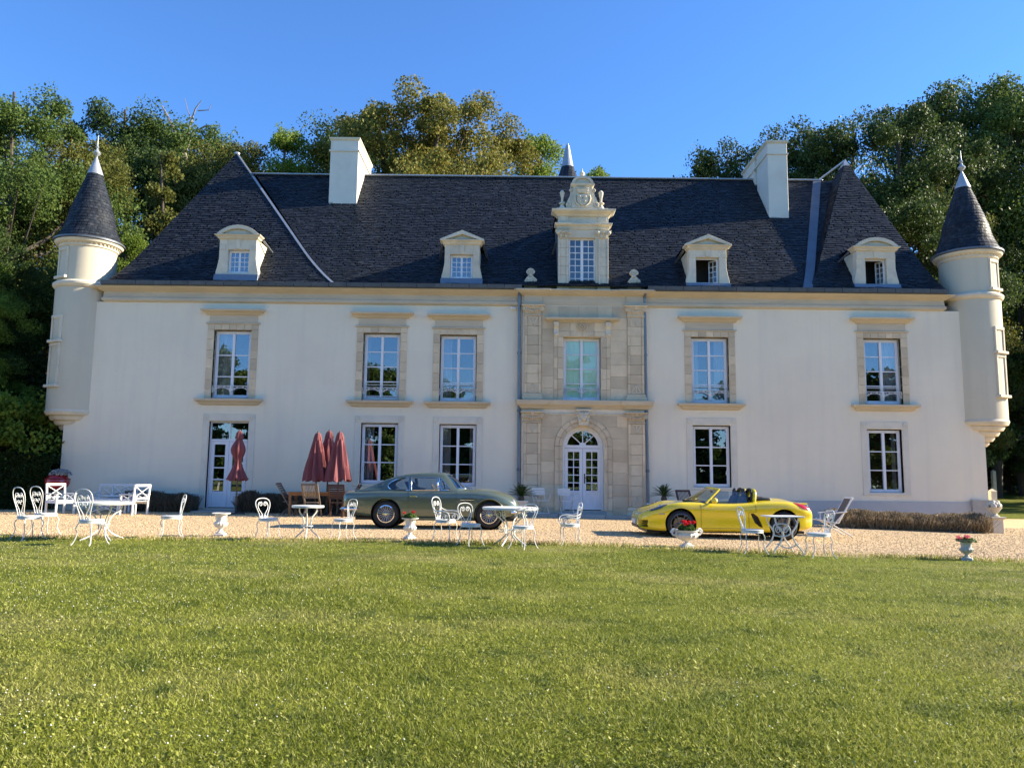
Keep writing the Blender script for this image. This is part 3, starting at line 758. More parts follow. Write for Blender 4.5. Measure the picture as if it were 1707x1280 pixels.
def spiral(cx, cz, r, a0, turns, sgn, y, n=14, k=.25):
    return [(cx + r * (1 - (1 - k) * i / n) * math.cos(a0 + sgn * 2 * PI * turns * i / n), y, cz + r * (1 - (1 - k) * i / n) * math.sin(a0 + sgn * 2 * PI * turns * i / n)) for i in range(n + 1)]
def guard(o, bars, sill):
    x0, x1 = o[0] + .01, o[1] - .01; y = YF + .06; zt = o[2] + .47; xm = (x0 + x1) / 2
    b = MB(); b.box(x0, x1, y - .012, y + .012, zt - .02, zt)
    for sx in (-1, 1):
        for p in ((x0 if sx < 0 else x1),): b.bar((p, y, zt - .26), (p, y, zt), .025, .02)
        c = (x0 + xm) / 2 if sx < 0 else (x1 + xm) / 2; hw = (xm - x0) / 2
        arc = [(c + hw * math.cos(a), y, zt - .27 + .20 * math.sin(a)) for a in np.linspace(.12, PI - .12, 13)]
        b.tube(arc, .013, 5)
        for q in (-1, 1):
            b.tube(spiral(c + q * hw * .72, zt - .10, .072, 0, 1.3, q, y), .011, 4)
            b.tube(spiral(c + q * hw * .33, zt - .065, .042, PI, 1.2, -q, y), .010, 4)
            b.tube(spiral(c + q * hw * .90, zt - .20, .045, PI / 2, 1.1, -q, y), .010, 4)
    b.bar((xm, y, zt - .34), (xm, y, zt), .05, .022); b.ball((xm, y, zt - .36), .03, 6, 4); b.ball((xm, y, zt - .14), .06, 8, 5, (1, .4, 1.2))
    for h in bars: b.box(x0, x1, y - .008, y + .008, o[2] + h, o[2] + h + .018)
    b.build('window_guard', M['white_iron'], CH)
def surround1(o):
    """first floor: jamb blocks, lintel, frieze panel, hood and sill"""
    x0, x1, z0, z1 = o; J = .235; y = YF
    s = MB()
    zl = z1 + .20
    mould(s, x0 - J - .03, x1 + J + .03, y - .025, [(0, zl), (.04, zl + .02), (.04, zl + .055), (.0, zl + .07)], y + .02)
    zt = zl + .33
    s.box(x0 - J + .05, x1 + J - .05, y - .035, y + .02, zl + .07, zt)
    mould(s, x0 - J - .0, x1 + J + .0, y - .03, [(.0, zt), (.06, zt + .03), (.10, zt + .08), (.22, zt + .13), (.24, zt + .185), (.24, zt + .20)], y + .02)
    q = MB(); mould(q, x0 - J - .06, x1 + J + .06, y, [(.02, z0 - .25), (.09, z0 - .21), (.11, z0 - .16), (.22, z0 - .10), (.235, z0 - .04), (.235, z0 - .02), (0.02, z0)], y + .15)
    q.build('window_sill', M['stone_gold'], CH, bevel=.005)
    root = s.build('window_surround', M['stone_gold'], CH, bevel=.005)
    zp = .004
    for sx in (0, 1):
        a, c = (x0 - J, x0) if sx == 0 else (x1, x1 + J)
        n = 7; zz = [z0 + (z1 - z0) * i / n + (RND.uniform(-.04, .04) if 0 < i < n else 0) for i in range(n + 1)]
        for i in range(n): stone((a, c, y - .028 - RND.uniform(0, .004), y + .14, zz[i] + zp, zz[i+1] - zp), root)
        stone((a, c, y - .032, y + .02, z1 + zp, zl - zp), root)
    n = 5
    for i in range(n):
        a, c = x0 + (x1 - x0) * i / n, x0 + (x1 - x0) * (i + 1) / n
        stone((a + zp, c - zp, y - .028 - RND.uniform(0, .004), y + .14, z1, zl - zp), root)
    return root
def surround0(o, door=False):
    x0, x1, z0, z1 = o; J = .225; y = YF; s = MB()
    zb = z0 if door else z0 - .10
    s.box(x0 - J, x0 - .02, y - .02, y + .02, zb, z1 + .02); s.box(x1 + .02, x1 + J, y - .02, y + .02, zb, z1 + .02); s.box(x0 - J, x1 + J, y - .021, y + .02, z1 + .02, z1 + .27)
    s.box(x0 - .02, x0, y + .01, y + .16, z0, z1); s.box(x1, x1 + .02, y + .01, y + .16, z0, z1); s.box(x0 - .02, x1 + .02, y + .01, y + .16, z1, z1 + .02)
    if not door: s.box(x0 - J, x1 + J, y - .022, y + .15, zb - .0, z0)
    root = s.build('window_surround', M['surround'], CH, bevel=.006)
    for cx in (x0 - J * .5, x1 + J * .5):
        b = MB(); prof = [(.085, 0), (.085, .02), (.07, .03), (.055, .018), (.03, .018), (.02, .035), (.001, .036)]
        b.lathe(prof, 16); b.xform(Matrix.Translation((cx, y - .02, z1 + .145)) @ Matrix.Rotation(PI / 2, 4, 'X')); b.build('rosette', M['surround'], root, smooth=30)
    return root

cur = [[(0, .38, 'curtain')], [(.03, .12, 'curtain')], [(.05, .3, 'curtain')], [(-.02, .24, 'curtain'), (.70, 1.02, 'curtain')], [(.56, 1.02, 'curtain')]]
rws = [(0, .30, .65, 1), (0, .25, .5, .75, 1), (0, .25, .5, .75, 1), (0, .25, .5, .75, 1), (0, .25, .5, .75, 1)]
for i, o in enumerate(O1):
    surround1(o); casement((o[0] + .03, o[1] - .03, o[2] + .02, o[3] - .03), rws[i], curtains=cur[i])
    guard(o, [(.05,), (.05, .15, .55), (.58,), (.58,), (.58,)][i], 0)
cur0 = [[(.02, .3, 'curtain'), (.9, 1.0, 'curtain')], [(.04, .28, 'curtain'), (.82, 1.0, 'curtain')], None, [(.85, .96, 'curtain')]]
for i, o in enumerate(O0):
    surround0(o); casement((o[0] + .02, o[1] - .02, o[2] + .0, o[3] - .03), (0, 1/3, 2/3, 1), curtains=cur0[i], yw=YF + .12)
# left glazed door
surround0(OD, True)
x0, x1, z0, z1 = OD; yw = YF + .12; zt = FZ(378, 733)
f = MB(); E = .055
f.box(x0, x0 + E, yw, yw + .08, z0, z1); f.box(x1 - E, x1, yw, yw + .08, z0, z1); f.box(x0 + E, x1 - E, yw, yw + .08, z1 - E, z1); f.box(x0 + E, x1 - E, yw - .01, yw + .08, zt - .05, zt + .03)
xm = (x0 + x1) / 2; f.box(xm - .025, xm + .025, yw, yw + .07, zt + .03, z1 - E)
gd = f.build('glazed_door', M['white'], CH, bevel=.006)
for a, c in ((x0 + E, xm - .025), (xm + .025, x1 - E)): MB().box(a, c, yw + .03, yw + .036, zt + .03, z1 - E).build('pane', M['glass'], gd)
for a, c in ((x0 + E + .004, xm - .004), (xm + .004, x1 - E - .004)):
    l = MB(); s = .13; za, zb = z0 + .03, zt - .055; zc_ = za + (zb - za) * .24
    l.box(a, a + s, yw + .0, yw + .06, za, zb); l.box(c - s, c, yw, yw + .06, za, zb); l.box(a + s, c - s, yw, yw + .06, zb - s * .8, zb); l.box(a + s, c - s, yw + .012, yw + .05, za + .12, zc_ - .08)
    l.box(a + s, c - s, yw, yw + .06, za, za + .12); l.box(a + s, c - s, yw, yw + .06, zc_ - .08, zc_)
    n = 4; hh = (zb - s * .8 - zc_) / n
    for k in range(1, n): l.box(a + s, c - s, yw + .004, yw + .055, zc_ + hh * k - .022, zc_ + hh * k + .022)
    l.build('door_leaf', M['white'], gd, bevel=.006)
    for k in range(n): MB().box(a + s, c - s, yw + .03, yw + .036, zc_ + hh * k + .022, zc_ + hh * (k + 1) - .022).build('pane', M['glass'], gd)
b = MB(); b.bar((xm - .06, yw - .04, z0 + 1.02), (xm + .06, yw - .04, z0 + 1.02), .02, .02); b.bar((xm, yw, z0 + 1.02), (xm, yw - .04, z0 + 1.02), .03, .03); b.build('handle', M['zinc'], gd)

# ------------------------------------------------------------------ stone entrance bay
zs0 = FZ(970, 682); zs1 = FZ(970, 668)          # string course
zt1 = FZ(870, 482, 27.2)
yb = YF - .10
def arch_half(z, R_):
    return math.sqrt(max(0, R_ * R_ - (z - DZS) ** 2)) if z > DZS else R_
AR = DR + .30
bay = MB()
hl = [OC, (DXL, DXR, DZ0 - .01, DZT)]
xs = sorted({BXL, BXR, *[v for h in hl for v in h[:2]]}); zz_ = sorted({ZB, Zw, *[v for h in hl for v in h[2:4]]})
bw = wall_with_holes(BXL, BXR, ZB, Zw + .3, hl, yb, .12)
# spandrels of the round arch
n = 24
for sgn in (-1, 1):
    pts = [(DXC + sgn * DR * math.cos(PI / 2 * i / n), DZS + DR * math.sin(PI / 2 * i / n)) for i in range(n + 1)]
    for i in range(n):
        p, q = pts[i], pts[i+1]; e = DXC + sgn * DR
        bw.add([(p[0], yb, p[1]), (q[0], yb, q[1]), (q[0], yb, DZT), (p[0], yb, DZT)], [(0, 1, 2, 3)])
        bw.add([(p[0], yb, p[1]), (p[0], yb + .4, p[1]), (q[0], yb + .4, q[1]), (q[0], yb, q[1])], [(0, 1, 2, 3)])
bw.box(BXL, BXL + .01, yb, YF, ZB, Zw); bw.box(BXR - .01, BXR, yb, YF, ZB, Zw)
BAY = part(bw, 'entrance_bay', 'stone_joint')
PW = FX(897.5, 600) - FX(870.5, 600); PX = [(BXL + .10, BXL + .10 + PW), (BXR - .10 - PW, BXR - .10)]
def course_blocks(xa, xb, za, zb, ymin, fa=None, fb=None, wmin=.42, wmax=.85):
    """one course of ashlar between xa and xb; fa / fb bend the end edge along the arch"""
    xs = [xa]
    if xb - xa < .08: return
    while xb - xs[-1] > wmax: xs.append(xs[-1] + RND.uniform(wmin, wmax))
    if xb - xs[-1] < .16 and len(xs) > 1: xs[-1] = xb
    else: xs.append(xb)
    gp = .004
    for i in range(len(xs) - 1):
        a, c = xs[i] + gp, xs[i+1] - gp; zl, zh = za + gp, zb - gp
        zsn = [zl + (zh - zl) * k / 4 for k in range(5)]
        L_ = [((fa(z) + gp if (i == 0 and fa) else a), z) for z in zsn]; R__ = [((fb(z) - gp if (i == len(xs) - 2 and fb) else c), z) for z in reversed(zsn)]
        if not (i == 0 and fa): L_ = [L_[0], L_[-1]]
        if not (i == len(xs) - 2 and fb): R__ = [R__[0], R__[-1]]
        yy = ymin - .014 - RND.uniform(0, .006)
        MB().prism(L_ + R__, yy, ymin + .01).build('stone_block', M['stone'], BAY, bevel=.005)
# ground floor courses
zfr0 = zs0 - .20
z = DZ0 - .25
nco = 9; zc = np.linspace(DZ0 - .30, zfr0 - .04, nco + 1)
for i in range(nco):
    za, zb = float(zc[i]), float(zc[i+1])
    fl = lambda q: DXC - arch_half(q, AR); fr = lambda q: DXC + arch_half(q, AR)
    top_in = arch_half(za, AR) if za > DZS else AR
    if za >= DZS + AR - .02:
        course_blocks(PX[0][1] + .02, PX[1][0] - .02, za, zb, yb)
    else:
        if zb > DZS + AR: continue_mid = True
        course_blocks(PX[0][1] + .02, DXC - min(AR, arch_half((za + zb) / 2, AR)), za, zb, yb, fb=lambda q: min(fl(q), DXC - .01))
        course_blocks(DXC + min(AR, arch_half((za + zb) / 2, AR)), PX[1][0] - .02, za, zb, yb, fa=lambda q: max(fr(q), DXC + .01))
# archivolt: voussoirs and jamb blocks
nv = 9
for k in range(nv):
    a0 = PI * k / nv + .006; a1 = PI * (k + 1) / nv - .006
    for (r0, r1, yo) in ((DR + .002, DR + .14, .035), (DR + .145, AR - .004, .055)):
        aa = np.linspace(a0, a1, 5)
        poly = [(DXC + r0 * math.cos(a), DZS + r0 * math.sin(a)) for a in aa] + [(DXC + r1 * math.cos(a), DZS + r1 * math.sin(a)) for a in aa[::-1]]
        MB().prism(poly, yb - yo, yb + .0).build('stone_block', M['stone'], BAY, bevel=.006)
for sgn in (-1, 1):
    for k in range(5):
        za = DZ0 + (DZS - DZ0) * k / 5 + .005; zb = DZ0 + (DZS - DZ0) * (k + 1) / 5 - .005
        for (r0, r1, yo) in ((DR + .002, DR + .14, .035), (DR + .145, AR - .004, .055)):
            a, c = sorted((DXC + sgn * r0, DXC + sgn * r1)); stone((a, c, yb - yo, yb, za, zb), BAY)
# first floor courses around the centre window
ocx0, ocx1, ocz0, ocz1 = OC
zc = np.linspace(zs1 + .02, Zw + .0, 9)
for i in range(8):
    za, zb = float(zc[i]), float(zc[i+1])
    if za < ocz1 + .48:
        course_blocks(PX[0][1] + .02, ocx0 - .34, za, zb, yb); course_blocks(ocx1 + .34, PX[1][0] - .02, za, zb, yb)
    else: course_blocks(PX[0][1] + .02, PX[1][0] - .02, za, zb, yb)
# narrow strips outside the pilasters
# centre window: architrave blocks, frieze with rosette, hood on two consoles
for sgn, a, c in ((-1, ocx0 - .34, ocx0), (1, ocx1, ocx1 + .34)):
    n = 6
    for i in range(n):
        za, zb = ocz0 + (ocz1 - ocz0) * i / n + .004, ocz0 + (ocz1 - ocz0) * (i + 1) / n - .004
        inn = (c - .19, c) if sgn < 0 else (a, a + .19); out = (a, c - .195) if sgn < 0 else (a + .195, c)
        stone((*inn, yb - .045, yb + .1, za, zb), BAY); stone((*out, yb - .03, yb, za, zb), BAY)
for i in range(4):
    a, c = ocx0 - .19 + (ocx1 - ocx0 + .38) * i / 4 + .004, ocx0 - .19 + (ocx1 - ocx0 + .38) * (i + 1) / 4 - .004
    stone((a, c, yb - .045, yb + .1, ocz1 + .003, ocz1 + .19), BAY); stone((a, c, yb - .03, yb, ocz1 + .195, ocz1 + .52), BAY)
b = MB(); zh = FZ(970, 533); mould(b, ocx0 - .42, ocx1 + .42, yb, [(.0, zh - .14), (.08, zh - .12), (.10, zh - .08), (.22, zh - .06), (.25, zh), (.25, zh + .02), (.02, zh + .05)], yb + .02); b.build('hood', M['stone_gold'], BAY, bevel=.006)
for cx in (ocx0 - .26, ocx1 + .26):
    b = MB(); b.prism([(yb - .20, zh - .14), (yb, zh - .14), (yb, zh - .66), (yb - .05, zh - .66), (yb - .09, zh - .52), (yb - .08, zh - .38), (yb - .15, zh - .28)], cx - .085, cx + .085, 'x')
    b.ball((cx, yb - .13, zh - .24), .07, 8, 5, (1.2, 1, 1)); b.ball((cx, yb - .07, zh - .58), .06, 8, 5, (1.2, 1, 1)); b.build('console', M['stone_pale'], BAY, bevel=.01)
b = MB(); rcx, rcz = (ocx0 + ocx1) / 2, ocz1 + .36
b.lathe([(.20, 0), (.20, .03), (.165, .045), (.15, .02), (.0, .02)], 20)
for k in range(8):
    a = 2 * PI * k / 8; b.ball((.085 * math.cos(a), .085 * math.sin(a), .03), .045, 6, 4, (1, 1, .7))
b.ball((0, 0, .04), .05, 8, 5); b.xform(Matrix.Translation((rcx, yb - .03, rcz)) @ Matrix.Rotation(PI / 2, 4, 'X')); b.build('rosette', M['stone'], BAY, smooth=True)
# shutters painted mint behind the glass
cw = casement((ocx0 + .02, ocx1 - .02, ocz0 + .02, ocz1 - .02), (0, .24, .50, .76, 1), yw=YF + .12, tint='glass_old')
for a, c in ((ocx0 + .05, (ocx0 + ocx1) / 2 - .01), ((ocx0 + ocx1) / 2 + .01, ocx1 - .05)):
    b = MB(); b.box(a, c, YF + .205, YF + .235, ocz0, ocz1 + .1)
    h = ocz1 - ocz0
    for u0, u1 in ((.03, .22), (.26, .47), (.57, .97)):
        for p, q in ((a + .07, (a + c) / 2 - .035), ((a + c) / 2 + .035, c - .07)): b.box(p, q, YF + .192, YF + .206, ocz0 + h * u0, ocz0 + h * u1)
    b.build('inner_shutter', M['mint'], cw, bevel=.006)
guard(OC, (), 0)
# string course, frieze and top entablature of the bay
b = MB(); mould(b, BXL + .02, BXR - .02, yb, [(.0, zs0 - .02), (.05, zs0), (.08, zs0 + .05), (.20, zs0 + .14), (.24, zs1 - .04), (.24, zs1 - .01), (.02, zs1 + .01)], yb + .02)
for a, c in PX: mould(b, a - .05, c + .05, yb - .06, [(.0, zs0 - .02), (.05, zs0), (.08, zs0 + .05), (.20, zs0 + .14), (.235, zs1 - .045), (.235, zs1 - .012), (.02, zs1 + .008)], yb + .02)
b.build('string_course', M['stone_gold'], BAY, bevel=.006)
b = MB(); mould(b, PX[0][1], PX[1][0], yb, [(0, zfr0 - .03), (.04, zfr0), (.04, zfr0 + .03), (.0, zfr0 + .04)], yb + .02); b.build('frieze_band', M['stone_pale'], BAY)
b = MB(); mould(b, BXL, BXR, yb, [(.0, Zw + .02), (.03, Zw + .10), (.03, Zf0 - .02), (.02, Zc0), (.16, Zc0 + .05), (.26, Zc0 + .12), (.30, Zg0 - .02), (.30, Zg0 + .02), (.0, Zg0 + .04)], YF + .4)
for a, c in PX: mould(b, a - .04, c + .04, yb - .06, [(.0, Zw - .02), (.05, Zw + .08), (.05, Zw + .12), (.0, Zw + .13), (.0, Zc0), (.16, Zc0 + .055), (.26, Zc0 + .125), (.29, Zg0 - .015), (.29, Zg0 + .025), (.0, Zg0 + .045)], YF + .4)
b.build('cornice', M['stone_gold'], BAY, bevel=.006)
# pilasters
def capital(cx, z0, z1, w_, vol):
    b = MB(); h = z1 - z0
    mould(b, cx - w_ / 2, cx + w_ / 2, yb - .07, [(.0, z0), (.03, z0 + .02), (.03, z0 + .045), (-.005, z0 + .06), (-.0, z0 + h * .45), (.05, z0 + h * .75), (.05, z1 - .06)], yb)
    mould(b, cx - w_ / 2, cx + w_ / 2, yb - .07, [(.05, z1 - .06), (.12, z1 - .045), (.13, z1)], yb)
    for s in (-1, 1):
        vx = cx + s * (w_ / 2 + .01)
        b.tube([(p[0], p[1], p[2]) for p in spiral(vx, z1 - .15, .085, PI / 2, 1.6, -s, yb - .15, 18, .2)], .022, 5)
        b.ball((vx, yb - .14, z1 - .15), .03, 6, 4)
        for k in range(3): b.ball((cx + s * w_ * (.12 + .13 * k), yb - .11, z0 + h * (.42 + .06 * k)), .05, 6, 4, (.7, .6, 1.5))
    b.ball((cx, yb - .15, z1 - .08), .065, 8, 5, (1, .8, 1)); b.ball((cx, yb - .11, z0 + h * .42), .05, 6, 4, (.7, .6, 1.7))
    b.tube([(cx - w_ * .42, yb - .10, z1 - .12), (cx - w_ * .2, yb - .12, z1 - .20), (cx, yb - .13, z1 - .23), (cx + w_ * .2, yb - .12, z1 - .20), (cx + w_ * .42, yb - .10, z1 - .12)], .022, 5)
    b.build('capital', M['stone'], BAY, smooth=35)
def pilaster(a, c, z0, z1, zb_base, panels):
    b = MB(); mould(b, a, c, yb - .05, [(.07, z0), (.07, z0 + zb_base * .5), (.03, z0 + zb_base * .6), (.05, z0 + zb_base * .75), (.0, z0 + zb_base)], yb); b.build('pilaster_base', M['stone'], BAY, bevel=.008)
    n = 8; zz = np.linspace(z0 + zb_base, z1, n + 1)
    for i in range(n):
        za, zb = float(zz[i]) + .004, float(zz[i+1]) - .004; cx = (a + c) / 2
        stone((a, a + .085, yb - .075, yb, za, zb), BAY); stone((c - .085, c, yb - .075, yb, za, zb), BAY); stone((a + .088, c - .088, yb - .05 - RND.uniform(0, .005), yb, za, zb), BAY)
        if i in (0, n - 1):
            s = 1 if i else -1; zmid = (za + zb) / 2; hh = (zb - za) * .42; hw = (c - a) / 2 - .11
            b = MB(); b.bar((cx - hw, yb - .06, zmid + s * hh), (cx, yb - .06, zmid - s * hh), .03, .03, (0, 1, 0)); b.bar((cx + hw, yb - .06, zmid + s * hh), (cx, yb - .06, zmid - s * hh), .03, .03, (0, 1, 0))
            b.bar((cx, yb - .06, zmid + s * hh), (cx, yb - .06, zmid - s * hh), .03, .03, (0, 1, 0)); b.bar((cx - hw, yb - .06, zmid + s * hh), (cx + hw, yb - .06, zmid + s * hh), .03, .03, (0, 1, 0)); b.build('carved_panel', M['stone_pale'], BAY)
for a, c in PX:
    zc0, zc1 = FZ(970, 706), FZ(970, 687.5); capital((a + c) / 2, zc0, zc1, PW, True); pilaster(a, c, DZ0 - .3, zc0, .45, 0)
    zd0, zd1 = FZ(970, 529.5), FZ(970, 511); capital((a + c) / 2, zd0, zd1, PW, True); pilaster(a, c, zs1 + .01, zd0, .24, 0)
# carved keystone
b = MB(); kz0, kz1 = DZT + .02, zs0 - .02
b.prism([(DXC - .16, kz0), (DXC + .16, kz0), (DXC + .26, kz1), (DXC - .26, kz1)], yb - .13, yb); mould(b, DXC - .24, DXC + .24, yb - .13, [(0, kz1 - .08), (.04, kz1 - .06), (.05, kz1)], yb)
b.ball((DXC, yb - .15, (kz0 + kz1) / 2 + .02), .13, 10, 8, (.95, .7, 1.3)); b.ball((DXC, yb - .25, (kz0 + kz1) / 2 + .0), .03, 6, 5, (1, 1, 1.5))
for s in (-1, 1):
    b.tube(spiral(DXC + s * .19, kz1 - .16, .08, PI / 2, 1.5, s, yb - .15), .02, 5); b.ball((DXC + s * .13, yb - .15, (kz0 + kz1) / 2 - .12), .06, 6, 5); b.ball((DXC + s * .05, yb - .23, (kz0 + kz1) / 2 + .06), .022, 6, 4)
    for k in range(3): b.ball((DXC + s * .06 * k, yb - .19, kz1 - .13 - .02 * k), .05, 6, 4)
b.build('keystone', M['stone_pale'], BAY, smooth=35)
# entrance double door with fanlight
yd = YF + .14; E = .075
f = MB()
f.box(DXL, DXL + E, yd, yd + .09, DZ0, DZS); f.box(DXR - E, DXR, yd, yd + .09, DZ0, DZS); f.box(DXL + E, DXR - E, yd - .01, yd + .09, DZS - .06, DZS + .05)
n = 20; aa = np.linspace(0, PI, n + 1)
poly = [(DXC + DR * math.cos(a), DZS + DR * math.sin(a)) for a in aa] + [(DXC + (DR - .17) * math.cos(a), DZS + (DR - .17) * math.sin(a)) for a in aa[::-1]]
for i in range(n):
    q = [poly[i], poly[i+1], poly[2*n - i], poly[2*n + 1 - i]]; f.prism(q, yd, yd + .09)
for a in (PI * .25, PI * .5, PI * .75): f.bar((DXC + .06 * math.cos(a), yd + .045, DZS + .04 + .06 * math.sin(a)), (DXC + (DR - .15) * math.cos(a), yd + .045, DZS + (DR - .15) * math.sin(a)), .035, .05, (0, 1, 0))
f.prism([(DXC + .13 * math.cos(a), DZS + .04 + .11 * math.sin(a)) for a in np.linspace(0, PI, 9)], yd + .01, yd + .08)
ed = f.build('entrance_door', M['white'], CH, bevel=.005)
for k in range(4):
    aa = np.linspace(PI * k / 4 + .02, PI * (k + 1) / 4 - .02, 7); MB().prism([(DXC + .1 * math.cos(aa.mean()), DZS + .05 + .05 * math.sin(aa.mean()))] + [(DXC + (DR - .165) * math.cos(a), DZS + .04 + (DR - .2) * math.sin(a)) for a in aa], yd + .04, yd + .046).build('pane', M['glass'], ed)
for a, c in ((DXL + E + .004, DXC - .005), (DXC + .005, DXR - E - .004)):
    l = MB(); s = .115; za, zb = DZ0 + .03, DZS - .07; zq = za + (zb - za) * .30
    l.box(a, a + s, yd, yd + .06, za, zb); l.box(c - s, c, yd, yd + .06, za, zb); l.box(a + s, c - s, yd, yd + .06, zb - .12, zb); l.box(a + s, c - s, yd, yd + .06, zq - .09, zq + .02); l.box(a + s, c - s, yd, yd + .06, za, za + .14)
    l.box(a + s, c - s, yd + .02, yd + .05, za + .14, zq - .09); l.box((a + c) / 2 - .03, (a + c) / 2 + .03, yd + .004, yd + .055, za + .14, zq - .09); l.box(a + s - .02, c - s + .02, yd - .02, yd, zq - .02, zq + .015)
    hh = (zb - .12 - zq - .02) / 5; cm = (a + c) / 2
    for k in range(1, 5): l.box(a + s, c - s, yd + .006, yd + .055, zq + .02 + hh * k - .016, zq + .02 + hh * k + .016)
    l.box(cm - .016, cm + .016, yd + .008, yd + .053, zq + .02, zb - .12)
    l.build('door_leaf', M['white'], ed, bevel=.005)
    for k in range(5):
        for p, q in ((a + s, cm - .016), (cm + .016, c - s)): MB().box(p, q, yd + .03, yd + .036, zq + .02 + hh * k + .016, zq + .02 + hh * (k + 1) - .016).build('pane', M['glass'], ed)
b = MB(); b.box(DXC + .045, DXC + .085, yd - .015, yd, DZ0 + .95, DZ0 + 1.30); b.bar((DXC + .065, yd - .03, DZ0 + 1.15), (DXC + .16, yd - .03, DZ0 + 1.15), .02, .02); b.build('handle', M['iron'], ed)
for i, (dz, dy) in enumerate(((0, .30), (.16, .62))):
    b = MB(); b.box(DXL - .08, DXR + .08, YF - dy, YF + .3 if i == 0 else YF - .3, ZB, DZ0 - .01 - dz); part(b, 'door_step', 'concrete', bevel=.015)

# ------------------------------------------------------------------ down pipes, camera
for px, pyt, pyb, pxb in ((866, 494, 840, 864.5), (1074, 498, 850, 1081)):
    xt, zt = F(px, pyt, YF - .09); xb = FX(pxb, pyb, YF - .09); b = MB(); zb = ZB
    b.tube([(xt, YF - .32, zt + .16), (xt, YF - .14, zt), (xt + (xb - xt) * .5, YF - .10, (zt + zb) / 2), (xb, YF - .10, zb)], .055, 10)
    dp = part(b, 'downpipe', 'pipe', smooth=True)
    for q in (.25, .5, .75): xx = xt + (xb - xt) * q; zz = zt + (zb - zt) * q; MB().lathe([(.062, -.05), (.07, -.03), (.07, .03), (.062, .05)], 10, (xx, YF - .10, zz)).build('pipe_bracket', M['zinc_dark'], dp, smooth=30)
xk, zk = F(853, 514, YF - .12); b = MB(); b.box(xk + .0, xk + .16, YF - .06, YF, zk - .03, zk + .06); b.bar((xk - .02, YF - .2, zk), (xk + .08, YF - .08, zk + .02), .07, .07); b.ball((xk - .03, YF - .21, zk - .002), .034, 8, 6)
part(b, 'security_camera', 'white', bevel=.008)

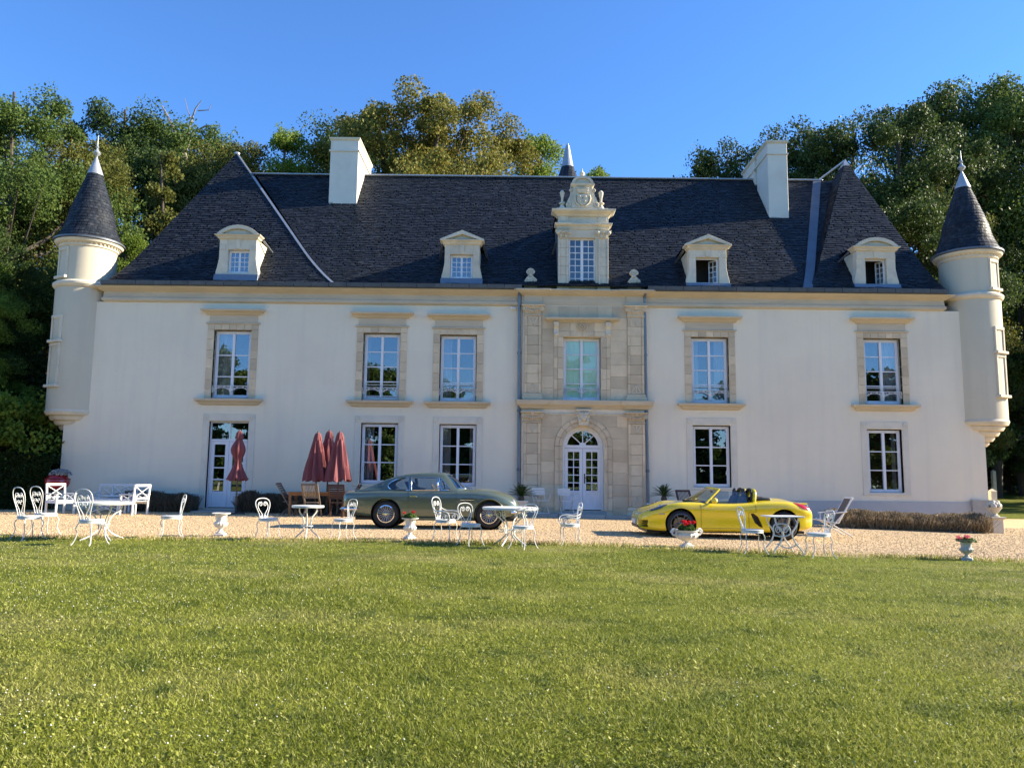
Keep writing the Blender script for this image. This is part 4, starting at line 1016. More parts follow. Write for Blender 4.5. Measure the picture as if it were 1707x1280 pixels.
# ------------------------------------------------------------------ dormers
def dormer(pxl, pxr, pyb0, pyb1, pye, pya, win, arched, open_=False):
    y = YF - .16; pm_ = (pxl + pxr) / 2
    x0, x1 = FX(pxl, (pyb0 + pye) / 2, y), FX(pxr, (pyb0 + pye) / 2, y); xc = (x0 + x1) / 2
    zb0, zb1, ze, za = FZ(pm_, pyb1, y), FZ(pm_, pyb0, y), FZ(pm_, pye, y), FZ(pm_, pya, y - .1)
    wx0, wx1 = FX(win[0], (win[2] + win[3]) / 2, y), FX(win[1], (win[2] + win[3]) / 2, y); wz1, wz0 = FZ(pm_, win[2], y), FZ(pm_, win[3], y)
    f = MB(); yk = y + 2.6
    # console-shaped sides that swell towards the foot
    def side(a, c, s):
        prof = [(0, zb1), (.10, zb1), (.10, zb1 + .10), (.06, zb1 + .25), (.015, zb1 + .5), (0, zb1 + .6), (0, ze)]
        if s < 0: poly = [(c, zb1)] + [(a - p[0], p[1]) for p in prof[1:]] + [(c, ze)]
        else: poly = [(a, zb1)] + [(c + p[0], p[1]) for p in prof[1:]] + [(a, ze)]
        f.prism(poly, y, y + .30)
    side(x0, wx0, -1); side(wx1, x1, 1)
    f.box(wx0, wx1, y, y + .30, wz1, ze); f.box(wx0, wx1, y, y + .30, zb1 - .02, wz0)
    f.prism([((x0 + x1) / 2 - .07, wz1 + .02), ((x0 + x1) / 2 + .07, wz1 + .02), ((x0 + x1) / 2 + .09, ze - .02), ((x0 + x1) / 2 - .09, ze - .02)], y - .025, y)
    for s in (0, 1):
        a, c = (x0, wx0 - .10) if s == 0 else (wx1 + .10, x1); f.box(a + .02, c, y - .018, y, wz1 - .02, wz1 + .17)
    d = part(f, 'dormer', 'stone_pale', bevel=.008)
    b = MB(); b.box(x0, x0 + .08, y + .30, yk, zb0, ze); b.build('cheek', M['render_warm'], d); b = MB(); b.box(x1 - .08, x1, y + .30, yk, zb0, ze); b.build('cheek', M['render_warm'], d)
    e = MB(); mould(e, x0, x1, y, [(.02, ze - .03), (.06, ze), (.08, ze + .05), (.15, ze + .10), (.16, ze + .13)], y + .35)
    zt = ze + .13; h = za - zt
    if arched:
        hw = (x1 - x0) / 2 + .10; R_ = (hw * hw + h * h) / (2 * h); cz = za - R_; A = math.asin(min(1, hw / R_)); n = 16
        aa = np.linspace(-A, A, n + 1)
        for i in range(n):
            q = []
            for a in (aa[i], aa[i+1]): q.append((xc + R_ * math.sin(a), cz + R_ * math.cos(a)))
            for a in (aa[i+1], aa[i]): q.append((xc + (R_ - .13) * math.sin(a), max(zt - .01, cz + (R_ - .13) * math.cos(a))))
            e.prism(q, y - .14, y + .3)
        e.prism([(xc + (R_ - .10) * math.sin(a), max(zt - .005, cz + (R_ - .10) * math.cos(a))) for a in aa], y - .02, y + .3)
        ir = [(xc + (hw - .28) * math.cos(a), zt + .04 + (h - .20) * math.sin(a)) for a in np.linspace(0, PI, 10)]
        e.prism(ir, y - .05, y)
        ro = [(xc + (R_ + .02) * math.sin(a), cz + (R_ + .02) * math.cos(a)) for a in aa]
    else:
        hw = (x1 - x0) / 2 + .17
        for s in (-1, 1): e.prism([(xc, za), (xc + s * hw, zt + .02), (xc + s * hw, zt - .06), (xc + s * (hw - .12), zt - .02), (xc, za - .15)], y - .15, y + .3)
        e.prism([(xc, za - .1), (xc + hw - .15, zt), (xc - hw + .15, zt)], y - .02, y + .3)
        e.prism([(xc, za - .24), (xc + .34, zt + .04), (xc - .34, zt + .04)], y - .05, y)
        ro = [(xc - hw, zt + .0), (xc, za + .02), (xc + hw, zt + .0)]
    e.build('pediment', M['stone_pale'], d, bevel=.006)
    r = MB(); vs = []; fs = []
    for p in ro: vs += [(p[0], y + .25, p[1]), (p[0], yk, p[1])]
    for i in range(len(ro) - 1): fs.append((2*i, 2*i+1, 2*i+3, 2*i+2))
    n0 = len(ro); fs.append(tuple(2*i for i in range(n0)))
    r.add(vs, fs).build('dormer_roof', M['slate_under'], d)
    zb = MB(); zb.prism([(y - .12, zb0), (y + .3, zb0), (y + .3, zb1), (y - .06, zb1)], x0 - .13, x1 + .13, 'x'); zb.build('zinc_apron', M['zinc'], d, bevel=.01)
    for s in (-1, 1):
        xx = (x1 + .14) if s > 0 else (x0 - .14); b = MB(); b.bar((xx, y + .3, ze + .02), (xx + s * .14, y + 1.2, ze - .28), .08, .03); b.build('side_gutter', M['zinc'], d)
    o = (wx0 + .01, wx1 - .01, wz0 + .01, wz1 - .01)
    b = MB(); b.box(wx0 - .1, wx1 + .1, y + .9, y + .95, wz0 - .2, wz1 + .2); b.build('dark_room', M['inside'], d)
    yw = y + .14
    def leaf(hx, s, ang):
        """one casement leaf hinged at hx, opening inwards by ang"""
        wl = (o[1] - o[0]) / 2 - .03; b = MB(); z0_, z1_ = o[2] + .04, o[3] - .04; S = .036
        b.box(0, S, 0, .045, z0_, z1_); b.box(wl - S, wl, 0, .045, z0_, z1_); b.box(S, wl - S, 0, .045, z0_, z0_ + S * 1.3); b.box(S, wl - S, 0, .045, z1_ - S, z1_)
        hh = (z1_ - S - z0_ - S * 1.3) / 4
        for k in range(1, 4): b.box(S, wl - S, .008, .038, z0_ + S * 1.3 + hh * k - .011, z0_ + S * 1.3 + hh * k + .011)
        b.box(wl / 2 - .011, wl / 2 + .011, .009, .037, z0_ + S, z1_ - S)
        Mx = Matrix.Translation((hx, yw + .02, 0)) @ Matrix.Rotation(ang, 4, 'Z') @ Matrix.Diagonal((s, 1, 1, 1))
        b.xform(Mx).build('casement_leaf', M['white'], d)
        for k in range(4):
            for p, q in ((S, wl / 2 - .013), (wl / 2 + .013, wl - S)):
                MB().box(p, q, .02, .026, z0_ + S * 1.3 + hh * k + .014, z0_ + S * 1.3 + hh * (k + 1) - .014).xform(Mx).build('pane', M['glass'], d)
    fr = MB(); fr.box(o[0], o[0] + .03, yw, yw + .07, o[2], o[3]); fr.box(o[1] - .03, o[1], yw, yw + .07, o[2], o[3]); fr.box(o[0] + .03, o[1] - .03, yw, yw + .07, o[3] - .04, o[3]); fr.box(o[0] + .03, o[1] - .03, yw, yw + .07, o[2], o[2] + .04); fr.build('window_frame', M['white'], d)
    if open_: leaf(o[0] + .03, 1, math.radians(80)); leaf(o[1] - .03, -1, math.radians(-open_))
    else: leaf(o[0] + .03, 1, 0); leaf(o[1] - .03, -1, 0)
dormer(365, 427, 458, 469, 398, 375.5, (379, 415, 416, 455), True)
dormer(741, 799, 464.5, 475.5, 407, 384, (750, 788, 424, 464), False)
dormer(1149, 1211, 472.5, 480, 415, 391, (1160, 1199, 429, 472), False, 52)
dormer(1428, 1493, 474, 482, 418, 396, (1443, 1478.5, 431, 474), True, 60)

# ---- tall central lucarne with gable ------------------------------------
y = yb - .02
lx = lambda p, q: FX(p, q, y); lz = lambda q: FZ(970, q, y)
x0, x1 = lx(930.5, 440), lx(1014, 440); wx0, wx1 = lx(948.5, 440), lx(992.5, 440); wz1, wz0 = lz(396.5), lz(476)
zb = Zg0 + .04; zent = lz(383)
f = MB(); f.box(x0, wx0, y, y + .3, zb, zent); f.box(wx1, x1, y, y + .3, zb, zent); f.box(wx0, wx1, y, y + .3, wz1, zent); f.box(wx0, wx1, y - .04, y + .3, zb, wz0)
LU = part(f, 'central_lucarne', 'stone_pale', bevel=.008)
for a, c in ((x0, x0 + .36), (x1 - .36, x1)):
    b = MB(); mould(b, a, c, y - .04, [(.05, zb), (.05, zb + .14), (.02, zb + .18), (0, zb + .22)], y); b.build('pilaster_base', M['stone_pale'], LU, bevel=.006)
    zz = np.linspace(zb + .22, lz(399), 6)
    for i in range(5):
        for p, q, yy in ((a, a + .07, .06), (a + .073, c - .073, .035), (c - .07, c, .06)): MB().box(p, q, y - yy, y, float(zz[i]) + .003, float(zz[i+1]) - .003).build('stone_block', M['stone_pale'], LU, bevel=.005)
    b = MB(); cx = (a + c) / 2; z0c, z1c = lz(399), lz(386); mould(b, a, c, y - .05, [(0, z0c), (.03, z0c + .03), (0, z0c + .05), (.02, z0c + .15), (.10, z1c - .05), (.12, z1c)], y)
    for s in (-1, 1): b.ball((cx + s * .20, y - .14, z1c - .09), .07, 8, 6); b.ball((cx + s * .09, y - .12, z0c + .11), .05, 6, 5, (.8, .6, 1.6))
    b.ball((cx, y - .15, z1c - .07), .05, 6, 5); b.build('capital', M['stone_pale'], LU, smooth=35)
b = MB(); mould(b, x0, x1, y, [(.02, zent), (.05, zent + .05), (.05, zent + .10), (.13, zent + .15), (.14, zent + .20), (.02, zent + .23)], y + .3)
zf1 = lz(361); b.box(x0 + .0, x1 - .0, y - .0, y + .3, zent + .23, zf1)
for a, c in ((x0, x0 + .36), (x1 - .36, x1)): b.box(a, c, y - .04, y, zent + .23, zf1); b.box(a + .06, c - .06, y - .055, y - .04, zent + .29, zf1 - .06); mould(b, a, c, y - .04, [(.05, zent + .105), (.13, zent + .155), (.14, zent + .205), (.0, zent + .23)], y)
ztop = lz(352); mould(b, x0, x1, y - .02, [(.0, zf1 - .02), (.05, zf1), (.08, zf1 + .05), (.22, ztop - .08), (.25, ztop - .03), (.25, ztop), (.0, ztop + .02)], y + .3)
b.build('entablature', M['stone_pale'], LU, bevel=.006)
gz = lambda q: FZ(970, q, y - .05)
cx = (lx(947, 330) + lx(995, 330)) / 2
b = MB(); zp = gz(346); b.box(cx - .95, cx + .95, y, y + .3, ztop, zp)
hw0, hw1 = .40, .34; zt = gz(310)
b.prism([(cx - hw0, zp), (cx + hw0, zp), (cx + hw1, zt), (cx - hw1, zt)], y - .02, y + .28)
for s in (-1, 1):   # scrolled shoulders
    pts = [(cx + s * hw0 * .98, zp), (cx + s * .60, zp), (cx + s * .60, zp + .12), (cx + s * .55, zp + .28), (cx + s * .46, zp + .48), (cx + s * .42, zp + .72), (cx + s * hw1, zt - .05)]
    b.prism(pts, y + .02, y + .22); b.tube(spiral(cx + s * .51, zp + .13, .10, -PI / 2, 1.5, s, y), .025, 5); b.tube(spiral(cx + s * .42, zt - .16, .06, PI / 2, 1.4, -s, y), .02, 5)
mould(b, cx - .36, cx + .36, y - .02, [(.0, zt - .03), (.06, zt + .02), (.08, zt + .07), (.08, zt + .09)], y + .3)
zs_t = gz(295); hh = zs_t - zt - .09
aa = np.linspace(0, PI, 15)
b.prism([(cx + .36 * math.cos(a), zt + .09 + hh * math.sin(a)) for a in aa], y - .01, y + .28)
for i in range(14):
    q = [(cx + r * math.cos(a), zt + .09 + (hh + r - .36) * math.sin(a)) for r, a in ((.40, aa[i]), (.40, aa[i+1]), (.31, aa[i+1]), (.31, aa[i]))]; b.prism(q, y - .07, y + .3)
b.build('gable', M['stone_pale'], LU, bevel=.006)
b = MB(); c0 = zp + .08                                  # carved coat of arms: shield under a crown
b.prism([(cx - .20, c0 + .42), (cx + .20, c0 + .42), (cx + .20, c0 + .16), (cx + .12, c0 + .04), (cx, c0), (cx - .12, c0 + .04), (cx - .20, c0 + .16)], y - .09, y - .01)
b.box(cx - .19, cx + .19, y - .10, y - .09, c0 + .24, c0 + .28); b.box(cx - .02, cx + .02, y - .10, y - .09, c0 + .06, c0 + .40)
for sx, sz in ((-.1, .33), (.1, .33), (-.09, .15), (.09, .15)): b.ball((cx + sx, y - .10, c0 + sz), .04, 6, 4)
mould(b, cx - .16, cx + .16, y - .08, [(.0, c0 + .46), (.02, c0 + .48), (.02, c0 + .52), (.06, c0 + .60), (.0, c0 + .62)], y)
for k in range(9): b.ball((cx - .2 + .05 * k, y - .11, c0 + .645), .025, 6, 4)
for s in (-1, 1): b.tube([(cx + s * .26, y - .05, c0 + .4), (cx + s * .29, y - .06, c0 + .25), (cx + s * .24, y - .06, c0 + .1), (cx + s * .1, y - .05, c0 - .02)], .03, 5)
b.build('coat_of_arms', M['stone_pale'], LU, smooth=35)
def lathe_f(name, prof, c, m='stone_pale'): return MB().lathe(prof, 12, c).build(name, M[m], LU, smooth=35)
zt2 = zs_t - .01
lathe_f('gable_finial', [(.10, 0), (.10, .05), (.04, .09), (.09, .16), (.10, .22), (.04, .28), (.02, .33), (.03, .36), (.001, .42)], (cx, y + .14, zt2))
for px in (937.5, 1002.5):
    xx = FX(px, 340, y); lathe_f('pinnacle', [(.17, 0), (.17, .10), (.12, .13), (.10, .18), (.05, .26), (.12, .30), (.12, .33), (.04, .37), (.045, .5), (.085, .68), (.09, .74), (.05, .80), (.001, .83)], (xx, y + .12, ztop + .01))
b = MB(); b.box(x0, x0 + .1, y + .3, y + 3.5, zb, ztop); b.build('cheek', M['zinc_dark'], LU); b = MB(); b.box(x1 - .1, x1, y + .3, y + 3.5, zb, ztop); b.build('cheek', M['zinc_dark'], LU)
b = MB(); b.prism([(x0 - .1, ztop - .02), (x1 + .1, ztop - .02), (cx, zp + .5)], y + .3, y + 4.2); b.build('lucarne_roof', M['slate_under'], LU)
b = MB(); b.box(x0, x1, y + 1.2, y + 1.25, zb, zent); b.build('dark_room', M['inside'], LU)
b = MB(); xx = x0 - .04; b.bar((xx, y + .5, lz(398)), (xx - .12, y + 1.1, lz(411)), .07, .03); b.build('side_gutter', M['zinc'], LU)
# its window: 2 leaves of 2 x 7 panes
E = .05; yw = y + .13; f = MB(); o = (wx0, wx1, wz0, wz1)
f.box(o[0], o[0] + E, yw, yw + .07, o[2], o[3]); f.box(o[1] - E, o[1], yw, yw + .07, o[2], o[3]); f.box(o[0] + E, o[1] - E, yw, yw + .07, o[3] - E, o[3]); f.box(o[0] + E, o[1] - E, yw, yw + .07, o[2], o[2] + E)
xm = (o[0] + o[1]) / 2; f.box(xm - .05, xm + .05, yw - .01, yw + .06, o[2] + E, o[3] - E)
for a, c in ((o[0] + E, xm - .05), (xm + .05, o[1] - E)):
    hh = (o[3] - o[2] - 2 * E) / 7
    for k in range(1, 7): f.box(a, c, yw + .01, yw + .05, o[2] + E + hh * k - .014, o[2] + E + hh * k + .014)
    f.box((a + c) / 2 - .013, (a + c) / 2 + .013, yw + .011, yw + .049, o[2] + E, o[3] - E)
    for k in range(7):
        for p, q in ((a, (a + c) / 2 - .013), ((a + c) / 2 + .013, c)):
            t_ = RND.uniform(-.003, .003); MB().add([(p, yw + .03, o[2] + E + hh * k + .014), (q, yw + .03 + t_, o[2] + E + hh * k + .014), (q, yw + .03 + t_, o[2] + E + hh * (k + 1) - .014), (p, yw + .03, o[2] + E + hh * (k + 1) - .014)], [(0, 1, 2, 3)]).build('pane', M['glass'], LU)
f.build('window_frame', M['white'], LU)
# low parapet with two palmette ornaments
b = MB(); b.box(BXL + .05, x0 - .05, y + .02, y + .3, zb, zb + .17); b.box(x1 + .05, BXR - .05, y + .02, y + .3, zb, zb + .17); part(b, 'parapet', 'zinc', bevel=.01)
for px in (884.5, 1057.5):
    xx = FX(px, 470, y); b = MB(); b.box(xx - .24, xx + .24, y - .0, y + .32, zb, zb + .24)
    b.prism([(xx - .22, zb + .24), (xx + .22, zb + .24), (xx + .24, zb + .34), (xx + .15, zb + .48), (xx + .06, zb + .58), (xx + .16, zb + .70), (xx + .10, zb + .80), (xx, zb + .84), (xx - .10, zb + .80), (xx - .16, zb + .70), (xx - .06, zb + .58), (xx - .15, zb + .48), (xx - .24, zb + .34)], y + .06, y + .22)
    for s in (-1, 1): b.tube(spiral(xx + s * .11, zb + .36, .11, 0, 1.5, s, y + .05), .025, 5); b.tube(spiral(xx + s * .08, zb + .70, .075, -PI / 2, 1.4, s, y + .05), .02, 5)
    b.ball((xx, y + .05, zb + .56), .06, 8, 5); part(b, 'palmette', 'stone_pale', smooth=35)
# paving in front of the doors
b = MB(); 
x0p, x1p = BXL - .3, FX(1150, 862)
nn = 8
pv = thing('paving', 'pale stone paving strip along the foot of the entrance bay', 'paving', ((x0p + x1p) / 2, YF - .7, 0), world=True); pv['kind'] = 'structure'
for i in range(nn):
    a = x0p + (x1p - x0p) * i / nn; c = x0p + (x1p - x0p) * (i + 1) / nn; zz = H((a + c) / 2, YF - .6) + .10
    MB().box(a + .006, c - .006, YF - 1.25 if not (a < DXR and c > DXL) else YF - 1.3, YF - .10 if not (a < DXR + .1 and c > DXL - .1) else YF - .63, zz - .4, zz + RND.uniform(-.004, .004)).build('paving_slab', M['concrete'], pv, bevel=.01)
xa, xb_ = FX(322, 850), FX(440, 850); pv = thing('paving', 'pale stone slab step below the glazed door', 'paving', ((xa + xb_) / 2, YF - .5, 0), world=True); pv['kind'] = 'structure'
for i in range(3):
    a = xa + (xb_ - xa) * i / 3; c = xa + (xb_ - xa) * (i + 1) / 3; MB().box(a + .006, c - .006, YF - 1.0, YF - .03, -.3, OD[2] - .06).build('paving_slab', M['concrete'], pv, bevel=.01)
# ------------------------------------------------------------------ trees
BARK = pm('bark', (.10,.08,.06), .9, .4, 6, .6, 12, stretch=(1,1,.2))
BARK_PALE = pm('bark_bleached', (.34,.29,.24), .9, .3, 6, .4, 12)
LEAF = {
 'dark': leafmat('leaf_dark', [(0.030,0.054,0.015), (0.051,0.084,0.021), (0.075,0.117,0.027)], .25),
 'mid': leafmat('leaf_mid', [(0.045,0.078,0.018), (0.078,0.126,0.027), (0.120,0.173,0.036)], .3),
 'bright': leafmat('leaf_bright', [(0.090,0.150,0.024), (0.143,0.217,0.030), (0.210,0.277,0.042)], .4),
 'gold': leafmat('leaf_gold', [(0.105,0.120,0.024), (0.173,0.173,0.033), (0.247,0.210,0.045)], .3),
 'olive': leafmat('leaf_olive', [(0.068,0.083,0.018), (0.105,0.117,0.024), (0.158,0.158,0.033)], .3),
 'hedge': leafmat('leaf_hedge', [(.014,.028,.008), (.022,.042,.010), (.034,.058,.014)], .2),
 'dry': leafmat('leaf_dry', [(.15,.115,.065), (.27,.21,.125), (.42,.345,.235)], .1),
 'dryg': leafmat('leaf_dry_dark', [(.075,.062,.045), (.12,.10,.07), (.17,.145,.105)], .1),
 'palm': leafmat('leaf_palm', [(.022,.045,.014), (.035,.065,.018), (.05,.085,.022)], .2, .4),
 'geran': leafmat('leaf_geranium', [(.05,.10,.02), (.08,.14,.03), (.12,.18,.04)], .3),
}
def leaf_quads(P, size, g, up=.35, curl=True):
    """leaf-sized faces at points P (n,3): two triangles folded along the midrib"""
    n = len(P); d = g.normal(0, 1, (n, 3)); d[:, 2] -= .25; d /= np.linalg.norm(d, axis=1)[:, None]
    r = g.normal(0, 1, (n, 3)); r[:, 2] += 0; nrm = np.cross(d, r); nrm /= np.linalg.norm(nrm, axis=1)[:, None] + 1e-9
    s = np.cross(d, nrm); L_ = size * (.6 + .8 * g.random(n))[:, None]; W_ = L_ * .38
    V = np.empty((n, 4, 3))
    V[:, 0] = P - d * L_ * .5; V[:, 1] = P + s * W_ + nrm * L_ * .10; V[:, 2] = P + d * L_ * .5; V[:, 3] = P - s * W_ + nrm * L_ * .10
    return V.reshape(-1, 3), np.arange(n * 4).reshape(n, 4)
def crown_points(shape, n_cl, per, g, cl_r):
    """shape: list of (cx,cy,cz,rx,ry,rz) lobes; clumps sit in the outer shell of the lobes with gaps between"""
    vol = np.array([l[3] * l[4] + l[3] * l[5] for l in shape], float); vol /= vol.sum()
    out = []; cents = []
    for li, l in enumerate(shape):
        m = max(3, int(n_cl * vol[li]))
        for _ in range(m):
            v = g.normal(0, 1, 3); v /= np.linalg.norm(v)
            if v[2] < -.55: v[2] *= -.6
            rr = .62 + .42 * g.random() ** .7
            c = np.array(l[:3]) + v * rr * np.array(l[3:]); cents.append(c)
            k = int(per * (.5 + g.random())); cr = cl_r * (.55 + .8 * g.random())
            q = g.normal(0, 1, (k, 3)); q /= np.linalg.norm(q, axis=1)[:, None]
            q *= (g.random(k) ** .45)[:, None] * cr; q[:, 2] *= .62; q[:, 2] -= .25 * (q[:, 0] ** 2 + q[:, 1] ** 2) / cr
            out.append(c + q)
            if g.random() < .5:   # a spray that sticks out of the outline
                t = g.random(k // 4)[:, None]; e = v * np.array([1, 1, .6]) * cr * 1.25 * g.uniform(.6, 1.1)
                out.append(c + e * t + g.normal(0, cr * .16, (len(t), 3)))
    return np.concatenate(out), cents
PROTO = {}
def proto(key, shape, n_cl, per, leaf, cl_r=1.0, size=.26, trunk_h=None, seed=1, tr=.32, bark=None):
    g = np.random.default_rng(seed); P, cents = crown_points(shape, n_cl, per, g, cl_r)
    V, Fq = leaf_quads(P, size, g)
    me = bpy.data.meshes.new('crown'); k = 4
    o = np_mesh('crown', V, Fq, LEAF[leaf]); me = o.data; bpy.data.objects.remove(o)
    b = MB(); top = max(l[2] + l[5] * .5 for l in shape)
    tp = [(0, 0, -.5)] + [(.25 * math.sin(i * 1.3 + seed), .25 * math.cos(i * 1.7 + seed), top * i / 7) for i in range(1, 8)]
    b.tube(tp, [tr * (1.15 - .95 * i / 7) for i in range(8)], 8)
    idx = g.permutation(len(cents))[:26]
    for i in idx:
        c = cents[i]; zb = max(1.0, min(top * .85, c[2] - .35 * math.hypot(c[0], c[1]) - 1)); j = min(7, max(1, int(zb / top * 7)))
        s = Vector(tp[j]); e = Vector(c); m = s.lerp(e, .5) + Vector((0, 0, -.25 - .05 * (e - s).length)); r = tr * .34
        b.tube([s, s.lerp(m, .6), m, e], [r, r * .8, r * .55, r * .16], 5)
    PROTO[key] = (me, b.mesh('trunk', bark or BARK, True), V[g.integers(0, len(V), 6000)].astype(float))
def tree(key, x, y, sc, rz, label, kind='tree', group='trees behind the chateau', zs=1.0, name='deciduous_tree'):
    t = thing(name, label, kind, (x, y, H(x, y) - .1), rz, group, scale=(sc, sc, sc * zs))
    link('trunk', PROTO[key][1], t); link('crown', PROTO[key][0], t); return t
# crown forms about 20 m tall, the crown starting low as in a wood
g0 = np.random.default_rng(77)
def lobes(n, R_, z0, z1, rl, seed):
    g = np.random.default_rng(seed); out = [(0, 0, (z0 + z1) / 2, R_ * .62, R_ * .62, (z1 - z0) * .42)]
    for i in range(n):
        a = 2 * PI * i / n * 2.4 + g.random(); t = (i + .5) / n; z = z0 + (z1 - z0) * (.08 + .84 * t)
        r = R_ * (.75 * math.sin(PI * (.18 + .74 * t))) * g.uniform(.7, 1.1)
        s = rl * g.uniform(.65, 1.25); out.append((r * math.cos(a), r * math.sin(a), z, s, s, s * g.uniform(.6, .9)))
    out.append((g.normal(0, .6), g.normal(0, .6), z1 - rl * .35, rl * .8, rl * .8, rl * .7)); return out
proto('oak', lobes(15, 6.0, 3.5, 19.5, 2.6, 3), 200, 460, 'mid', 1.1, .13, seed=1)
proto('oak2', lobes(13, 5.6, 4.0, 19.5, 2.4, 8), 190, 460, 'dark', 1.05, .13, seed=2)
proto('ash', lobes(17, 5.0, 1.5, 19.5, 2.1, 5), 210, 440, 'bright', .95, .125, seed=3)
proto('chestnut', lobes(14, 7.0, 3.0, 19.5, 3.0, 9), 230, 460, 'gold', 1.1, .14, seed=4, tr=.42)
proto('elm', lobes(14, 5.6, 1.0, 19.5, 2.3, 12), 210, 440, 'olive', 1.0, .13, seed=5)
proto('lime', lobes(18, 5.2, 0.6, 19.5, 2.3, 15), 220, 460, 'dark', 1.0, .125, seed=6)
con = [(0, 0, 2 + i * 2.0, 3.9 - i * .42, 3.9 - i * .42, 1.25) for i in range(9)]
proto('conifer', con, 150, 230, 'olive', .7, .18, seed=7, tr=.25)
proto('bush', [(0, 0, 1.8, 2.0, 2.0, 1.8), (1.2, .3, 2.6, 1.3, 1.3, 1.2), (-1.1, -.2, 2.4, 1.3, 1.3, 1.3)], 60, 420, 'bright', .7, .13, seed=8, tr=.12)
proto('bushdark', [(0, 0, 1.8, 2.2, 2.0, 1.9), (1.3, .3, 2.4, 1.4, 1.3, 1.2), (-1.2, -.2, 2.6, 1.4, 1.3, 1.3)], 70, 380, 'dark', .7, .13, seed=9, tr=.12)
_tn = [0]
def at_px(key, pxc, pytop, Y, label, name='deciduous_tree', zs=1.15):
    """a tree at depth Y whose crown reaches the picture height pytop of the photograph"""
    x = FX(pxc, (pytop + 640) / 2, Y); _tn[0] += 1; rz = (_tn[0] * 2.399) % 6.28; c, s_ = math.cos(rz), math.sin(rz); P = PROTO[key][2]
    R0 = np.stack([P[:, 0] * c - P[:, 1] * s_, P[:, 0] * s_ + P[:, 1] * c, P[:, 2] * zs], 1); o = np.array([x, Y, H(x, Y) - .1 - CAMZ]); lo, hi = .1, 3.0
    for _ in range(16):
        m = (lo + hi) / 2; W = R0 * m + o; py = 640 - FPX * (W @ np.array(CU)) / (W @ np.array(_f))
        if np.percentile(py, .35) > pytop: lo = m
        else: hi = m
    return tree(key, x, Y, m, rz, label, name=name, zs=zs)
# left of and behind the left turret
at_px('oak', 8, 158, 33.5, 'tallest dark tree at the left picture edge, towering beside the turret')
at_px('elm', 95, 222, 38.0, 'olive green tree filling the gap just left of the turret spire')
at_px('oak2', 200, 180, 50.0, 'dark oak with ragged top rising right above the left turret spire')
at_px('oak', 300, 206, 54.0, 'oak with bare bleached branches on its right, right of the left spire')
at_px('ash', 205, 400, 35.5, 'bright green lower tree directly right of the left turret cone')
at_px('conifer', 262, 262, 41.0, 'dark olive conifer between the left turret and the left roof pavilion', name='conifer_tree')
at_px('elm', 350, 258, 50.0, 'yellowish olive tree just left of the left pavilion apex')
at_px('ash', 470, 224, 47.0, 'yellow green tree between the left pavilion apex and the left chimney')
at_px('elm', 410, 246, 50.0, 'olive tree whose top shows directly right of the left pavilion apex')
at_px('oak2', 560, 210, 58.0, 'dark tree top directly behind the left chimney')
at_px('chestnut', 722, 156, 48.0, 'big golden olive chestnut rising above the roof right of the left chimney')
at_px('chestnut', 632, 184, 50.0, 'darker golden tree between the left chimney and the big chestnut')
at_px('ash', 890, 232, 56.0, 'bright green round tree left of the rear spire')
at_px('chestnut', 812, 214, 54.0, 'golden green tree between the big chestnut and the bright round tree')
at_px('ash', 985, 290, 60.0, 'small bright tree tip showing just right of the rear spire')
at_px('ash', -35, 430, 28.0, 'leafy understorey tree beside the left turret shaft')
at_px('oak2', -60, 210, 36.0, 'dark tree cut by the left picture edge')
at_px('lime', -40, 380, 29.5, 'low dark tree at the left edge in front of the tall one')
tree('bush', FX(-42, 700, 27.0), 27.0, .98, .4, 'bright yellow green bush above the clipped hedge', 'bush', None, 1.2, 'leafy_bush')
tree('bushdark', FX(-25, 700, 30.5), 30.5, 1.35, 1.4, 'dark bush behind the left end of the hedge', 'bush', None, 1.2, 'leafy_bush')
# right of and behind the right pavilion
at_px('lime', 1205, 250, 56.0, 'lowest dark tree left of the right chimney')
at_px('oak2', 1275, 240, 55.0, 'dark tree rising directly behind the right chimney')
at_px('lime', 1345, 218, 52.0, 'dark tree between the right chimney and the right pavilion apex')
at_px('oak2', 1425, 208, 50.0, 'dark tree directly behind the right pavilion apex')
at_px('lime', 1505, 182, 52.0, 'dark tree between the right pavilion and the right turret spire')
at_px('oak2', 1585, 158, 58.0, 'tall dark tree right behind the right turret spire')
at_px('oak', 1685, 128, 60.0, 'tallest tree at the right picture edge beyond the turret')
at_px('lime', 1640, 330, 57.0, 'lower tree with sunlit leaves just right of the right turret cone')
at_px('oak', 1775, 150, 60.0, 'tree cut by the right picture edge')
at_px('elm', 1540, 330, 52.0, 'lower dark tree between the right roof slope and the turret cone')
for px_, Y_, sc_ in ((1655, 64, 2.1), (1690, 66, 2.3), (1725, 63, 2.0), (1765, 65, 2.2)):
    tree('bushdark', FX(px_, 800, Y_), Y_, sc_, px_ * .1, {1655: 'dark bush at the foot of the trees right behind the right house corner', 1690: 'dark bush at the foot of the tallest right hand tree', 1725: 'dark bush at the wood edge cut by the right picture edge', 1765: 'dark bush just outside the right picture edge'}[px_], 'bush', 'bushes at the edge of the right hand wood', 1.2, 'leafy_bush')
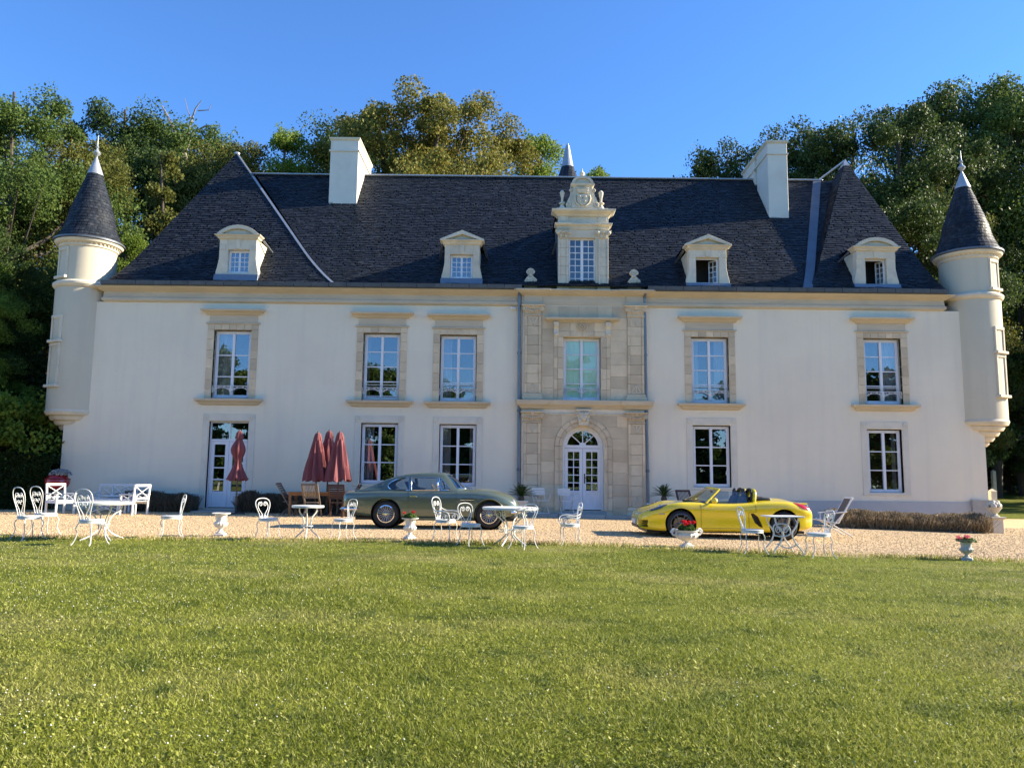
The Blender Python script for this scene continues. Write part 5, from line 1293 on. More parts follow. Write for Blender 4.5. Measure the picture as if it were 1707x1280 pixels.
# dead branches at the top of the oak
b = MB(); Y = 53.0
def dead(pts, r): b.tube([(FX(px, py, Y), Y - .2 * i, FZ(px, py, Y)) for i, (px, py) in enumerate(pts)], [r * (1 - .8 * i / (len(pts) - 1)) for i in range(len(pts))], 5)
dead([(318, 330), (310, 262), (303, 235), (285, 200), (278, 185)], .22); dead([(310, 250), (322, 225), (345, 215), (372, 216)], .13); dead([(310, 240), (318, 210), (330, 185), (342, 174)], .11)
dead([(322, 205), (316, 190), (312, 168)], .06); dead([(330, 185), (350, 186), (356, 178)], .05); dead([(300, 230), (288, 226), (280, 215)], .08)
dt = thing('dead_tree', 'bleached bare branches sticking out of the tree crowns right of the left spire', 'tree', (FX(318, 330, Y), Y, H(FX(318, 330, Y), Y)), world=True)
b.tube([(FX(318, 330, Y), Y, H(0, Y) - .5), (FX(318, 330, Y), Y, FZ(318, 330, Y) + .05)], .26, 6); b.build('trunk', BARK_PALE, dt, smooth=True)
# far wood beyond the field and the wood behind the photographer: one mass each
def wood(name, spots, leaf, seed, per=60, n_cl=70, size=.5):
    g = np.random.default_rng(seed); VV = []; o = 0; FF = []
    for x, y, h, r in spots:
        P, _ = crown_points([(x, y, h * .42 + H(x, y), r, r, h * .46), (x + 2, y + 1, 2.0, r * 1.1, r, 2.6), (x + g.normal(0, r * .4), y, h * .78 + H(x, y), r * .7, r * .7, h * .22)], n_cl, per, g, r * .24)
        V, Fq = leaf_quads(P, size, g); VV.append(V); FF.append(Fq + o); o += len(V)
    return np_mesh(name, np.concatenate(VV), np.concatenate(FF), LEAF[leaf], kind='stuff')
gg = np.random.default_rng(4)
wood('far_woodland', [(8 + i * 5 + gg.normal(0, 1), 78 + gg.normal(0, 3), gg.uniform(12, 19), 4.6) for i in range(17)], 'hedge', 21, 60, 60, .7)
wood('far_woodland', [(-44 + i * 5 + gg.normal(0, 1), 66 + gg.normal(0, 3), gg.uniform(12, 17), 4.6) for i in range(11)], 'hedge', 22, 60, 60, .7)
wood('woodland', [(-60 + i * 4.6 + gg.normal(0, 1), -30 + gg.normal(0, 2), (10.0 if abs(-60 + i * 4.6) < 9 else 13.5) + gg.normal(0, 1.2), 4.4) for i in range(27)], 'mid', 23, 260, 130, .30)

wood('woodland', [(43, 47, 19, 5.5), (52, 56, 21, 6), (47, 66, 19, 5.5), (62, 49, 20, 6), (66, 68, 21, 6)], 'mid', 24, 160, 130, .35)

# ------------------------------------------------------------------ hedges and borders
def hedge(name, label, cat, x0, x1, y0, y1, zt, leaf, n, size, seed, rough=.10, loose=0.0, posts=True):
    g = np.random.default_rng(seed); xc, yc = (x0 + x1) / 2, (y0 + y1) / 2
    t = thing(name, label, cat, (xc, yc, H(xc, y0)), world=True)
    P = np.stack([g.uniform(x0, x1, n), g.uniform(y0, y1, n), g.random(n)], 1)
    z0 = terrain(P[:, 0], P[:, 1]); top = zt + rough * np.sin(P[:, 0] * 5.3) * np.sin(P[:, 0] * 2.1 + 1) + loose * g.normal(0, 1, n) * .5
    k = g.random(n); f_ = k < .42; t_ = (k >= .42) & (k < .85)
    P[:, 1] = np.where(f_, y0 + np.abs(g.normal(0, .05, n)) - .05 * np.sin(P[:, 0] * 6) * np.sin(P[:, 2] * 7), P[:, 1])
    P[:, 2] = np.where(t_, z0 + (top - z0) * (1 - np.abs(g.normal(0, .06, n))), z0 + (top - z0) * P[:, 2])
    V, Fq = leaf_quads(P, size, g); np_mesh('foliage', V, Fq, LEAF[leaf], t)
    b = MB()
    for i in range(int((x1 - x0) / .5)): xx = x0 + .25 + i * .5; b.tube([(xx, yc, H(xx, yc) - .1), (xx + g.normal(0, .1), yc, H(xx, yc) + (zt - H(xx, yc)) * .8)], [.03, .01], 5)
    b.build('stems', BARK, t, kind='stuff'); return t
hedge('clipped_hedge', 'dark green clipped hedge left of the chateau corner', 'hedge', FX(-60, 800, 27), FX(96, 800, 27.4), 26.9, 29.2, FZ(50, 757, 27), 'hedge', 42000, .09, 31)
def tufts(name, label, x0, y0, x1, y1, dep, zt, leaf, n, seed, wmul=1.0):
    """dry border of upright stalks"""
    g = np.random.default_rng(seed); t = thing(name, label, 'hedge', ((x0 + x1) / 2, (y0 + y1) / 2, H((x0 + x1) / 2, (y0 + y1) / 2)), world=True)
    u = g.random(n); x = x0 + (x1 - x0) * u; yy = y0 + (y1 - y0) * u + dep * g.random(n); z = terrain(x, yy)
    bump = .86 + .10 * np.sin(x * 4.7) * np.sin(x * 2.9 + 2) + .05 * np.sin(x * 11)
    front = 1 - .35 * np.clip(1 - (yy - (y0 + (y1 - y0) * u)) / (dep * .35), 0, 1)
    h = zt * bump * (.55 + .45 * g.random(n) ** .5) * front
    lx, ly = g.normal(0, .10, n), g.normal(-.05, .10, n); a = g.random(n) * 2 * PI; w_ = .007 * wmul
    V = np.empty((n, 4, 3)); c, s = np.cos(a) * w_, np.sin(a) * w_
    zb = z + h * g.random(n) * .55
    V[:, 0] = np.stack([x - c, yy - s, zb], 1); V[:, 1] = np.stack([x + c, yy + s, zb], 1)
    V[:, 2] = np.stack([x + lx + c, yy + ly + s, z + h], 1); V[:, 3] = np.stack([x + lx - c, yy + ly - s, z + h], 1)
    np_mesh('stalks', V.reshape(-1, 3), np.arange(n * 4).reshape(n, 4), LEAF[leaf], t, kind='stuff'); 
    P = np.stack([x, yy, z + h * g.random(n)], 1)[: n // 2]; V, Fq = leaf_quads(P, .07, g); np_mesh('foliage', V, Fq, LEAF[leaf], t)
    return t
gx = lambda px, py: G(px, py)[:2]
xa, ya = gx(1352, 872); xb, yb_ = gx(1655, 890)
tufts('dry_border', 'long straw coloured dried lavender border along the right wall', xa, min(ya, 25.4), xb, yb_ + .1, 1.2, .64, 'dry', 26000, 41)
tufts('dry_border', 'dark dried border between the white bench and the glazed door', FX(216, 840, 26.8), 26.4, FX(325, 840, 26.8), 26.4, .75, .74, 'dryg', 9000, 42)
tufts('dry_border', 'dark dried border behind the single parasol and wooden table', FX(400, 840, 26.8), 26.4, FX(585, 840, 26.8), 26.4, .75, .78, 'dryg', 13000, 43)
# ------------------------------------------------------------------ garden furniture
WI, WW = M['white_iron'], M['white_wood']
def sp(c, r, a0, turns, n=16, k=.22, sgn=1):
    """spiral in the y-z plane"""
    return [(c[0], c[1] + r * (1 - (1 - k) * i / n) * math.cos(a0 + sgn * 2 * PI * turns * i / n), c[2] + r * (1 - (1 - k) * i / n) * math.sin(a0 + sgn * 2 * PI * turns * i / n)) for i in range(n + 1)]
def smooth_pts(P, n=6):
    P = [Vector(p) for p in P]; out = []
    for i in range(len(P) - 1):
        p0, p1, p2, p3 = P[max(i-1, 0)], P[i], P[i+1], P[min(i+2, len(P)-1)]
        for k in range(n):
            t = k / n; out.append(.5 * ((2*p1) + (p2-p0)*t + (2*p0-5*p1+4*p2-p3)*t*t + (3*p1-p0-3*p2+p3)*t*t*t))
    out.append(P[-1]); return out
def iron_chair(arm=False, heart=False, h=.90):
    """faces +x; round seat, splayed legs, looped back with two scrolls"""
    t = thing('iron_garden_chair', 'x', 'chair')
    sz = .45; b = MB(); b.lathe([(.0, sz - .012), (.20, sz - .014), (.215, sz - .006), (.215, sz + .008), (.20, sz + .016), (.0, sz + .010)], 20)
    b.lathe([(.20, sz - .05), (.212, sz - .05), (.212, sz - .012), (.20, sz - .012)], 20, cap=False)
    b.build('seat', WI, t, smooth=True)
    for sx, sy in ((1, 1), (1, -1), (-1, 1), (-1, -1)):
        a = [(.14 * sx, .13 * sy, sz - .02), (.185 * sx, .165 * sy, sz - .13), (.165 * sx, .155 * sy, .20), (.20 * sx, .185 * sy, .06), (.245 * sx, .205 * sy, 0)]
        MB().tube(smooth_pts(a, 5), .0095, 6).build('leg', WI, t, smooth=True)
    lean = lambda z: -.17 - .20 * max(0, z - sz) ** 1.2
    def back(pts): return [(lean(z), y, z) for y, z in pts]
    L = [(.10, sz), (.115, sz + .09), (.16, sz + .20), (.195, sz + .30), (.185, sz + .385), (.12, sz + .44), (0, sz + .457)]
    k = (h - sz) / .457
    L = [(y, sz + (z - sz) * k) for y, z in L]
    loop = smooth_pts(back(L + [(-y, z) for y, z in L[-2::-1]]), 6)
    MB().tube(loop, .0105, 6).build('back_frame', WI, t, smooth=True)
    b = MB()
    for s in (-1, 1):
        q = smooth_pts(back([(s * .015, sz), (s * .04, sz + .10 * k), (s * .11, sz + .20 * k), (s * .135, sz + .29 * k), (s * .10, sz + .365 * k), (s * .045, sz + .36 * k)]), 5); b.tube(q, .008, 5)
        b.tube(sp((lean(sz + .32 * k), s * .062, sz + .325 * k), .052, PI / 2, 1.35, sgn=s), .0078, 5)
        if heart: b.tube(sp((lean(sz + .25 * k), s * .055, sz + .235 * k), .045, -PI / 2, 1.2, sgn=-s), .0078, 5)
        b.tube(sp((lean(sz + .04), s * .06, sz + .04), .035, PI / 2, 1.1, sgn=s), .008, 5)
    b.build('back_scroll', WI, t, smooth=True)
    if arm:
        for s in (-1, 1):
            b = MB(); a = [(lean(sz + .22), s * .18, sz + .24), (-.10, s * .235, sz + .19), (.06, s * .25, sz + .19), (.17, s * .245, sz + .15), (.20, s * .23, sz + .05), (.17, s * .20, sz)]
            b.tube(smooth_pts(a, 5), .013, 6); a2 = [(p[0] * .9 - .01, p[1], sz + (p[2] - sz) * .72) for p in a]; b.tube(smooth_pts(a2, 5), .009, 5)
            b.tube([(.07 + p[2], s * .225, sz + .07 + p[1]) for p in sp((0, 0, 0), .055, 0, 1.4)], .009, 5); b.build('arm', WI, t, smooth=True)
    return t
def place(t, first, px, py, rz, label, scale=1.0, group=None, dx=0, dy=0):
    x, y, z = G(px, py); x += dx; y += dy; z = H(x, y)
    if first: t.location = (x, y, z); t.rotation_euler = (0, 0, rz); t.scale = (scale,) * 3; t['label'] = label; t['group'] = group; return t
    return dup(t, (x, y, z), rz, label, group, scale)
GC = 'white iron garden chairs on the lawn edge'
R_ = math.radians
tall = iron_chair(heart=True, h=1.02)
place(tall, True, 46, 899, R_(62), 'tall scroll back white iron chair nearest the left picture edge', 1.0, GC)
place(tall, False, 66, 893, R_(66), 'white iron chair half hidden behind the leftmost tall one', 1.0, GC, dy=.15)
place(tall, False, 150, 908, R_(76), 'white iron chair with its back before the leftmost round table', 1.0, GC)
ch = iron_chair(h=.90)
place(ch, True, 284, 896, R_(212), 'lone white iron chair facing left between left round table and empty urn', .98, GC)
place(ch, False, 446, 898, R_(-34), 'white iron chair facing right, left of the small bistro table', .92, GC)
place(ch, False, 571, 899, R_(222), 'white iron chair facing left, right of the small bistro table', .92, GC)
place(ch, False, 784, 909, R_(-52), 'white iron chair turned to camera beside the iron armchair', .90, GC)
place(ch, False, 872, 914, R_(232), 'white iron chair in front of the largest round table', .92, GC)
place(ch, False, 1255, 922, R_(2), 'white iron chair facing right beside the yellow car', .98, GC)
place(ch, False, 1366, 929, R_(184), 'rightmost white iron chair, facing left before the deck chair', .98, GC)
arm = iron_chair(arm=True, h=.92)
place(arm, True, 742, 903, R_(-22), 'white iron armchair facing right before the green car', .98, GC)
place(arm, False, 950, 908, R_(188), 'white iron armchair facing left, right of the largest round table', .92, GC)

def iron_table(r, h, nleg=3, scroll=False, name='iron_garden_table', reach=.34):
    t = thing(name, 'x', 'table')
    MB().lathe([(.0, h - .02), (r - .02, h - .02), (r, h - .045), (r + .006, h - .04), (r + .006, h - .004), (r, h), (.0, h)], 32).build('tabletop', WI, t, smooth=25)
    for k in range(nleg):
        a = 2 * PI * k / nleg + .5
        P = [(r * .62, h - .02), (r * .60, h - .14), (r * .30, h * .62), (.085, h * .40), (.10, h * .26), (.22, h * .12), (reach, 0)]
        b = MB(); b.tube([(p.x * math.cos(a), p.x * math.sin(a), p.z) for p in smooth_pts([(q[0], 0, q[1]) for q in P], 5)], .015, 6)
        if scroll:
            for c, rr, a0 in (((r * .50, h * .78), .085, 0), ((.20, h * .42), .075, PI)):
                b.tube([((c[0] + p[1]) * math.cos(a), (c[0] + p[1]) * math.sin(a), c[1] + p[2]) for p in sp((0, 0, 0), rr, a0, 1.5)], .010, 5)
        b.build('leg', WI, t, smooth=True)
    ring = [(.12 * math.cos(a), .12 * math.sin(a), h * .40) for a in np.linspace(0, 2 * PI, 17)[:-1]]
    MB().tube(ring, .010, 5, closed=True).build('leg_ring', WI, t, smooth=True)
    return t
GT = 'white iron garden tables on the lawn edge'
t = iron_table(.55, .74, 4, reach=.42); place(t, True, 170, 899, .35, 'white round iron table at the far left with splayed legs', 1, GT)
t = iron_table(.33, .71, 3, reach=.30); place(t, True, 511, 899, .2, 'small white bistro table between two iron chairs', .98, GT)
t = iron_table(.55, .74, 4, True, reach=.36); place(t, True, 850, 908, .6, 'largest round white iron table, before the green car bonnet', 1, GT)
# cast table with scrolled end panel
t = thing('iron_garden_table', 'small white cast iron table with scrolled apron before the yellow car', 'table', G(1306, 922), R_(6), GT)
MB().prism([(-.34, -.25), (.34, -.25), (.34, .25), (-.34, .25)], .70, .725, 'z').build('tabletop', WI, t, bevel=.006)
for sx in (-1, 1):
    for sy in (-1, 1):
        MB().tube(smooth_pts([(sx * .24, sy * .18, .70), (sx * .20, sy * .18, .55), (sx * .10, sy * .19, .40), (sx * .14, sy * .20, .24), (sx * .25, sy * .21, .10), (sx * .31, sy * .23, 0)], 5), .017, 6).build('leg', WI, t, smooth=True)
b = MB(); b.tube(smooth_pts([(-.22, -.20, .20), (0, -.20, .12), (.22, -.20, .20)], 6), .012, 5)
b.tube(smooth_pts([(-.28, -.23, .36), (-.29, -.23, .54), (-.14, -.23, .58), (.0, -.23, .54), (.04, -.23, .40), (-.10, -.23, .34), (-.28, -.23, .36)], 5), .013, 5)
for sx in (-.20, -.05):
    b.tube([(sx + p[1], -.23, .465 + p[2]) for p in sp((0, 0, 0), .07, 0, 1.6)], .010, 5)
b.build('scroll_apron', WI, t, smooth=True)

# ------------------------------------------------------------------ urns with flowers
URN = pm('urn_paint', (.70,.69,.64), .7, .2, 6, .25, 50, stain=(.50,.49,.44), stain_scale=3); URNG = pm('urn_paint_green', (.50,.50,.44), .7, .3, 6, .25, 50)
SOIL = pm('soil', (.06,.045,.03), .95, .3, 20, .5, 40)
def urn(label, loc, prof, mat, plinth=.13, handles=False):
    t = thing('garden_urn', label, 'urn', loc, RND.random(), 'garden urns along the lawn edge')
    b = MB(); b.box(-plinth, plinth, -plinth, plinth, -.02, .05); b.build('base', mat, t, bevel=.01)
    gad = lambda a, i: 1 + (.05 * math.cos(a * 14) if 5 <= i <= 8 else 0)
    MB().lathe(prof, 42, wob=gad).build('bowl', mat, t, smooth=40)
    z = prof[-2][1] - .02; MB().lathe([(.0, z - .01), (prof[-2][0] * .86, z - .01), (prof[-2][0] * .86, z), (0, z + .015)], 20).build('soil', SOIL, t)
    if handles:
        for s in (-1, 1):
            MB().tube([(s * (.30 + p[1]), 0, .30 + p[2]) for p in sp((0, 0, 0), .075, 0, 1.2, k=.5)], .022, 6).build('handle', mat, t, smooth=True)
    return t, z
def geranium(t, z, r, hgt, heads, mat, seed, nl=700, hr=.045):
    g = np.random.default_rng(seed); P = g.normal(0, 1, (nl, 3)); P /= np.linalg.norm(P, axis=1)[:, None]; P *= (g.random(nl) ** .4)[:, None] * np.array([r, r, hgt]); P[:, 2] = np.abs(P[:, 2]) + z
    V, Fq = leaf_quads(P, .055, g); np_mesh('leaves', V, Fq, LEAF['geran'], t)
    for k in range(heads):
        a = 2 * PI * k / heads + g.random(); rr = r * g.uniform(.2, .95); c = np.array([rr * math.cos(a), rr * math.sin(a), z + hgt * g.uniform(.8, 1.35)])
        Q = g.normal(0, 1, (60, 3)); Q /= np.linalg.norm(Q, axis=1)[:, None]; Q = c + Q * hr * np.array([1, 1, .75]); V, Fq = leaf_quads(Q, hr * .8, g); np_mesh('flower_head', V, Fq, mat, t)
        MB().tube([(rr * .4 * math.cos(a), rr * .4 * math.sin(a), z), tuple(c)], .004, 4).build('stem', LEAFGREEN, t)
LEAFGREEN = pm('stem_green', (.07,.12,.03), .6, .2, 10)
RED = leafmat('petal_red', [(.50,.010,.010), (.62,.02,.015), (.72,.05,.03)], .2); PINK = leafmat('petal_pink', [(.62,.10,.14), (.72,.18,.20), (.75,.30,.30)], .3)
medici = [(.10, .05), (.115, .07), (.06, .10), (.045, .14), (.07, .17), (.12, .19), (.165, .235), (.17, .27), (.13, .30), (.125, .33), (.135, .42), (.16, .455), (.22, .47), (.225, .49), (.17, .485), (.15, .44)]
x, y, z = G(367, 893); urn('tall white urn without flowers on the gravel edge', (x, y, z), [(r * .86, h) for r, h in medici], URN, .11)
x, y, z = G(683, 898); t, zz = urn('tall white urn with small red geraniums before the green car', (x, y, z), [(r * .80, h * .90) for r, h in medici], URN, .10); geranium(t, zz, .15, .12, 3, RED, 5, 600, .026)
wide = [(.10, .05), (.10, .07), (.05, .10), (.045, .13), (.09, .15), (.18, .18), (.24, .23), (.25, .28), (.22, .31), (.22, .34), (.27, .36), (.275, .38), (.22, .375), (.2, .34)]
x, y, z = G(1145, 912); t, zz = urn('wide white urn with scroll handles and bright red geraniums', (x, y, z), [(r * .92, h * .92) for r, h in wide], URN, .11, True); geranium(t, zz, .18, .15, 6, RED, 6, 800, .04)
x, y, z = G(1612, 934); t, zz = urn('grey green urn with pink flowers at the far right lawn edge', (x, y, z), [(r * .72, h * .80) for r, h in medici], URNG, .10); geranium(t, zz, .17, .07, 8, PINK, 7, 350, .03)

# ------------------------------------------------------------------ parasols
CAN = pm('parasol_cloth', (.235,.066,.068), .85, .25, 4, .3, 60, stretch=(1,1,.4)); POLE = pm('parasol_pole', (.16,.11,.07), .6, .3, 5)
def parasol(label, x, y, top, low, rad, tied=False, seed=0, lean=0):
    t = thing('closed_parasol', label, 'parasol', (x, y, H(x, y)), RND.random() * 6, 'closed dusty red parasols'); g = random.Random(seed)
    ph = [g.random() * 6 for _ in range(6)]
    MB().tube([(0, 0, 0), (0, 0, top - .02)], .026, 8).build('pole', POLE, t, smooth=True)
    n = 40; m = 22
    def r_(u):      # u 0 top .. 1 bottom
        if tied: base = .05 + rad * (.55 * math.exp(-((u - .36) / .20) ** 2) + .02 + .95 * max(0, u - .60) / .40 * 1.0)
        else: base = .06 + rad * (.12 + .88 * u ** .95)
        return base
    prof = [(r_(i / m), top - .06 - (top - .06 - low) * i / m) for i in range(m + 1)]
    wob = lambda a, i: 1 + (.24 * math.cos(8 * a + ph[0] + .15 * i * math.sin(ph[1])) + .10 * math.cos(3 * a + ph[2] + i * .1)) * min(1, i / 6)
    c = MB().lathe(prof, n, wob=wob, cap=False)
    c.v = [(v[0], v[1], v[2] + (.05 * math.cos(8 * math.atan2(v[1], v[0]) + ph[0]) if v[2] < low + .02 else 0)) for v in c.v]
    c.build('canopy', CAN, t, smooth=True)
    MB().lathe([(.02, top + .02), (.07, top), (.10, top - .06), (.125, top - .17), (.13, top - .24)], 32, wob=lambda a, i: 1 + .18 * math.cos(8 * a + ph[3]) * (i / 4), cap=False).build('top_flap', CAN, t, smooth=True)
    MB().lathe([(.0, top + .07), (.03, top + .05), (.03, top)], 8).build('finial', POLE, t)
    if tied: MB().lathe([(r_(.6) + .005, 0), (r_(.6) + .012, .02), (r_(.6) + .005, .04)], 14, (0, 0, top - .06 - (top - .06 - low) * .6), cap=False).build('tie_band', CAN, t)
    b = MB(); b.bar((-.38, 0, .02), (.38, 0, .02), .06, .04); b.bar((0, -.38, .025), (0, .38, .025), .06, .04); b.tube([(0, 0, 0), (0, 0, .35)], .036, 8); b.build('stand', M['iron'], t)
    return t
YU = 25.6
zt = FZ(397, 719, YU); parasol('closed dusty red parasol tied in the middle, standing alone by the glazed door', FX(395.5, 800, YU), YU, zt - H(-9, YU), FZ(397, 800, YU) - H(-9, YU), .25, True, 3)
for px, pt, dy, sd, lb, gap in ((527, 722, .1, 5, 'left closed parasol of the tight group of three', .42), (546, 719, .45, 6, 'middle closed parasol behind the other two of the three', .40), (564, 721, -.2, 8, 'right sunlit closed parasol of the tight group of three', .42)):
    yy = YU - .3 + dy; parasol(lb, FX(px, 800, yy), yy, FZ(px, pt, yy) - H(-6, yy), FZ(px, 801, yy) - H(-6, yy), gap * .74, False, sd)

# ------------------------------------------------------------------ wooden table and chairs
TEAK = pm('teak', (.17,.085,.04), .6, .35, 4, .2, 30, stretch=(6,1,1), objv=.15); TEAKG = pm('weathered_teak', (.22,.17,.125), .75, .3, 4, .25, 30, stretch=(6,1,1), objv=.12); DKW = pm('dark_stained_wood', (.055,.022,.015), .55, .3, 4, .15, 30, objv=.1); TEAKO = pm('oiled_teak', (.30,.14,.055), .5, .3, 4, .15, 30, stretch=(1,6,1), objv=.1)
yt = 25.2; xa, xb = FX(483, 818, yt), FX(583, 818, yt)
t = thing('wooden_table', 'oiled brown slatted wooden table under the three parasols', 'table', ((xa + xb) / 2, yt, H(xa, yt)))
L_ = (xb - xa) / 2; ht = .76
for k in range(8): MB().box(-L_, L_, -.42 + k * .105, -.42 + k * .105 + .098, ht - .03, ht).build('slat', TEAKO, t)
for sx in (-1, 1):
    for sy in (-1, 1): MB().box(sx * (L_ - .12) - .035, sx * (L_ - .12) + .035, sy * .34 - .035, sy * .34 + .035, 0, ht - .10).build('leg', TEAKO, t)
b = MB(); b.box(-L_ + .06, L_ - .06, -.36, -.33, ht - .11, ht - .03); b.box(-L_ + .06, L_ - .06, .33, .36, ht - .11, ht - .03); b.box(-L_ + .06, -L_ + .09, -.33, .33, ht - .11, ht - .03); b.box(L_ - .09, L_ - .06, -.33, .33, ht - .11, ht - .03); b.build('apron', TEAKO, t)
def wood_chair(label, loc, rz, mat, vertical=True, h=1.0, name='folding_wooden_chair', grp='dark wooden folding chairs'):
    """faces +x"""
    t = thing(name, label, 'chair', loc, rz, grp); w_ = .24
    for s in (-1, 1):
        b = MB(); b.bar((-.42, s * w_, h), (.22, s * w_, 0), .03, .05, (0, 1, 0)); b.build('back_post', mat, t)
        b = MB(); b.bar((-.28, s * (w_ - .04), 0), (.20, s * (w_ - .04), .45), .03, .045, (0, 1, 0)); b.build('leg', mat, t)
    P = lambda u, y: (-.42 + .64 * (1 - u), y, h * u)
    for k in range(5): MB().box(-.18 + k * .085, -.18 + k * .085 + .07, -w_ + .02, w_ - .02, .435, .455).build('seat_slat', mat, t)
    for u in ((.99,), (.60,)): MB().bar(P(u[0], -w_ - .015), P(u[0], w_ + .015), .03, .07).build('back_rail', mat, t)
    if vertical:
        for k in range(9): yy = -w_ + .05 + k * (2 * w_ - .1) / 8; MB().bar(P(.97, yy), P(.61, yy), .012, .022, (0, 1, 0)).build('back_slat', mat, t)
    else:
        for k in range(5): u = .92 - k * .07; MB().bar(P(u, -w_ + .015), P(u, w_ - .015), .015, .055).build('back_slat', mat, t)
    return t
def GY(px, Y): x = FX(px, 840, Y); return (x, Y, H(x, Y))
wood_chair('weathered folding chair seen side on, left of the wooden table', GY(484, 25.2), R_(0), TEAKG, False, 1.02)
wood_chair('grey slatted folding chair with back to camera before the wooden table', GY(521, 24.6), R_(88), TEAKG, True, 1.02)
wood_chair('dark brown chair with back to camera at the table, left of the green car', GY(563, 24.6), R_(92), DKW, False, 1.0)
wood_chair('dark brown chair half hidden behind the tail of the green car', GY(578, 25.3), R_(180), DKW, False, 1.0)
wood_chair('dark slatted chair whose top shows behind the yellow car windscreen', GY(1146, 26.2), R_(-80), DKW, True, 1.02)

# ------------------------------------------------------------------ white bench set
def xpanel(b, y0, y1, z0, z1, xf, n):
    for i in range(n):
        a, c = y0 + (y1 - y0) * i / n, y0 + (y1 - y0) * (i + 1) / n
        b.bar((xf(z0), a, z0), (xf(z1), c, z1), .02, .035, (1, 0, 0)); b.bar((xf(z0), c, z0), (xf(z1), a, z1), .02, .035, (1, 0, 0))
        if i: b.bar((xf(z0), a, z0), (xf(z1), a, z1), .025, .04, (1, 0, 0))
def white_seat(name, label, cat, loc, rz, width, h, nx):
    """faces +x; post and rail seat with crossed back panels and arms"""
    t = thing(name, label, cat, loc, rz, 'white wooden seats left of the glazed door'); w_ = width / 2; xf = lambda z: -.27 - .12 * max(0, z - .42)
    for s in (-1, 1):
        b = MB(); b.bar((-.27, s * w_, 0), (-.27, s * w_, .42), .05, .05); b.bar((-.27, s * w_, .42), (xf(h), s * w_, h), .05, .05); b.build('leg', WW, t)
        MB().box(.22, .27, s * w_ - .025, s * w_ + .025, 0, .62).build('leg', WW, t)
        b = MB(); b.box(-.33, .30, s * w_ - .04, s * w_ + .04, .62, .65); b.build('armrest', WW, t, bevel=.006)
        b = MB(); b.bar((-.25, s * w_, .42), (.22, s * w_, .62), .02, .03); b.bar((-.25, s * w_, .62), (.22, s * w_, .42), .02, .03); b.build('side_cross', WW, t)
        b = MB(); b.box(-.25, .22, s * w_ - .015, s * w_ + .015, .34, .42); b.build('seat_rail', WW, t)
    for k in range(5): MB().box(-.26 + k * .105, -.26 + k * .105 + .092, -w_ + .02, w_ - .02, .42, .44).build('seat_slat', WW, t)
    MB().box(.22, .25, -w_, w_, .33, .42).build('seat_rail', WW, t)
    MB().bar((xf(h), -w_, h - .03), (xf(h), w_, h - .03), .045, .07).build('top_rail', WW, t); MB().bar((xf(.52), -w_, .52), (xf(.52), w_, .52), .03, .05).build('back_rail', WW, t)
    b = MB(); xpanel(b, -w_ + .02, w_ - .02, .54, h - .06, xf, nx); b.build('back_cross', WW, t); return t
x, y, z = GY(189, 26.4); white_seat('garden_bench', 'white wooden bench with crossed back panels against the left wall', 'bench', (x, y, z), R_(-90), 1.30, .92, 3)
x, y, z = GY(101, 24.6); white_seat('garden_armchair', 'white armchair with crossed back, before the red kettle pot', 'armchair', (x, y, z), R_(-28), .58, .95, 1)
x, y, z = GY(223, 24.6); white_seat('garden_armchair', 'white armchair with crossed back, right of the bench, facing left', 'armchair', (x, y, z), R_(158), .58, .95, 1)
x, y, z = GY(180, 25.0); t = thing('coffee_table', 'low white wooden table before the bench', 'table', (x, y, z), 0)
for k in range(6): MB().box(-.50, .50, -.30 + k * .1, -.30 + k * .1 + .092, .40, .425).build('slat', WW, t)
for sx in (-1, 1):
    for sy in (-1, 1): MB().box(sx * .44 - .025, sx * .44 + .025, sy * .24 - .025, sy * .24 + .025, 0, .40).build('leg', WW, t)
b = MB()
for s in (-1, 1): b.bar((-.42, s * .24, .06), (.42, s * .24, .36), .02, .03); b.bar((-.42, s * .24, .36), (.42, s * .24, .06), .02, .03)
b.build('side_cross', WW, t)
# red kettle pot with grey top
x, y, z = GY(93, 26.0); rr = .38; zc = FZ(93, 803, 26.0) - z
t = thing('red_pot', 'glossy round red pot with a pale grey crumpled top at the left house corner', 'pot', (x, y, z))
MB().ball((0, 0, zc), rr, 24, 14, (1, 1, .78)).build('bowl', pm('red_enamel', (.35,.012,.02), .18, .1, 3, coat=.6), t, smooth=True)
MB().lathe([(.36, zc + .06), (.385, zc + .08), (.385, zc + .10), (.36, zc + .12)], 24, cap=False).build('rim', pm('red_enamel_dark', (.18,.008,.012), .25, .1, 3), t, smooth=True)
for k in range(3): a = 2 * PI * k / 3; MB().tube([(.2 * math.cos(a), .2 * math.sin(a), zc - .2), (.32 * math.cos(a), .32 * math.sin(a), 0)], .016, 6).build('leg', M['iron'], t)
g = np.random.default_rng(3); Q = g.normal(0, 1, (900, 3)); Q /= np.linalg.norm(Q, axis=1)[:, None]; Q = Q * (g.random(900) ** .4)[:, None] * np.array([.34, .28, .17]); Q[:, 2] = np.abs(Q[:, 2]) + zc + .24; Q[:, 0] += .08
V, Fq = leaf_quads(Q, .10, g); np_mesh('grey_top', V, Fq, leafmat('grey_foliage', [(.20,.21,.21), (.36,.37,.37), (.55,.56,.56)], .1), t)

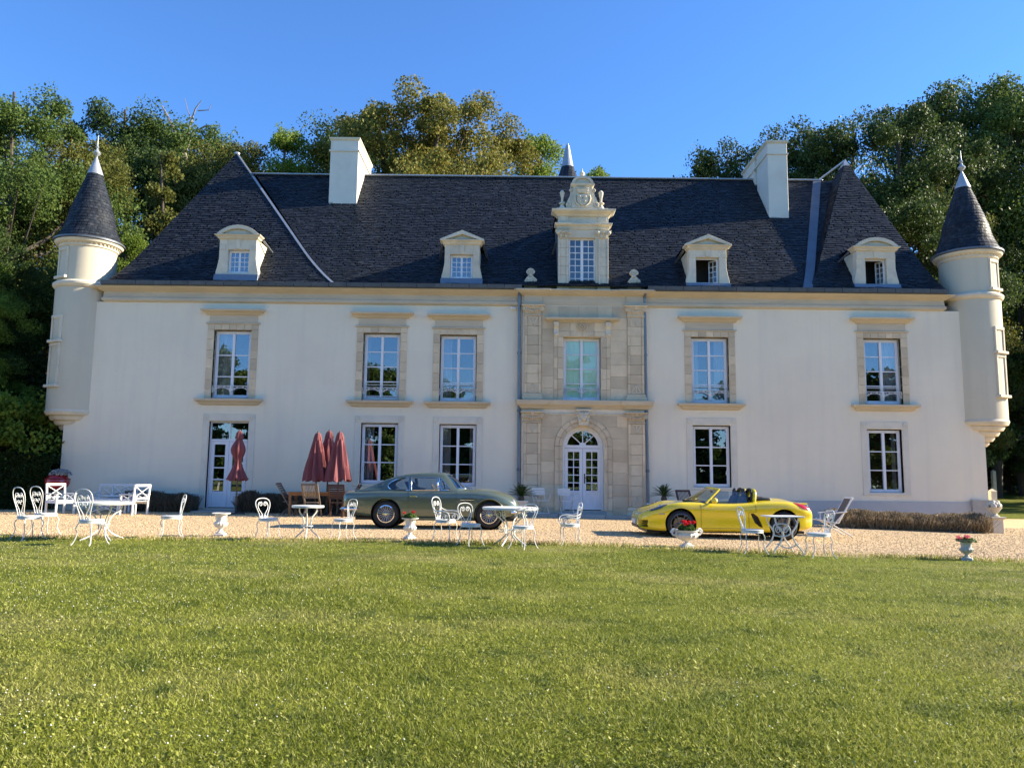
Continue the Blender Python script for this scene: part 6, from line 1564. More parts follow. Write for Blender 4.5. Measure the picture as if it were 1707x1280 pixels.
# ------------------------------------------------------------------ folding chairs at the entrance, deck chair
def bistro(label, px, py, rz):
    x, y, z = G(px, py); y = min(y, YF - .75); x = FX(px, py, y); z = H(x, y) + .10
    t = thing('folding_bistro_chair', label, 'chair', (x, y, z), rz, 'white folding chairs at the entrance'); w_ = .22
    for s in (-1, 1):
        MB().tube(smooth_pts([(-.34, s * w_, .86), (-.22, s * w_, .50), (.20, s * w_, .0)], 5), .013, 6).build('back_post', WI, t, smooth=True)
        MB().tube([(-.30, s * (w_ - .03), 0), (.20, s * (w_ - .03), .45)], .012, 6).build('leg', WI, t, smooth=True)
        MB().tube(smooth_pts([(-.29, s * (w_ + .02), .66), (-.05, s * (w_ + .05), .65), (.14, s * (w_ + .05), .64), (.20, s * (w_ + .03), .56), (.14, s * w_, .45)], 5), .012, 6).build('arm', WI, t, smooth=True)
    for k in range(5): MB().box(-.16 + k * .075, -.16 + k * .075 + .062, -w_, w_, .44, .455).build('seat_slat', WI, t)
    for k in range(3): zz = .83 - k * .085; xx = -.33 + (.86 - zz) * .33; MB().bar((xx, -w_ - .01, zz), (xx, w_ + .01, zz), .012, .07).build('back_slat', WI, t)
    for zx in ((-.28, .02), (.19, .02)): MB().tube([(zx[0], -w_, zx[1]), (zx[0], w_, zx[1])], .010, 5).build('foot_bar', WI, t)
    return t
bistro('white folding slatted chair left of the entrance, beside the palm pot', 902, 861, R_(-72)); bistro('white folding slatted chair directly before the entrance door', 944, 861, R_(-78))
MESHCL = pm('brown_sling', (.20,.15,.115), .8, .2, 20, .3, 120)
x, y, z = G(1385, 893); t = thing('deck_chair', 'white deck chair with brown sling behind the yellow car', 'chair', (x, y, z), R_(176)); w_ = .27
PB_ = Vector((-.50, 0, 1.02)); PS = Vector((-.12, 0, .36)); PF = Vector((.40, 0, .44))
for s in (-1, 1):
    o = Vector((0, s * w_, 0))
    MB().bar(PB_ + o, PS + o, .035, .05, (0, 1, 0)).build('back_post', WW, t, bevel=.006); MB().bar(PS + o, PF + o, .035, .05, (0, 1, 0)).build('seat_rail', WW, t, bevel=.006)
    o2 = Vector((0, s * (w_ + .035), 0)); MB().bar(Vector((-.46, 0, 0)) + o2, Vector((.28, 0, .46)) + o2, .03, .05, (0, 1, 0)).build('leg', WW, t, bevel=.006)
    MB().bar(Vector((.30, 0, 0)) + o2, Vector((-.24, 0, .60)) + o2, .03, .05, (0, 1, 0)).build('leg', WW, t, bevel=.006)
    MB().bar(Vector((-.34, 0, .66)) + o2, Vector((.22, 0, .60)) + o2, .07, .03).build('armrest', WW, t, bevel=.006); MB().bar(Vector((.16, 0, .40)) + o2, Vector((.16, 0, .60)) + o2, .03, .03, (0, 1, 0)).build('arm_post', WW, t)
MB().bar(PB_ + Vector((0, -w_ - .02, 0)), PB_ + Vector((0, w_ + .02, 0)), .05, .06).build('top_rail', WW, t, bevel=.008)
b = MB(); q = [PB_, PS + Vector((-.02, 0, .02))]; b.add([p + Vector((0, s * (w_ - .02), 0)) for p in q for s in (-1, 1)] + [p + Vector((.012, s * (w_ - .02), .006)) for p in q for s in (-1, 1)], [(0, 1, 3, 2), (4, 6, 7, 5), (0, 2, 6, 4), (1, 5, 7, 3)]); b.build('back_sling', MESHCL, t)
b = MB(); b.bar(PS + Vector((0, 0, .0)), PF, 2 * w_ - .04, .012); b.build('seat_sling', WW, t)

# ------------------------------------------------------------------ palms in pots
POT = pm('white_pot', (.62,.60,.55), .8, .2, 5, .2, 40)
def palm(label, px, Y, ztop_px, zpot_px, n=30, seed=1, Lf=.55):
    x = FX(px, 840, Y); z = H(x, Y) + .08; t = thing('potted_palm', label, 'plant', (x, Y, z)); g = random.Random(seed); zp = FZ(px, zpot_px, Y) - z
    b = MB(); k = .17; b.add([(-k * .85, -k * .85, 0), (k * .85, -k * .85, 0), (k * .85, k * .85, 0), (-k * .85, k * .85, 0), (-k * 1.1, -k * 1.1, zp - .06), (k * 1.1, -k * 1.1, zp - .06), (k * 1.1, k * 1.1, zp - .06), (-k * 1.1, k * 1.1, zp - .06)], [(0,3,2,1),(4,5,6,7),(0,1,5,4),(1,2,6,5),(2,3,7,6),(3,0,4,7)])
    b.box(-k * 1.3, k * 1.3, -k * 1.3, k * 1.3, zp - .06, zp); b.build('pot', POT, t, bevel=.008)
    MB().lathe([(.09, zp), (.11, zp + .05), (.08, zp + .14), (.02, zp + .16)], 10).build('trunk', BARK, t)
    for i in range(n):
        a = 2.399 * i; el = R_(12 + 68 * (i / n)); L0 = Lf * g.uniform(.85, 1.1); vs = []; fs = []; m = 9
        ax = []
        for j in range(m + 1):
            u = j / m; rr = L0 * u; e = el - .75 * u * u
            ax.append(Vector((math.cos(a) * math.cos(el) * rr, math.sin(a) * math.cos(el) * rr, zp + .13 + math.sin(el) * rr - .16 * u * u)))
        sd = Vector((-math.sin(a), math.cos(a), 0)); up = Vector((0, 0, 1))
        for j in range(1, m + 1):
            for q in range(2):
                p = ax[j - 1].lerp(ax[j], .5 * q + .25); d = (ax[j] - ax[j-1]).normalized(); ll = .15 * (1 - .55 * abs(2 * (j / m) - .9))
                for s in (-1, 1):
                    tip = p + sd * s * ll * .8 + d * ll * .6 + up * ll * .28; o = len(vs); vs += [p - d * .010, p + d * .010, tip]; fs.append((o, o + 1, o + 2))
        o = len(vs); 
        for j in range(m + 1): vs += [ax[j] + sd * .006, ax[j] - sd * .006]
        for j in range(m): fs.append((o + 2*j, o + 2*j + 1, o + 2*j + 3, o + 2*j + 2))
        MB().add(vs, fs).build('frond', LEAF['palm'], t)
palm('cycad palm in a white pot at the bonnet of the green car', 869, 25.9, 805, 834, 34, 2, .58)
palm('cycad palm behind the nose of the yellow car', 1107, 26.3, 812, 834, 30, 3, .55)

# ------------------------------------------------------------------ stone pillar with fruit basket, posts
yp = G(1660, 888)[1]; x0, x1 = FX(1650, 875, yp), FX(1668, 875, yp); xc = (x0 + x1) / 2; hw = (x1 - x0) / 2; z = H(xc, yp); zc = FZ(1658, 861, yp)
t = thing('stone_pillar', 'short stone pillar carrying a fruit basket at the right house corner', 'pillar', (xc, yp, z), world=True)
b = MB(); b.box(xc - hw, xc + hw, yp - hw, yp + hw, z - .1, zc - .08); b.build('shaft', M['stone_pale'], t, bevel=.01)
b = MB(); mould(b, xc - hw, xc + hw, yp - hw, [(0, zc - .09), (.05, zc - .05), (.06, zc)], yp + hw + .05); b.build('capital', M['stone_pale'], t, bevel=.006)
t = thing('fruit_basket', 'carved stone basket of fruit on the pillar at the right corner', 'sculpture', (xc, yp, zc), world=True)
MB().lathe([(.13, 0), (.14, .03), (.08, .06), (.07, .10), (.12, .14), (.19, .24), (.23, .30), (.20, .30)], 20, (xc, yp, zc)).build('basket', M['stone_pale'], t, smooth=35)
g = random.Random(6)
for k in range(24):
    a = g.random() * 6.28; rr = .21 * g.random() ** .5; MB().ball((xc + rr * math.cos(a), yp + rr * math.sin(a), zc + .30 + .15 * (1 - (rr / .21) ** 2) + g.uniform(-.02, .03)), g.uniform(.05, .085), 8, 6).build('fruit', M['stone_pale'], t, smooth=True)
def post(label, px, pyt, pyb, Y, r):
    x, zt = F(px, pyt, Y); z = H(x, Y); t = thing('stone_post', label, 'post', (x, Y, z), world=True)
    MB().box(x - r, x + r, Y - r, Y + r, z - .1, zt - r).build('shaft', M['stone_pale'], t, bevel=.01); MB().add([(x - r * 1.15, Y - r * 1.15, zt - r), (x + r * 1.15, Y - r * 1.15, zt - r), (x + r * 1.15, Y + r * 1.15, zt - r), (x - r * 1.15, Y + r * 1.15, zt - r), (x, Y, zt)], [(3, 2, 1, 0), (0, 1, 4), (1, 2, 4), (2, 3, 4), (3, 0, 4)]).build('cap', M['stone_pale'], t)
post('pale pointed stone post behind the fruit basket pillar', 1653.5, 814, 860, 28.3, .10)
post('small pale post far out in the right hand field', 1655.5, 783, 800, 55.0, .12)
# ------------------------------------------------------------------ cars
def interp_keys(keys, x):
    """cubic through key sections (nonuniform, clamped tangents)"""
    X = np.array([k[0] for k in keys]); P = np.array([k[1] for k in keys], float)
    i = int(np.clip(np.searchsorted(X, x) - 1, 0, len(X) - 2)); h = X[i+1] - X[i]; t = (x - X[i]) / h
    def tan(j):
        if j == 0: return (P[1] - P[0]) / (X[1] - X[0])
        if j == len(X) - 1: return (P[-1] - P[-2]) / (X[-1] - X[-2])
        a = (P[j] - P[j-1]) / (X[j] - X[j-1]); c = (P[j+1] - P[j]) / (X[j+1] - X[j]); m = (a + c) / 2
        return np.where(a * c <= 0, 0, np.where(np.abs(m) > 3 * np.minimum(np.abs(a), np.abs(c)), np.sign(m) * 3 * np.minimum(np.abs(a), np.abs(c)), m))
    m0, m1 = tan(i) * h, tan(i+1) * h
    return P[i] * (2*t**3 - 3*t**2 + 1) + m0 * (t**3 - 2*t**2 + t) + P[i+1] * (-2*t**3 + 3*t**2) + m1 * (t**3 - t**2)
def section(ctrl, nv):
    K = len(ctrl); out = []
    for k in range(nv):
        u = (K - 1) * k / (nv - 1); i = min(int(u), K - 2); t = u - i
        p0, p1, p2, p3 = ctrl[max(i-1, 0)], ctrl[i], ctrl[i+1], ctrl[min(i+2, K-1)]
        q = .5 * ((2*p1) + (p2-p0)*t + (2*p0-5*p1+4*p2-p3)*t*t + (3*p1-p0-3*p2+p3)*t**3); out.append(q)
    return np.array(out)
def loft(keys, xs, nv, closed=True):
    mb = MB(); rings = []
    for x in xs:
        s = section(interp_keys(keys, x), nv); s[:, 0] = np.maximum(s[:, 0], 0)
        if closed: ring = [(x, -p[0], p[1]) for p in s] + [(x, p[0], p[1]) for p in s[-2:0:-1]]
        else: ring = [(x, -p[0], p[1]) for p in s] + [(x, p[0], p[1]) for p in s[-2::-1]]
        rings.append(ring)
    n = len(rings[0]); vs = [p for r in rings for p in r]; fs = []
    for i in range(len(rings) - 1):
        for k in range(n if closed else n - 1):
            l = (k + 1) % n; fs.append((i*n+k, (i+1)*n+k, (i+1)*n+l, i*n+l))
    if closed: fs += [tuple(range(n)), tuple(range(len(vs) - 1, len(vs) - 1 - n, -1))]
    return mb.add(vs, fs)
def boolean(me, cutters, solid=0):
    o = bpy.data.objects.new('body', me); COL.objects.link(o); tmp = []
    if solid:
        m = o.modifiers.new('s', 'SOLIDIFY'); m.thickness = solid; m.offset = -1
    for c in cutters:
        co = bpy.data.objects.new('body', c); COL.objects.link(co); tmp.append(co)
        m = o.modifiers.new('b', 'BOOLEAN'); m.operation = 'DIFFERENCE'; m.object = co; m.solver = 'EXACT'
    dg = bpy.context.evaluated_depsgraph_get(); dg.update()
    r = bpy.data.meshes.new_from_object(o.evaluated_get(dg), depsgraph=dg)
    for q in [o] + tmp: bpy.data.objects.remove(q)
    return r
def finish(me, m, ang=40):
    me.materials.clear(); me.materials.append(m); me.polygons.foreach_set('use_smooth', [True] * len(me.polygons))
    try: me.set_sharp_from_angle(angle=math.radians(ang))
    except Exception: pass
    return me
def split_faces(me, planes, test):
    """cut the mesh along planes and take out the faces for which test(center, normal) holds"""
    bm = bmesh.new(); bm.from_mesh(me)
    for co, no in planes: bmesh.ops.bisect_plane(bm, geom=bm.verts[:] + bm.edges[:] + bm.faces[:], dist=1e-5, plane_co=co, plane_no=no)
    bm.normal_update(); sel = [f for f in bm.faces if test(f.calc_center_median(), f.normal)]
    bm2 = bm.copy(); bm.faces.ensure_lookup_table(); bm2.faces.ensure_lookup_table(); ids = {f.index for f in sel}
    bm.faces.index_update(); ids = {f.index for f in sel}
    bmesh.ops.delete(bm2, geom=[f for i, f in enumerate(bm2.faces) if i not in ids], context='FACES')
    edges = [[v.co.copy() for v in e.verts] for e in bm2.edges if len(e.link_faces) == 1]
    bmesh.ops.delete(bm, geom=sel, context='FACES')
    a, c = bpy.data.meshes.new('body'), bpy.data.meshes.new('door'); bm.to_mesh(a); bm2.to_mesh(c); bm.free(); bm2.free()
    return a, c, edges
BLK = pm('car_black_trim', (.012,.012,.013), .45, .2, 6); RUB = pm('tyre_rubber', (.022,.021,.020), .8, .25, 12, .2, 60); CHR = pm('chrome', (.80,.80,.82), .07, .05, 3, metal=1.0)
WELL = pm('wheel_well', (.008,.008,.008), .9, .2, 6)
GREEN = pm('sage_green_car_paint', (.125,.155,.110), .24, .04, 2, metal=.35, coat=1.0); YELL = pm('yellow_car_paint', (.80,.60,.010), .25, .02, 2, coat=1.0)
SPK = pm('spoke_silver', (.62,.60,.57), .4, .1, 8, metal=.3); TAN = pm('tan_leather', (.30,.19,.10), .6, .15, 6); DARKL = pm('dark_leather', (.03,.033,.04), .55, .2, 6)
REDL = pm('red_lens', (.50,.008,.012), .12, .1, 8, coat=.8); CLEARL = pm('clear_lens', (.32,.33,.35), .10, .2, 8, coat=.6)
RIMD = pm('rim_grey', (.16,.16,.165), .3, .1, 5, metal=.8); DISC = pm('brake_disc', (.30,.29,.28), .35, .2, 10, metal=.8)
def wheel_base(parent, x, s, ytrack, R_, rr, wdt, rimmat):
    """axis along y; outer face towards s"""
    ROT = Matrix.Translation((x, s * ytrack, R_)) @ Matrix.Rotation(-s * PI / 2, 4, 'X')
    prof = [(rr, -wdt / 2), (rr + .03, -wdt / 2 - .004), (R_ - .05, -wdt / 2 - .002), (R_ - .012, -wdt / 2 + .03), (R_, -wdt / 2 + .06), (R_, wdt / 2 - .06), (R_ - .012, wdt / 2 - .03), (R_ - .05, wdt / 2 + .002), (rr + .03, wdt / 2 + .004), (rr, wdt / 2)]
    wh = MB().lathe([(rr - .0, -wdt / 2 + .01), (rr + .008, wdt / 2 + .004), (rr - .012, wdt / 2 + .008), (rr - .02, wdt / 2 - .02), (rr - .035, .02), (rr - .035, -wdt / 2 + .01)], 40, cap=False).xform(ROT).build('wheel', rimmat, parent, smooth=30)
    MB().lathe(prof, 40, cap=False).xform(ROT).build('tyre', RUB, wh, smooth=30)
    MB().lathe([(.0, -.05), (rr - .02, -.05), (rr - .02, -.04), (0, -.04)], 24).xform(ROT).build('backing', WELL, wh)
    return wh, ROT

# ---- green fastback coupe, seen from its right side, nose to the right -----
CGX = (FX(644.4, 855, 19.5) + FX(814.6, 859, 19.5)) / 2; WB = 2.59
gz_ = H(CGX, 20.3) + .035
car = thing('green_coupe', 'dark sage green vintage fastback coupe with chrome wire wheels, parked nose to the right', 'car', (CGX - .02, 20.36, gz_), R_(0))
XR_, XF_ = -1.285, 1.305
def sc1(w, zb, zs, zt): return [(0, zb), (w*.72, zb), (w*.92, zb+.045), (w*.985, zb+.16), (w, zb+(zs-zb)*.55), (w*.985, zs-.11), (w*.93, zs-.025), (w*.70, zs+(zt-zs)*.55), (w*.36, zt-.008), (0, zt)]
K1 = [(-2.30, sc1(.60,.47,.80,.85)), (-2.27, sc1(.68,.40,.83,.88)), (-2.15, sc1(.745,.33,.855,.905)), (-1.85, sc1(.80,.27,.875,.93)), (-1.30, sc1(.838,.22,.905,.955)), (-.7, sc1(.835,.20,.91,.96)), (0, sc1(.828,.20,.91,.965)), (.7, sc1(.825,.20,.905,.985)),
      (1.1, sc1(.835,.21,.895,.99)), (1.5, sc1(.825,.22,.85,.945)), (1.85, sc1(.78,.26,.775,.87)), (2.10, sc1(.70,.30,.69,.78)), (2.25, sc1(.60,.34,.62,.69)), (2.31, sc1(.50,.38,.56,.61))]
def mx1(x): return 1.305 + (x - 1.305) * .75 if x > 1.305 else (-1.285 + (x + 1.285) * 1.11 if x < -1.285 else x)
K1 = [(mx1(k[0]), k[1]) for k in K1]
body = loft(K1, np.linspace(K1[0][0], K1[-1][0], 90), 34).mesh('body', GREEN)
def cyl(x, z, r, y0, y1): return MB().lathe([(r, y0), (r, y1)], 48).xform(Matrix.Translation((x, 0, z)) @ Matrix.Rotation(-PI / 2, 4, 'X')).mesh('cutter', None)
cuts = [cyl(x, .345, .385, a, c) for x in (XR_, XF_) for a, c in ((-1.2, -.48), (.48, 1.2))]
vb = MB()
for s in (-1, 1): vb.box(.62, .90, s * .84 - .04, s * .84 + .04, .665, .735)
body = boolean(body, cuts)
DX0, DX1, DZ = -.73, .475, .255
edges_all = []
for s in (-1, 1):
    body, door, eg = split_faces(body, [((DX0, 0, 0), (1, 0, 0)), ((DX1, 0, 0), (1, 0, 0)), ((0, 0, DZ), (0, 0, 1)), ((0, 0, .902), (0, 0, 1))] if s < 0 else [], lambda c, n: DX0 < c.x < DX1 and DZ < c.z < .902 and c.y * s > .6 and n.y * s > .15)
    d = link('door', finish(door, GREEN), car); b = MB()
    for e in eg: b.bar(e[0] + Vector((0, s * .001, 0)), e[1] + Vector((0, s * .001, 0)), .006, .006)
    if b.v: b.build('door_seam', BLK, d, kind='stuff')
    b = MB(); b.bar((-.69, s * .845, .775), (-.52, s * .845, .78), .018, .022); b.ball((-.52, s * .842, .778), .02, 8, 5); b.build('handle', CHR, d)
    MB().ball((.02, s * .846, .50), .012, 6, 5).build('lock', CHR, d)
bo = link('body', finish(body, GREEN), car)
for x in (XR_, XF_):
    for s in (-1, 1):
        MB().lathe([(.001, .46), (.383, .46), (.383, .79)], 40, cap=False).xform(Matrix.Translation((x, 0, .345)) @ Matrix.Rotation(-s * PI / 2, 4, 'X')).build('wheel_well', WELL, car)
        ww, ROT = wheel_base(car, x, s, .735, .335, .212, .165, CHR)
        b = MB(); rr = .195
        for k in range(36):
            a = 2 * PI * k / 36; a2 = a + (.32 if k % 2 else -.32); zo = .07 if k % 4 < 2 else .02
            b.tube([(.05 * math.cos(a2), .05 * math.sin(a2), .055 if k % 4 < 2 else .0), (rr * math.cos(a), rr * math.sin(a), zo * .5 + .02)], .006, 4)
        b.xform(ROT).build('wire_spokes', SPK, ww, kind='stuff')
        b = MB(); b.lathe([(.055, -.02), (.055, .05), (.04, .075), (.03, .10), (.0, .105)], 14)
        b.prism([(.0, .035), (-.085, .012), (-.085, -.012), (0, -.035), (.085, -.012), (.085, .012)], .075, .095, 'z'); b.xform(ROT).build('spinner', CHR, ww, smooth=30)
        # wheel arch lip
        aa = np.linspace(-.10, PI + .10, 30); y_ = lambda x_, z_: .0
        pts = []
        for a in aa:
            px_, pz_ = x + .387 * math.cos(a), .345 + .387 * math.sin(a); sct = section(interp_keys(K1, min(max(px_, K1[0][0] + .01), K1[-1][0] - .01)), 60); j = np.argmin(np.abs(sct[8:52, 1] - pz_)) + 8; pts.append((px_, s * (sct[j, 0] - .002), pz_))
        MB().tube(pts, .013, 6).build('arch_lip', GREEN, car, smooth=True)
# greenhouse
ZB_ = .895
def sg(wb, wr, zr):
    h = zr - ZB_; return [(wb, ZB_ - .05), (wb - .004, ZB_ + .02), (wb - (wb - wr) * .30, ZB_ + .36 * h), (wb - (wb - wr) * .72, ZB_ + .70 * h), (wr - .02, ZB_ + .90 * h), (wr * .78, ZB_ + .965 * h), (wr * .40, ZB_ + .995 * h), (0, zr)]
KG = [(-2.12, sg(.58,.52,.905)), (-1.95, sg(.64,.52,.955)), (-1.65, sg(.69,.52,1.07)), (-1.3, sg(.715,.53,1.215)), (-1.0, sg(.73,.545,1.305)), (-.6, sg(.74,.56,1.375)), (-.2, sg(.745,.565,1.392)), (.12, sg(.745,.56,1.378)), (.27, sg(.742,.545,1.325)), (.40, sg(.725,.535,1.235)), (.55, sg(.685,.53,1.115)), (.69, sg(.61,.50,.995)), (.76, sg(.55,.46,.93))]
gl_xs = np.linspace(-2.12, .76, 70)
shell = loft(KG, gl_xs, 30, closed=False).mesh('cab', GREEN)
QW = [(-1.28,1.055),(-1.20,1.13),(-1.08,1.19),(-.94,1.225),(-.76,1.24),(-.715,.925),(-1.05,.918),(-1.19,.945),(-1.26,.995)]
DW = [(-.69,1.242),(-.02,1.242),(.045,.932),(-.665,.925)]
VW = [(.012,1.238),(.075,1.225),(.33,.945),(.085,.935)]
def prism_cut(poly): return MB().prism(poly, -1.2, 1.2).mesh('cutter', None)
ws = MB().prism([(-.655,.985),(.655,.985),(.525,1.315),(-.525,1.315)], .18, 1.2, 'x').mesh('cutter', None)
shell = boolean(shell, [prism_cut(QW), prism_cut(DW), prism_cut(VW), ws], solid=.022)
link('cab', finish(shell, GREEN, 35), car)
def gy(x, z):
    s = section(interp_keys(KG, x), 60); j = np.argsort(np.abs(s[:45, 1] - z))[:2]; return float(np.interp(z, s[:45, 1], s[:45, 0]))
for s in (-1, 1):
    for nm, poly in (('quarter_window', QW), ('side_window', DW), ('vent_window', VW)):
        pts = [(p[0], s * (gy(*p) - .014), p[1]) for p in poly]
        gobj = MB().add(pts, [tuple(range(len(pts)))]).build(nm, M['carglass'], car)
        fr = []
        m = len(poly)
        for i in range(m):
            p, q = poly[i], poly[(i + 1) % m]
            for k in range(3): u = k / 3; xx, zz = p[0] + (q[0] - p[0]) * u, p[1] + (q[1] - p[1]) * u; fr.append((xx, s * (gy(xx, zz) + .004), zz))
        MB().tube(fr, .0105, 5, closed=True).build('chrome_frame', CHR, gobj, smooth=True)
xsw = np.linspace(.20, .73, 12); grd = []
for x in xsw:
    q = section(interp_keys(KG, x), 30); q = q[q[:, 1] > ZB_ + .04][:, :]; q = q[np.linspace(4, len(q) - 1, 9).astype(int)]
    grd.append([(x - .012, -p[0] * .985, p[1] - .008) for p in q] + [(x - .012, p[0] * .985, p[1] - .008) for p in q[-2::-1]])
n = len(grd[0]); wsg = MB().add([p for r in grd for p in r], [(i*n+k, i*n+k+1, (i+1)*n+k+1, (i+1)*n+k) for i in range(len(grd)-1) for k in range(n-1)]).build('windscreen', M['carglass'], car, smooth=True)
fr = []
for a, c in (((-.655,.985),(-.525,1.315)), ((-.525,1.315),(.525,1.315)), ((.525,1.315),(.655,.985)), ((.655,.985),(-.655,.985))):
    for k in range(8):
        yy, zz = a[0] + (c[0] - a[0]) * k / 8, a[1] + (c[1] - a[1]) * k / 8
        lo, hi = .10, .76
        for _ in range(18):
            mid = (lo + hi) / 2; sct = section(interp_keys(KG, mid), 40); ztop = np.interp(abs(yy), sct[::-1, 0], sct[::-1, 1])
            if ztop > zz: lo = mid
            else: hi = mid
        fr.append((lo + .006, yy, zz))
MB().tube(fr, .011, 5, closed=True).build('windscreen_frame', CHR, car, smooth=True)
for yy in (-.30, .10): MB().tube([(.74, yy, .985), (.66, yy + .05, 1.03), (.55, yy + .30, 1.13)], .006, 4).build('wiper', CHR, car)
b = MB(); b.box(-1.35, .55, -.66, .66, .86, .91); b.build('cabin_floor', DARKL, car)
for yy in (-.36, .36):
    b = MB(); b.prism([(-.75, .90), (-.30, .90), (-.32, .96), (-.62, .98), (-.78, 1.14), (-.88, 1.14)], yy - .24, yy + .24); b.build('seat', DARKL, car, bevel=.03)
b = MB(); b.prism([(.25, .90), (.62, .90), (.58, .97), (.33, 1.0)], -.62, .62); b.build('dashboard', BLK, car, bevel=.02)
cx_, cz_ = -.02, 1.0
b = MB(); b.tube([(.19 * math.sin(a) * -.35 - .13, -.36 + .19 * math.cos(a), .975 + .19 * math.sin(a) * .94 * .5) for a in np.linspace(0, 2 * PI, 25)[:-1]], .016, 6, closed=True); b.build('steering_wheel', TAN, car, smooth=True)
# bonnet scoop, boot, bumpers, lamps, grille, vent
b = MB(); b.box(.62, .90, -.836, -.79, .67, .73); b.box(.62, .90, .79, .836, .67, .73); b.build('side_vent', BLK, car)
for s in (-1, 1): MB().bar((.58, s * .838, .70), (.94, s * .836, .70), .012, .012).build('vent_strip', CHR, car)
bz = .45
MB().tube(smooth_pts([(-2.0, -.815, bz), (-2.25, -.79, bz), (-2.42, -.70, bz), (-2.47, -.40, bz), (-2.48, 0, bz), (-2.47, .40, bz), (-2.42, .70, bz), (-2.25, .79, bz), (-2.0, .815, bz)], 4), .034, 8).build('rear_bumper', CHR, car, smooth=True)
MB().tube(smooth_pts([(1.85, -.76, .40), (1.99, -.66, .40), (2.09, -.40, .40), (2.12, 0, .40), (2.09, .40, .40), (1.99, .66, .40), (1.85, .76, .40)], 4), .034, 8).build('front_bumper', CHR, car, smooth=True)
for s in (-1, 1):
    MB().ball((1.895, s * .565, .625), .10, 14, 10, (.8, 1, 1)).build('headlight', CLEARL, car, smooth=True); MB().ball((-2.385, s * .55, .70), .05, 10, 8, (.6, 1, 1.2)).build('tail_light', REDL, car, smooth=True)
    MB().ball((1.95, s * .58, .47), .035, 8, 6).build('indicator', pm('amber_lens', (.6,.18,.01), .15, .1, 5), car, smooth=True)
    b = MB(); b.bar((.02, s * .77, .935), (.0, s * .80, 1.05), .012, .012); b.ball((.0, s * .82, 1.09), .055, 10, 8, (.6, .8, 1.25)); b.build('door_mirror', CHR, car, smooth=True)
b = MB(); b.prism([(-.36, .42), (.36, .42), (.33, .56), (-.33, .56)], 1.98, 2.062, 'x'); b.build('grille', BLK, car)
for k in range(7): zz = .435 + k * .018; MB().bar((2.068, -.34, zz), (2.068, .34, zz), .006, .005).build('grille_bar', CHR, car)
b = MB(); b.box(-1.60, -1.44, -.70, -.69, 1.0, 1.0); fy = lambda x, z: -(gy(x, z) + .003)
fp = [(-1.58, .985), (-1.42, .985), (-1.42, 1.09), (-1.55, 1.06)]
MB().tube([(p[0], fy(*p), p[1]) for p in fp], .0035, 4, closed=True).build('fuel_flap', BLK, car)
b = MB(); b.prism([(-.7, .20), (-.7, .25), (.85, .25), (.85, .20)], -.826, -.80); b.build('sill_trim', GREEN, car)
MB().box(-2.1, 2.0, -.55, .55, .17, .24).build('underbody', BLK, car)
MB().tube([(-2.25, -.45, .26), (-1.9, -.45, .26)], .03, 8).build('exhaust', CHR, car)

# ---- yellow roadster, seen from its left side, nose to the left -----------
YN = 18.66
CYX = (FX(1134, 872, YN) + FX(1305, 878, YN)) / 2
yc = YN + .80; gz_ = H(CYX, yc) + .01
car = thing('yellow_roadster', 'bright yellow open two seat roadster with grey wheels, parked nose to the left', 'car', (CYX, yc, gz_), R_(180.6))
XF_, XR_ = 1.2375, -1.2375
def sc2(w, zb, zs, zt): return [(0, zb), (w*.78, zb), (w*.95, zb+.04), (w*.985, zb+.14), (w*.975, zb+(zs-zb)*.50), (w, zb+(zs-zb)*.72), (w*.965, zs-.05), (w*.86, zs), (w*.62, zs+(zt-zs)*.45), (w*.32, zt-.004), (0, zt)]
K2 = [(-2.17, sc2(.70,.36,.64,.68)), (-2.13, sc2(.77,.29,.70,.75)), (-1.98, sc2(.84,.23,.775,.83)), (-1.65, sc2(.895,.19,.845,.90)), (-1.25, sc2(.91,.16,.885,.955)), (-.85, sc2(.905,.15,.875,.955)), (-.45, sc2(.89,.15,.84,.90)), (0, sc2(.882,.15,.82,.86)), (.45, sc2(.882,.15,.825,.865)),
      (.8, sc2(.89,.15,.845,.87)), (1.2, sc2(.90,.15,.845,.815)), (1.55, sc2(.885,.16,.785,.745)), (1.85, sc2(.835,.17,.69,.665)), (2.05, sc2(.75,.19,.60,.60)), (2.15, sc2(.65,.22,.53,.545)), (2.19, sc2(.54,.27,.47,.49))]
K2 = [((-1.2375 + (k[0] + 1.2375) * .80 if k[0] < -1.2375 else k[0]), k[1]) for k in K2]
body = loft(K2, np.linspace(K2[0][0], 2.19, 90), 36).mesh('body', YELL)
cuts = [cyl(x, .34, .372, a, c) for x in (XR_, XF_) for a, c in ((-1.3, -.50), (.50, 1.3))]
cp = MB().prism([(.55,-.60),(.62,-.35),(.66,0),(.62,.35),(.55,.60),(.30,.70),(-.40,.70),(-.52,.62),(-.52,-.62),(-.40,-.70),(.30,-.70)], .38, 1.3, 'z').mesh('cutter', None)
si = MB()
SI = [(-.43,.60),(-.50,.605),(-.62,.52),(-.70,.34),(-.71,.27),(-.64,.29),(-.53,.38)]
si1 = MB().prism(SI, -1.0, -.80).mesh('cutter', None); si2 = MB().prism(SI, .80, 1.0).mesh('cutter', None)
fi1 = MB().box(1.80, 2.3, -.76, -.46, .25, .42).mesh('cutter', None); fi2 = MB().box(1.80, 2.3, .46, .76, .25, .42).mesh('cutter', None)
body = boolean(body, cuts + [cp, si1, si2, fi1, fi2])
DX0, DX1, DZ = -.56, .755, .245
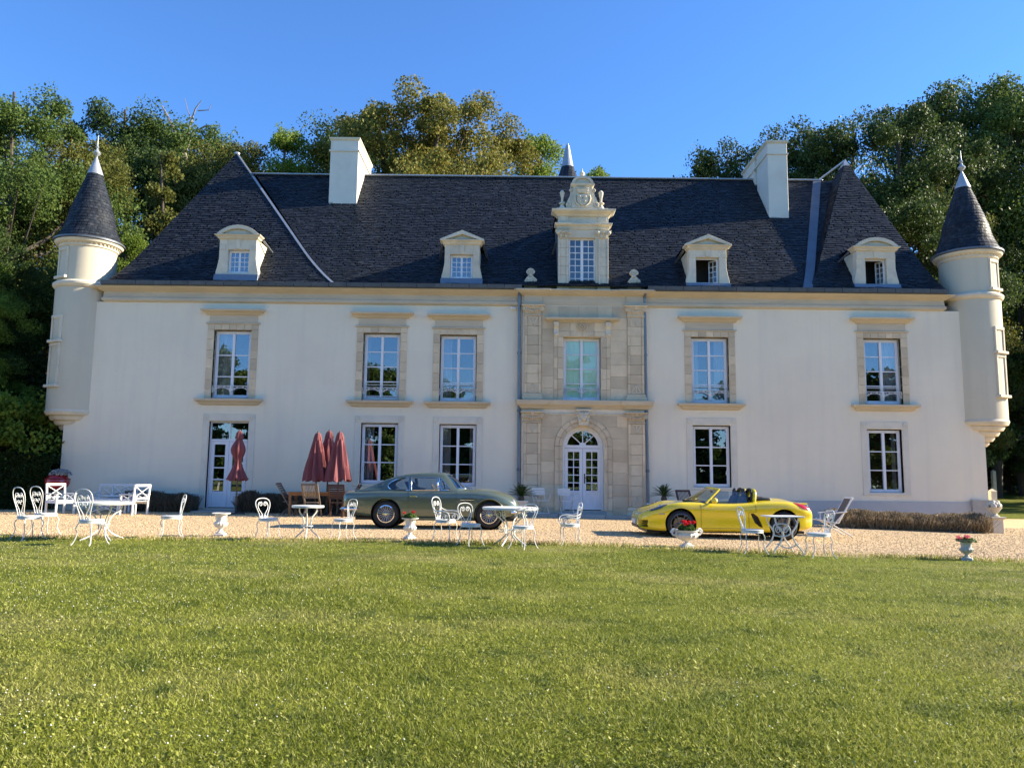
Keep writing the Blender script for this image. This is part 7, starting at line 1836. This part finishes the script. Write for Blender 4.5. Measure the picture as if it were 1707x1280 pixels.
for s in (1, -1):
    body, door, eg = split_faces(body, [((DX0, 0, 0), (1, 0, 0)), ((DX1, 0, 0), (1, 0, 0)), ((0, 0, DZ), (0, 0, 1))] if s > 0 else [], lambda c, n: DX0 < c.x < DX1 and DZ < c.z < .835 and c.y * s > .72 and n.y * s > .02 and not (c.x < -.40 and c.z < .62 - (c.x + .40) * 0))
    d = link('door', finish(door, YELL), car); b = MB()
    for e in eg:
        if (e[0] + e[1]).z / 2 < .80: b.bar(e[0] + Vector((0, s * .001, 0)), e[1] + Vector((0, s * .001, 0)), .006, .006)
    if b.v: b.build('door_seam', BLK, d, kind='stuff')
    b = MB(); b.bar((-.30, s * .888, .655), (-.48, s * .892, .66), .016, .03); b.build('handle', YELL, d, bevel=.004)
    b = MB(); b.bar((.52, s * .80, .845), (.48, s * .95, .86), .05, .03); b.build('mirror_arm', BLK, d)
    MB().ball((.46, s * 1.0, .90), .085, 14, 10, (.85, 1.25, .85)).build('door_mirror', YELL, d, smooth=True)
link('body', finish(body, YELL), car)
for x in (XR_, XF_):
    for s in (1, -1):
        MB().lathe([(.001, .50), (.370, .50), (.370, .845)], 40, cap=False).xform(Matrix.Translation((x, 0, .34)) @ Matrix.Rotation(-s * PI / 2, 4, 'X')).build('wheel_well', WELL, car)
        ww, ROT = wheel_base(car, x, s, .785, .328, .250, .235, RIMD)
        MB().lathe([(.06, .01), (.165, .01), (.165, .03), (.06, .03)], 28).xform(ROT).build('brake_disc', DISC, ww)
        MB().box(-.05, .05, .10, .175, .0, .045).xform(ROT).build('brake_caliper', BLK, ww)
        for k in range(5):
            a = 2 * PI * k / 5 + .3; b = MB()
            for q in (-1, 1):
                a2 = a + q * .20; b.bar((.045 * math.cos(a), .045 * math.sin(a), .085), (.235 * math.cos(a2), .235 * math.sin(a2), .105), .022, .020)
            b.xform(ROT).build('spoke', RIMD, ww, bevel=.003)
        MB().lathe([(.06, .06), (.06, .09), (.035, .10), (.0, .10)], 16).xform(ROT).build('hub', RIMD, ww, smooth=30)
        MB().lathe([(.028, .10), (.026, .104), (0, .105)], 12).xform(ROT).build('hub_badge', pm('badge_gold', (.45,.30,.05), .3, .1, 5, metal=.5), ww)
# side intakes, bumper intakes
for s in (1, -1):
    q = [(p[0], p[1]) for p in SI]; b = MB().prism(q, s * .79, s * .815); b.build('side_intake', BLK, car)
    MB().bar((-.60, s * .83, .47), (-.66, s * .83, .33), .014, .05, (0, 1, 0)).build('intake_slat', BLK, car)
    it = MB().box(1.78, 1.92, s * .47 if s > 0 else -.75, .75 if s > 0 else -.47, .25, .42).build('bumper_intake', BLK, car)
    for k in range(3): MB().bar((1.98 - k * .0, s * .70, .285 + k * .045), (2.08, s * .50, .285 + k * .045), .05, .012).build('intake_slat', BLK, it)
    # headlight: almond lens set in the wing
    def surf(x, u):
        q = section(interp_keys(K2, x), 80); return q[int(u * 79)]
    def patch(xc, uc, hx, hu, tilt, off, nx=10, nr=5):
        V_ = [None]; rings = []
        def pt(a, r):
            ca, sa = math.cos(a), math.sin(a); ca = math.copysign(abs(ca) ** .9, ca); x = xc + hx * r * ca; u = uc + hu * r * sa * (1 - .35 * abs(ca)) + tilt * r * ca; q = surf(x, u); q2 = surf(x, u + .02); t_ = q2 - q; nn = np.array([t_[1], -t_[0]]); nn /= np.linalg.norm(nn) + 1e-9; k = off * (1 - r * r * .6)
            return (x, s * (q[0] + nn[0] * k), q[1] + nn[1] * k)
        vs = [pt(0, 0)]; n_ = 24
        for r in (.35, .7, 1.0): vs += [pt(2 * PI * k / n_, r) for k in range(n_)]
        fs = [(0, 1 + k, 1 + (k + 1) % n_) for k in range(n_)]
        for q in range(2): fs += [(1 + q*n_ + k, 1 + (q+1)*n_ + k, 1 + (q+1)*n_ + (k+1) % n_, 1 + q*n_ + (k+1) % n_) for k in range(n_)]
        return vs, fs, vs[-n_:]
    vs, fs, rim = patch(1.72, .70, .235, .085, -.035, .016); c = vs[0]
    hl_ = MB().add(vs, fs).build('headlight', pm('headlight_lens', (.10,.11,.13), .06, .2, 8, coat=1.0), car, smooth=True)
    cc = Vector(c); MB().ball((cc.x - .02, cc.y - s * .012, cc.z - .004), .045, 10, 8, (1, .6, .6)).build('projector_lamp', CHR, hl_, smooth=True)
    MB().tube(rim, .006, 4, closed=True).build('headlight_rim', BLK, hl_)
    p = surf(1.69, .50); MB().bar((1.62, s * (surf(1.62, .55)[0] + .004), .575), (1.76, s * (surf(1.76, .55)[0] + .004), .57), .012, .028).build('side_marker', CLEARL, car, bevel=.004)
    # tail light
    vs, fs, rim = patch(-1.72, .655, .23, .095, .03, .022); c = vs[0]; tl = MB().add(vs, fs).build('tail_light', REDL, car, smooth=True)
    MB().ball((c[0] - .07, c[1] - s * .02, c[2] - .03), .045, 10, 6, (1.4, .4, .5)).build('reverse_lamp', CLEARL, tl, smooth=True)
# windscreen
A0, A1 = Vector((.62, .795, .825)), Vector((.24, .63, 1.155))
def wsp(u, v):      # u across -1..1, v up 0..1
    b0 = Vector((.62 + .34 * (1 - u * u), .795 * u, .825 + .05 * (1 - u * u))); t0 = Vector((.24 + .10 * (1 - u * u), .63 * u, 1.155 + .035 * (1 - u * u))); return b0.lerp(t0, v)
vs = [tuple(wsp(-1 + 2 * i / 12, j / 5)) for j in range(6) for i in range(13)]
MB().add(vs, [(j*13+i, j*13+i+1, (j+1)*13+i+1, (j+1)*13+i) for j in range(5) for i in range(12)]).build('windscreen', M['carglass'], car, smooth=True)
fr = [wsp(-1, v) for v in np.linspace(0, 1, 6)] + [wsp(u, 1) for u in np.linspace(-1, 1, 13)[1:-1]] + [wsp(1, v) for v in np.linspace(1, 0, 6)]
MB().tube(fr, .030, 8).build('windscreen_frame', YELL, car, smooth=True)
MB().tube([p + Vector((-.022, 0, -.012)) for p in fr], .020, 6).build('frame_seal', BLK, car, smooth=True)
MB().tube([wsp(u, .0) for u in np.linspace(-1, 1, 13)], .018, 6).build('cowl', BLK, car, smooth=True)
b = MB(); b.ball((.26, 0, 1.10), .05, 8, 6, (.5, 1.8, .7)); b.build('inner_mirror', BLK, car, smooth=True)
for s in (-1, 1):   # side glass, lowered seats, hoops
    MB().add([(.56, s * .79, .84), (-.40, s * .76, .845), (-.36, s * .66, 1.10), (.24, s * .645, 1.12)], [(0, 1, 2, 3)]).build('side_window', M['carglass'], car)
    yy = s * .36
    b = MB(); b.prism([(-.10, .42), (.42, .42), (.40, .56), (-.05, .55), (-.20, .58), (-.40, 1.02), (-.50, 1.02), (-.40, .42)], yy - .25, yy + .25); b.build('seat', DARKL, car, bevel=.04)
    MB().ball((-.43, yy, 1.07), .12, 12, 8, (.45, 1.1, 1.0)).build('headrest', DARKL, car, smooth=True)
    hoop = smooth_pts([(-.53, yy - .24, .86), (-.56, yy - .22, 1.05), (-.57, yy - .10, 1.155), (-.57, yy + .10, 1.155), (-.56, yy + .22, 1.05), (-.53, yy + .24, .86)], 5)
    MB().tube(hoop, .032, 8).build('roll_hoop', BLK, car, smooth=True)
    hf = smooth_pts([(-.60, yy - .26, .84), (-.63, yy - .235, 1.04), (-.645, yy - .11, 1.135), (-.645, yy + .11, 1.135), (-.63, yy + .235, 1.04), (-.60, yy + .26, .84)], 5)
    MB().tube(hf, .050, 8).build('hoop_fairing', YELL, car, smooth=True)
MB().box(-.60, -.57, -.62, .62, .80, .98).build('bulkhead', BLK, car)
b = MB(); b.prism([(-.60, .86), (-.60, .985), (-.80, .995), (-1.02, .965), (-1.06, .90)], -.60, .60); b.build('soft_top_cover', DARKL, car, bevel=.03)
b = MB(); b.prism([(.40, .70), (.85, .70), (.82, .84), (.55, .88), (.42, .82)], -.70, .70); b.build('dashboard', BLK, car, bevel=.02)
b = MB(); b.tube([(.36 - .18 * math.sin(a) * .35, .36 + .18 * math.cos(a), .82 + .18 * math.sin(a) * .94) for a in np.linspace(0, 2 * PI, 25)[:-1]], .016, 6, closed=True); b.bar((.36, .2, .82), (.36, .52, .82), .02, .02); b.build('steering_wheel', BLK, car, smooth=True)
b = MB(); b.box(2.19, 2.215, -.26, .26, .30, .41); pl = b.build('number_plate', pm('plate_white', (.72,.72,.70), .4, .05, 5), car, bevel=.004)
MB().box(2.212, 2.218, .215, .258, .302, .408).build('plate_band', pm('plate_blue', (.02,.06,.35), .4, .05, 5), pl)
b = MB(); b.prism([(-.40, .22), (.40, .22), (.46, .29), (-.46, .29)], 2.10, 2.20, 'x'); b.build('grille', BLK, car)
MB().box(-1.8, 2.0, -.62, .62, .12, .18).build('underbody', BLK, car)
MB().tube([(-1.85, -.1, .25), (-2.0, -.1, .25)], .05, 10).build('exhaust', CHR, car)
MB().box(-1.93, -1.65, -.55, .55, .82, .85).build('rear_spoiler', YELL, car, bevel=.01)
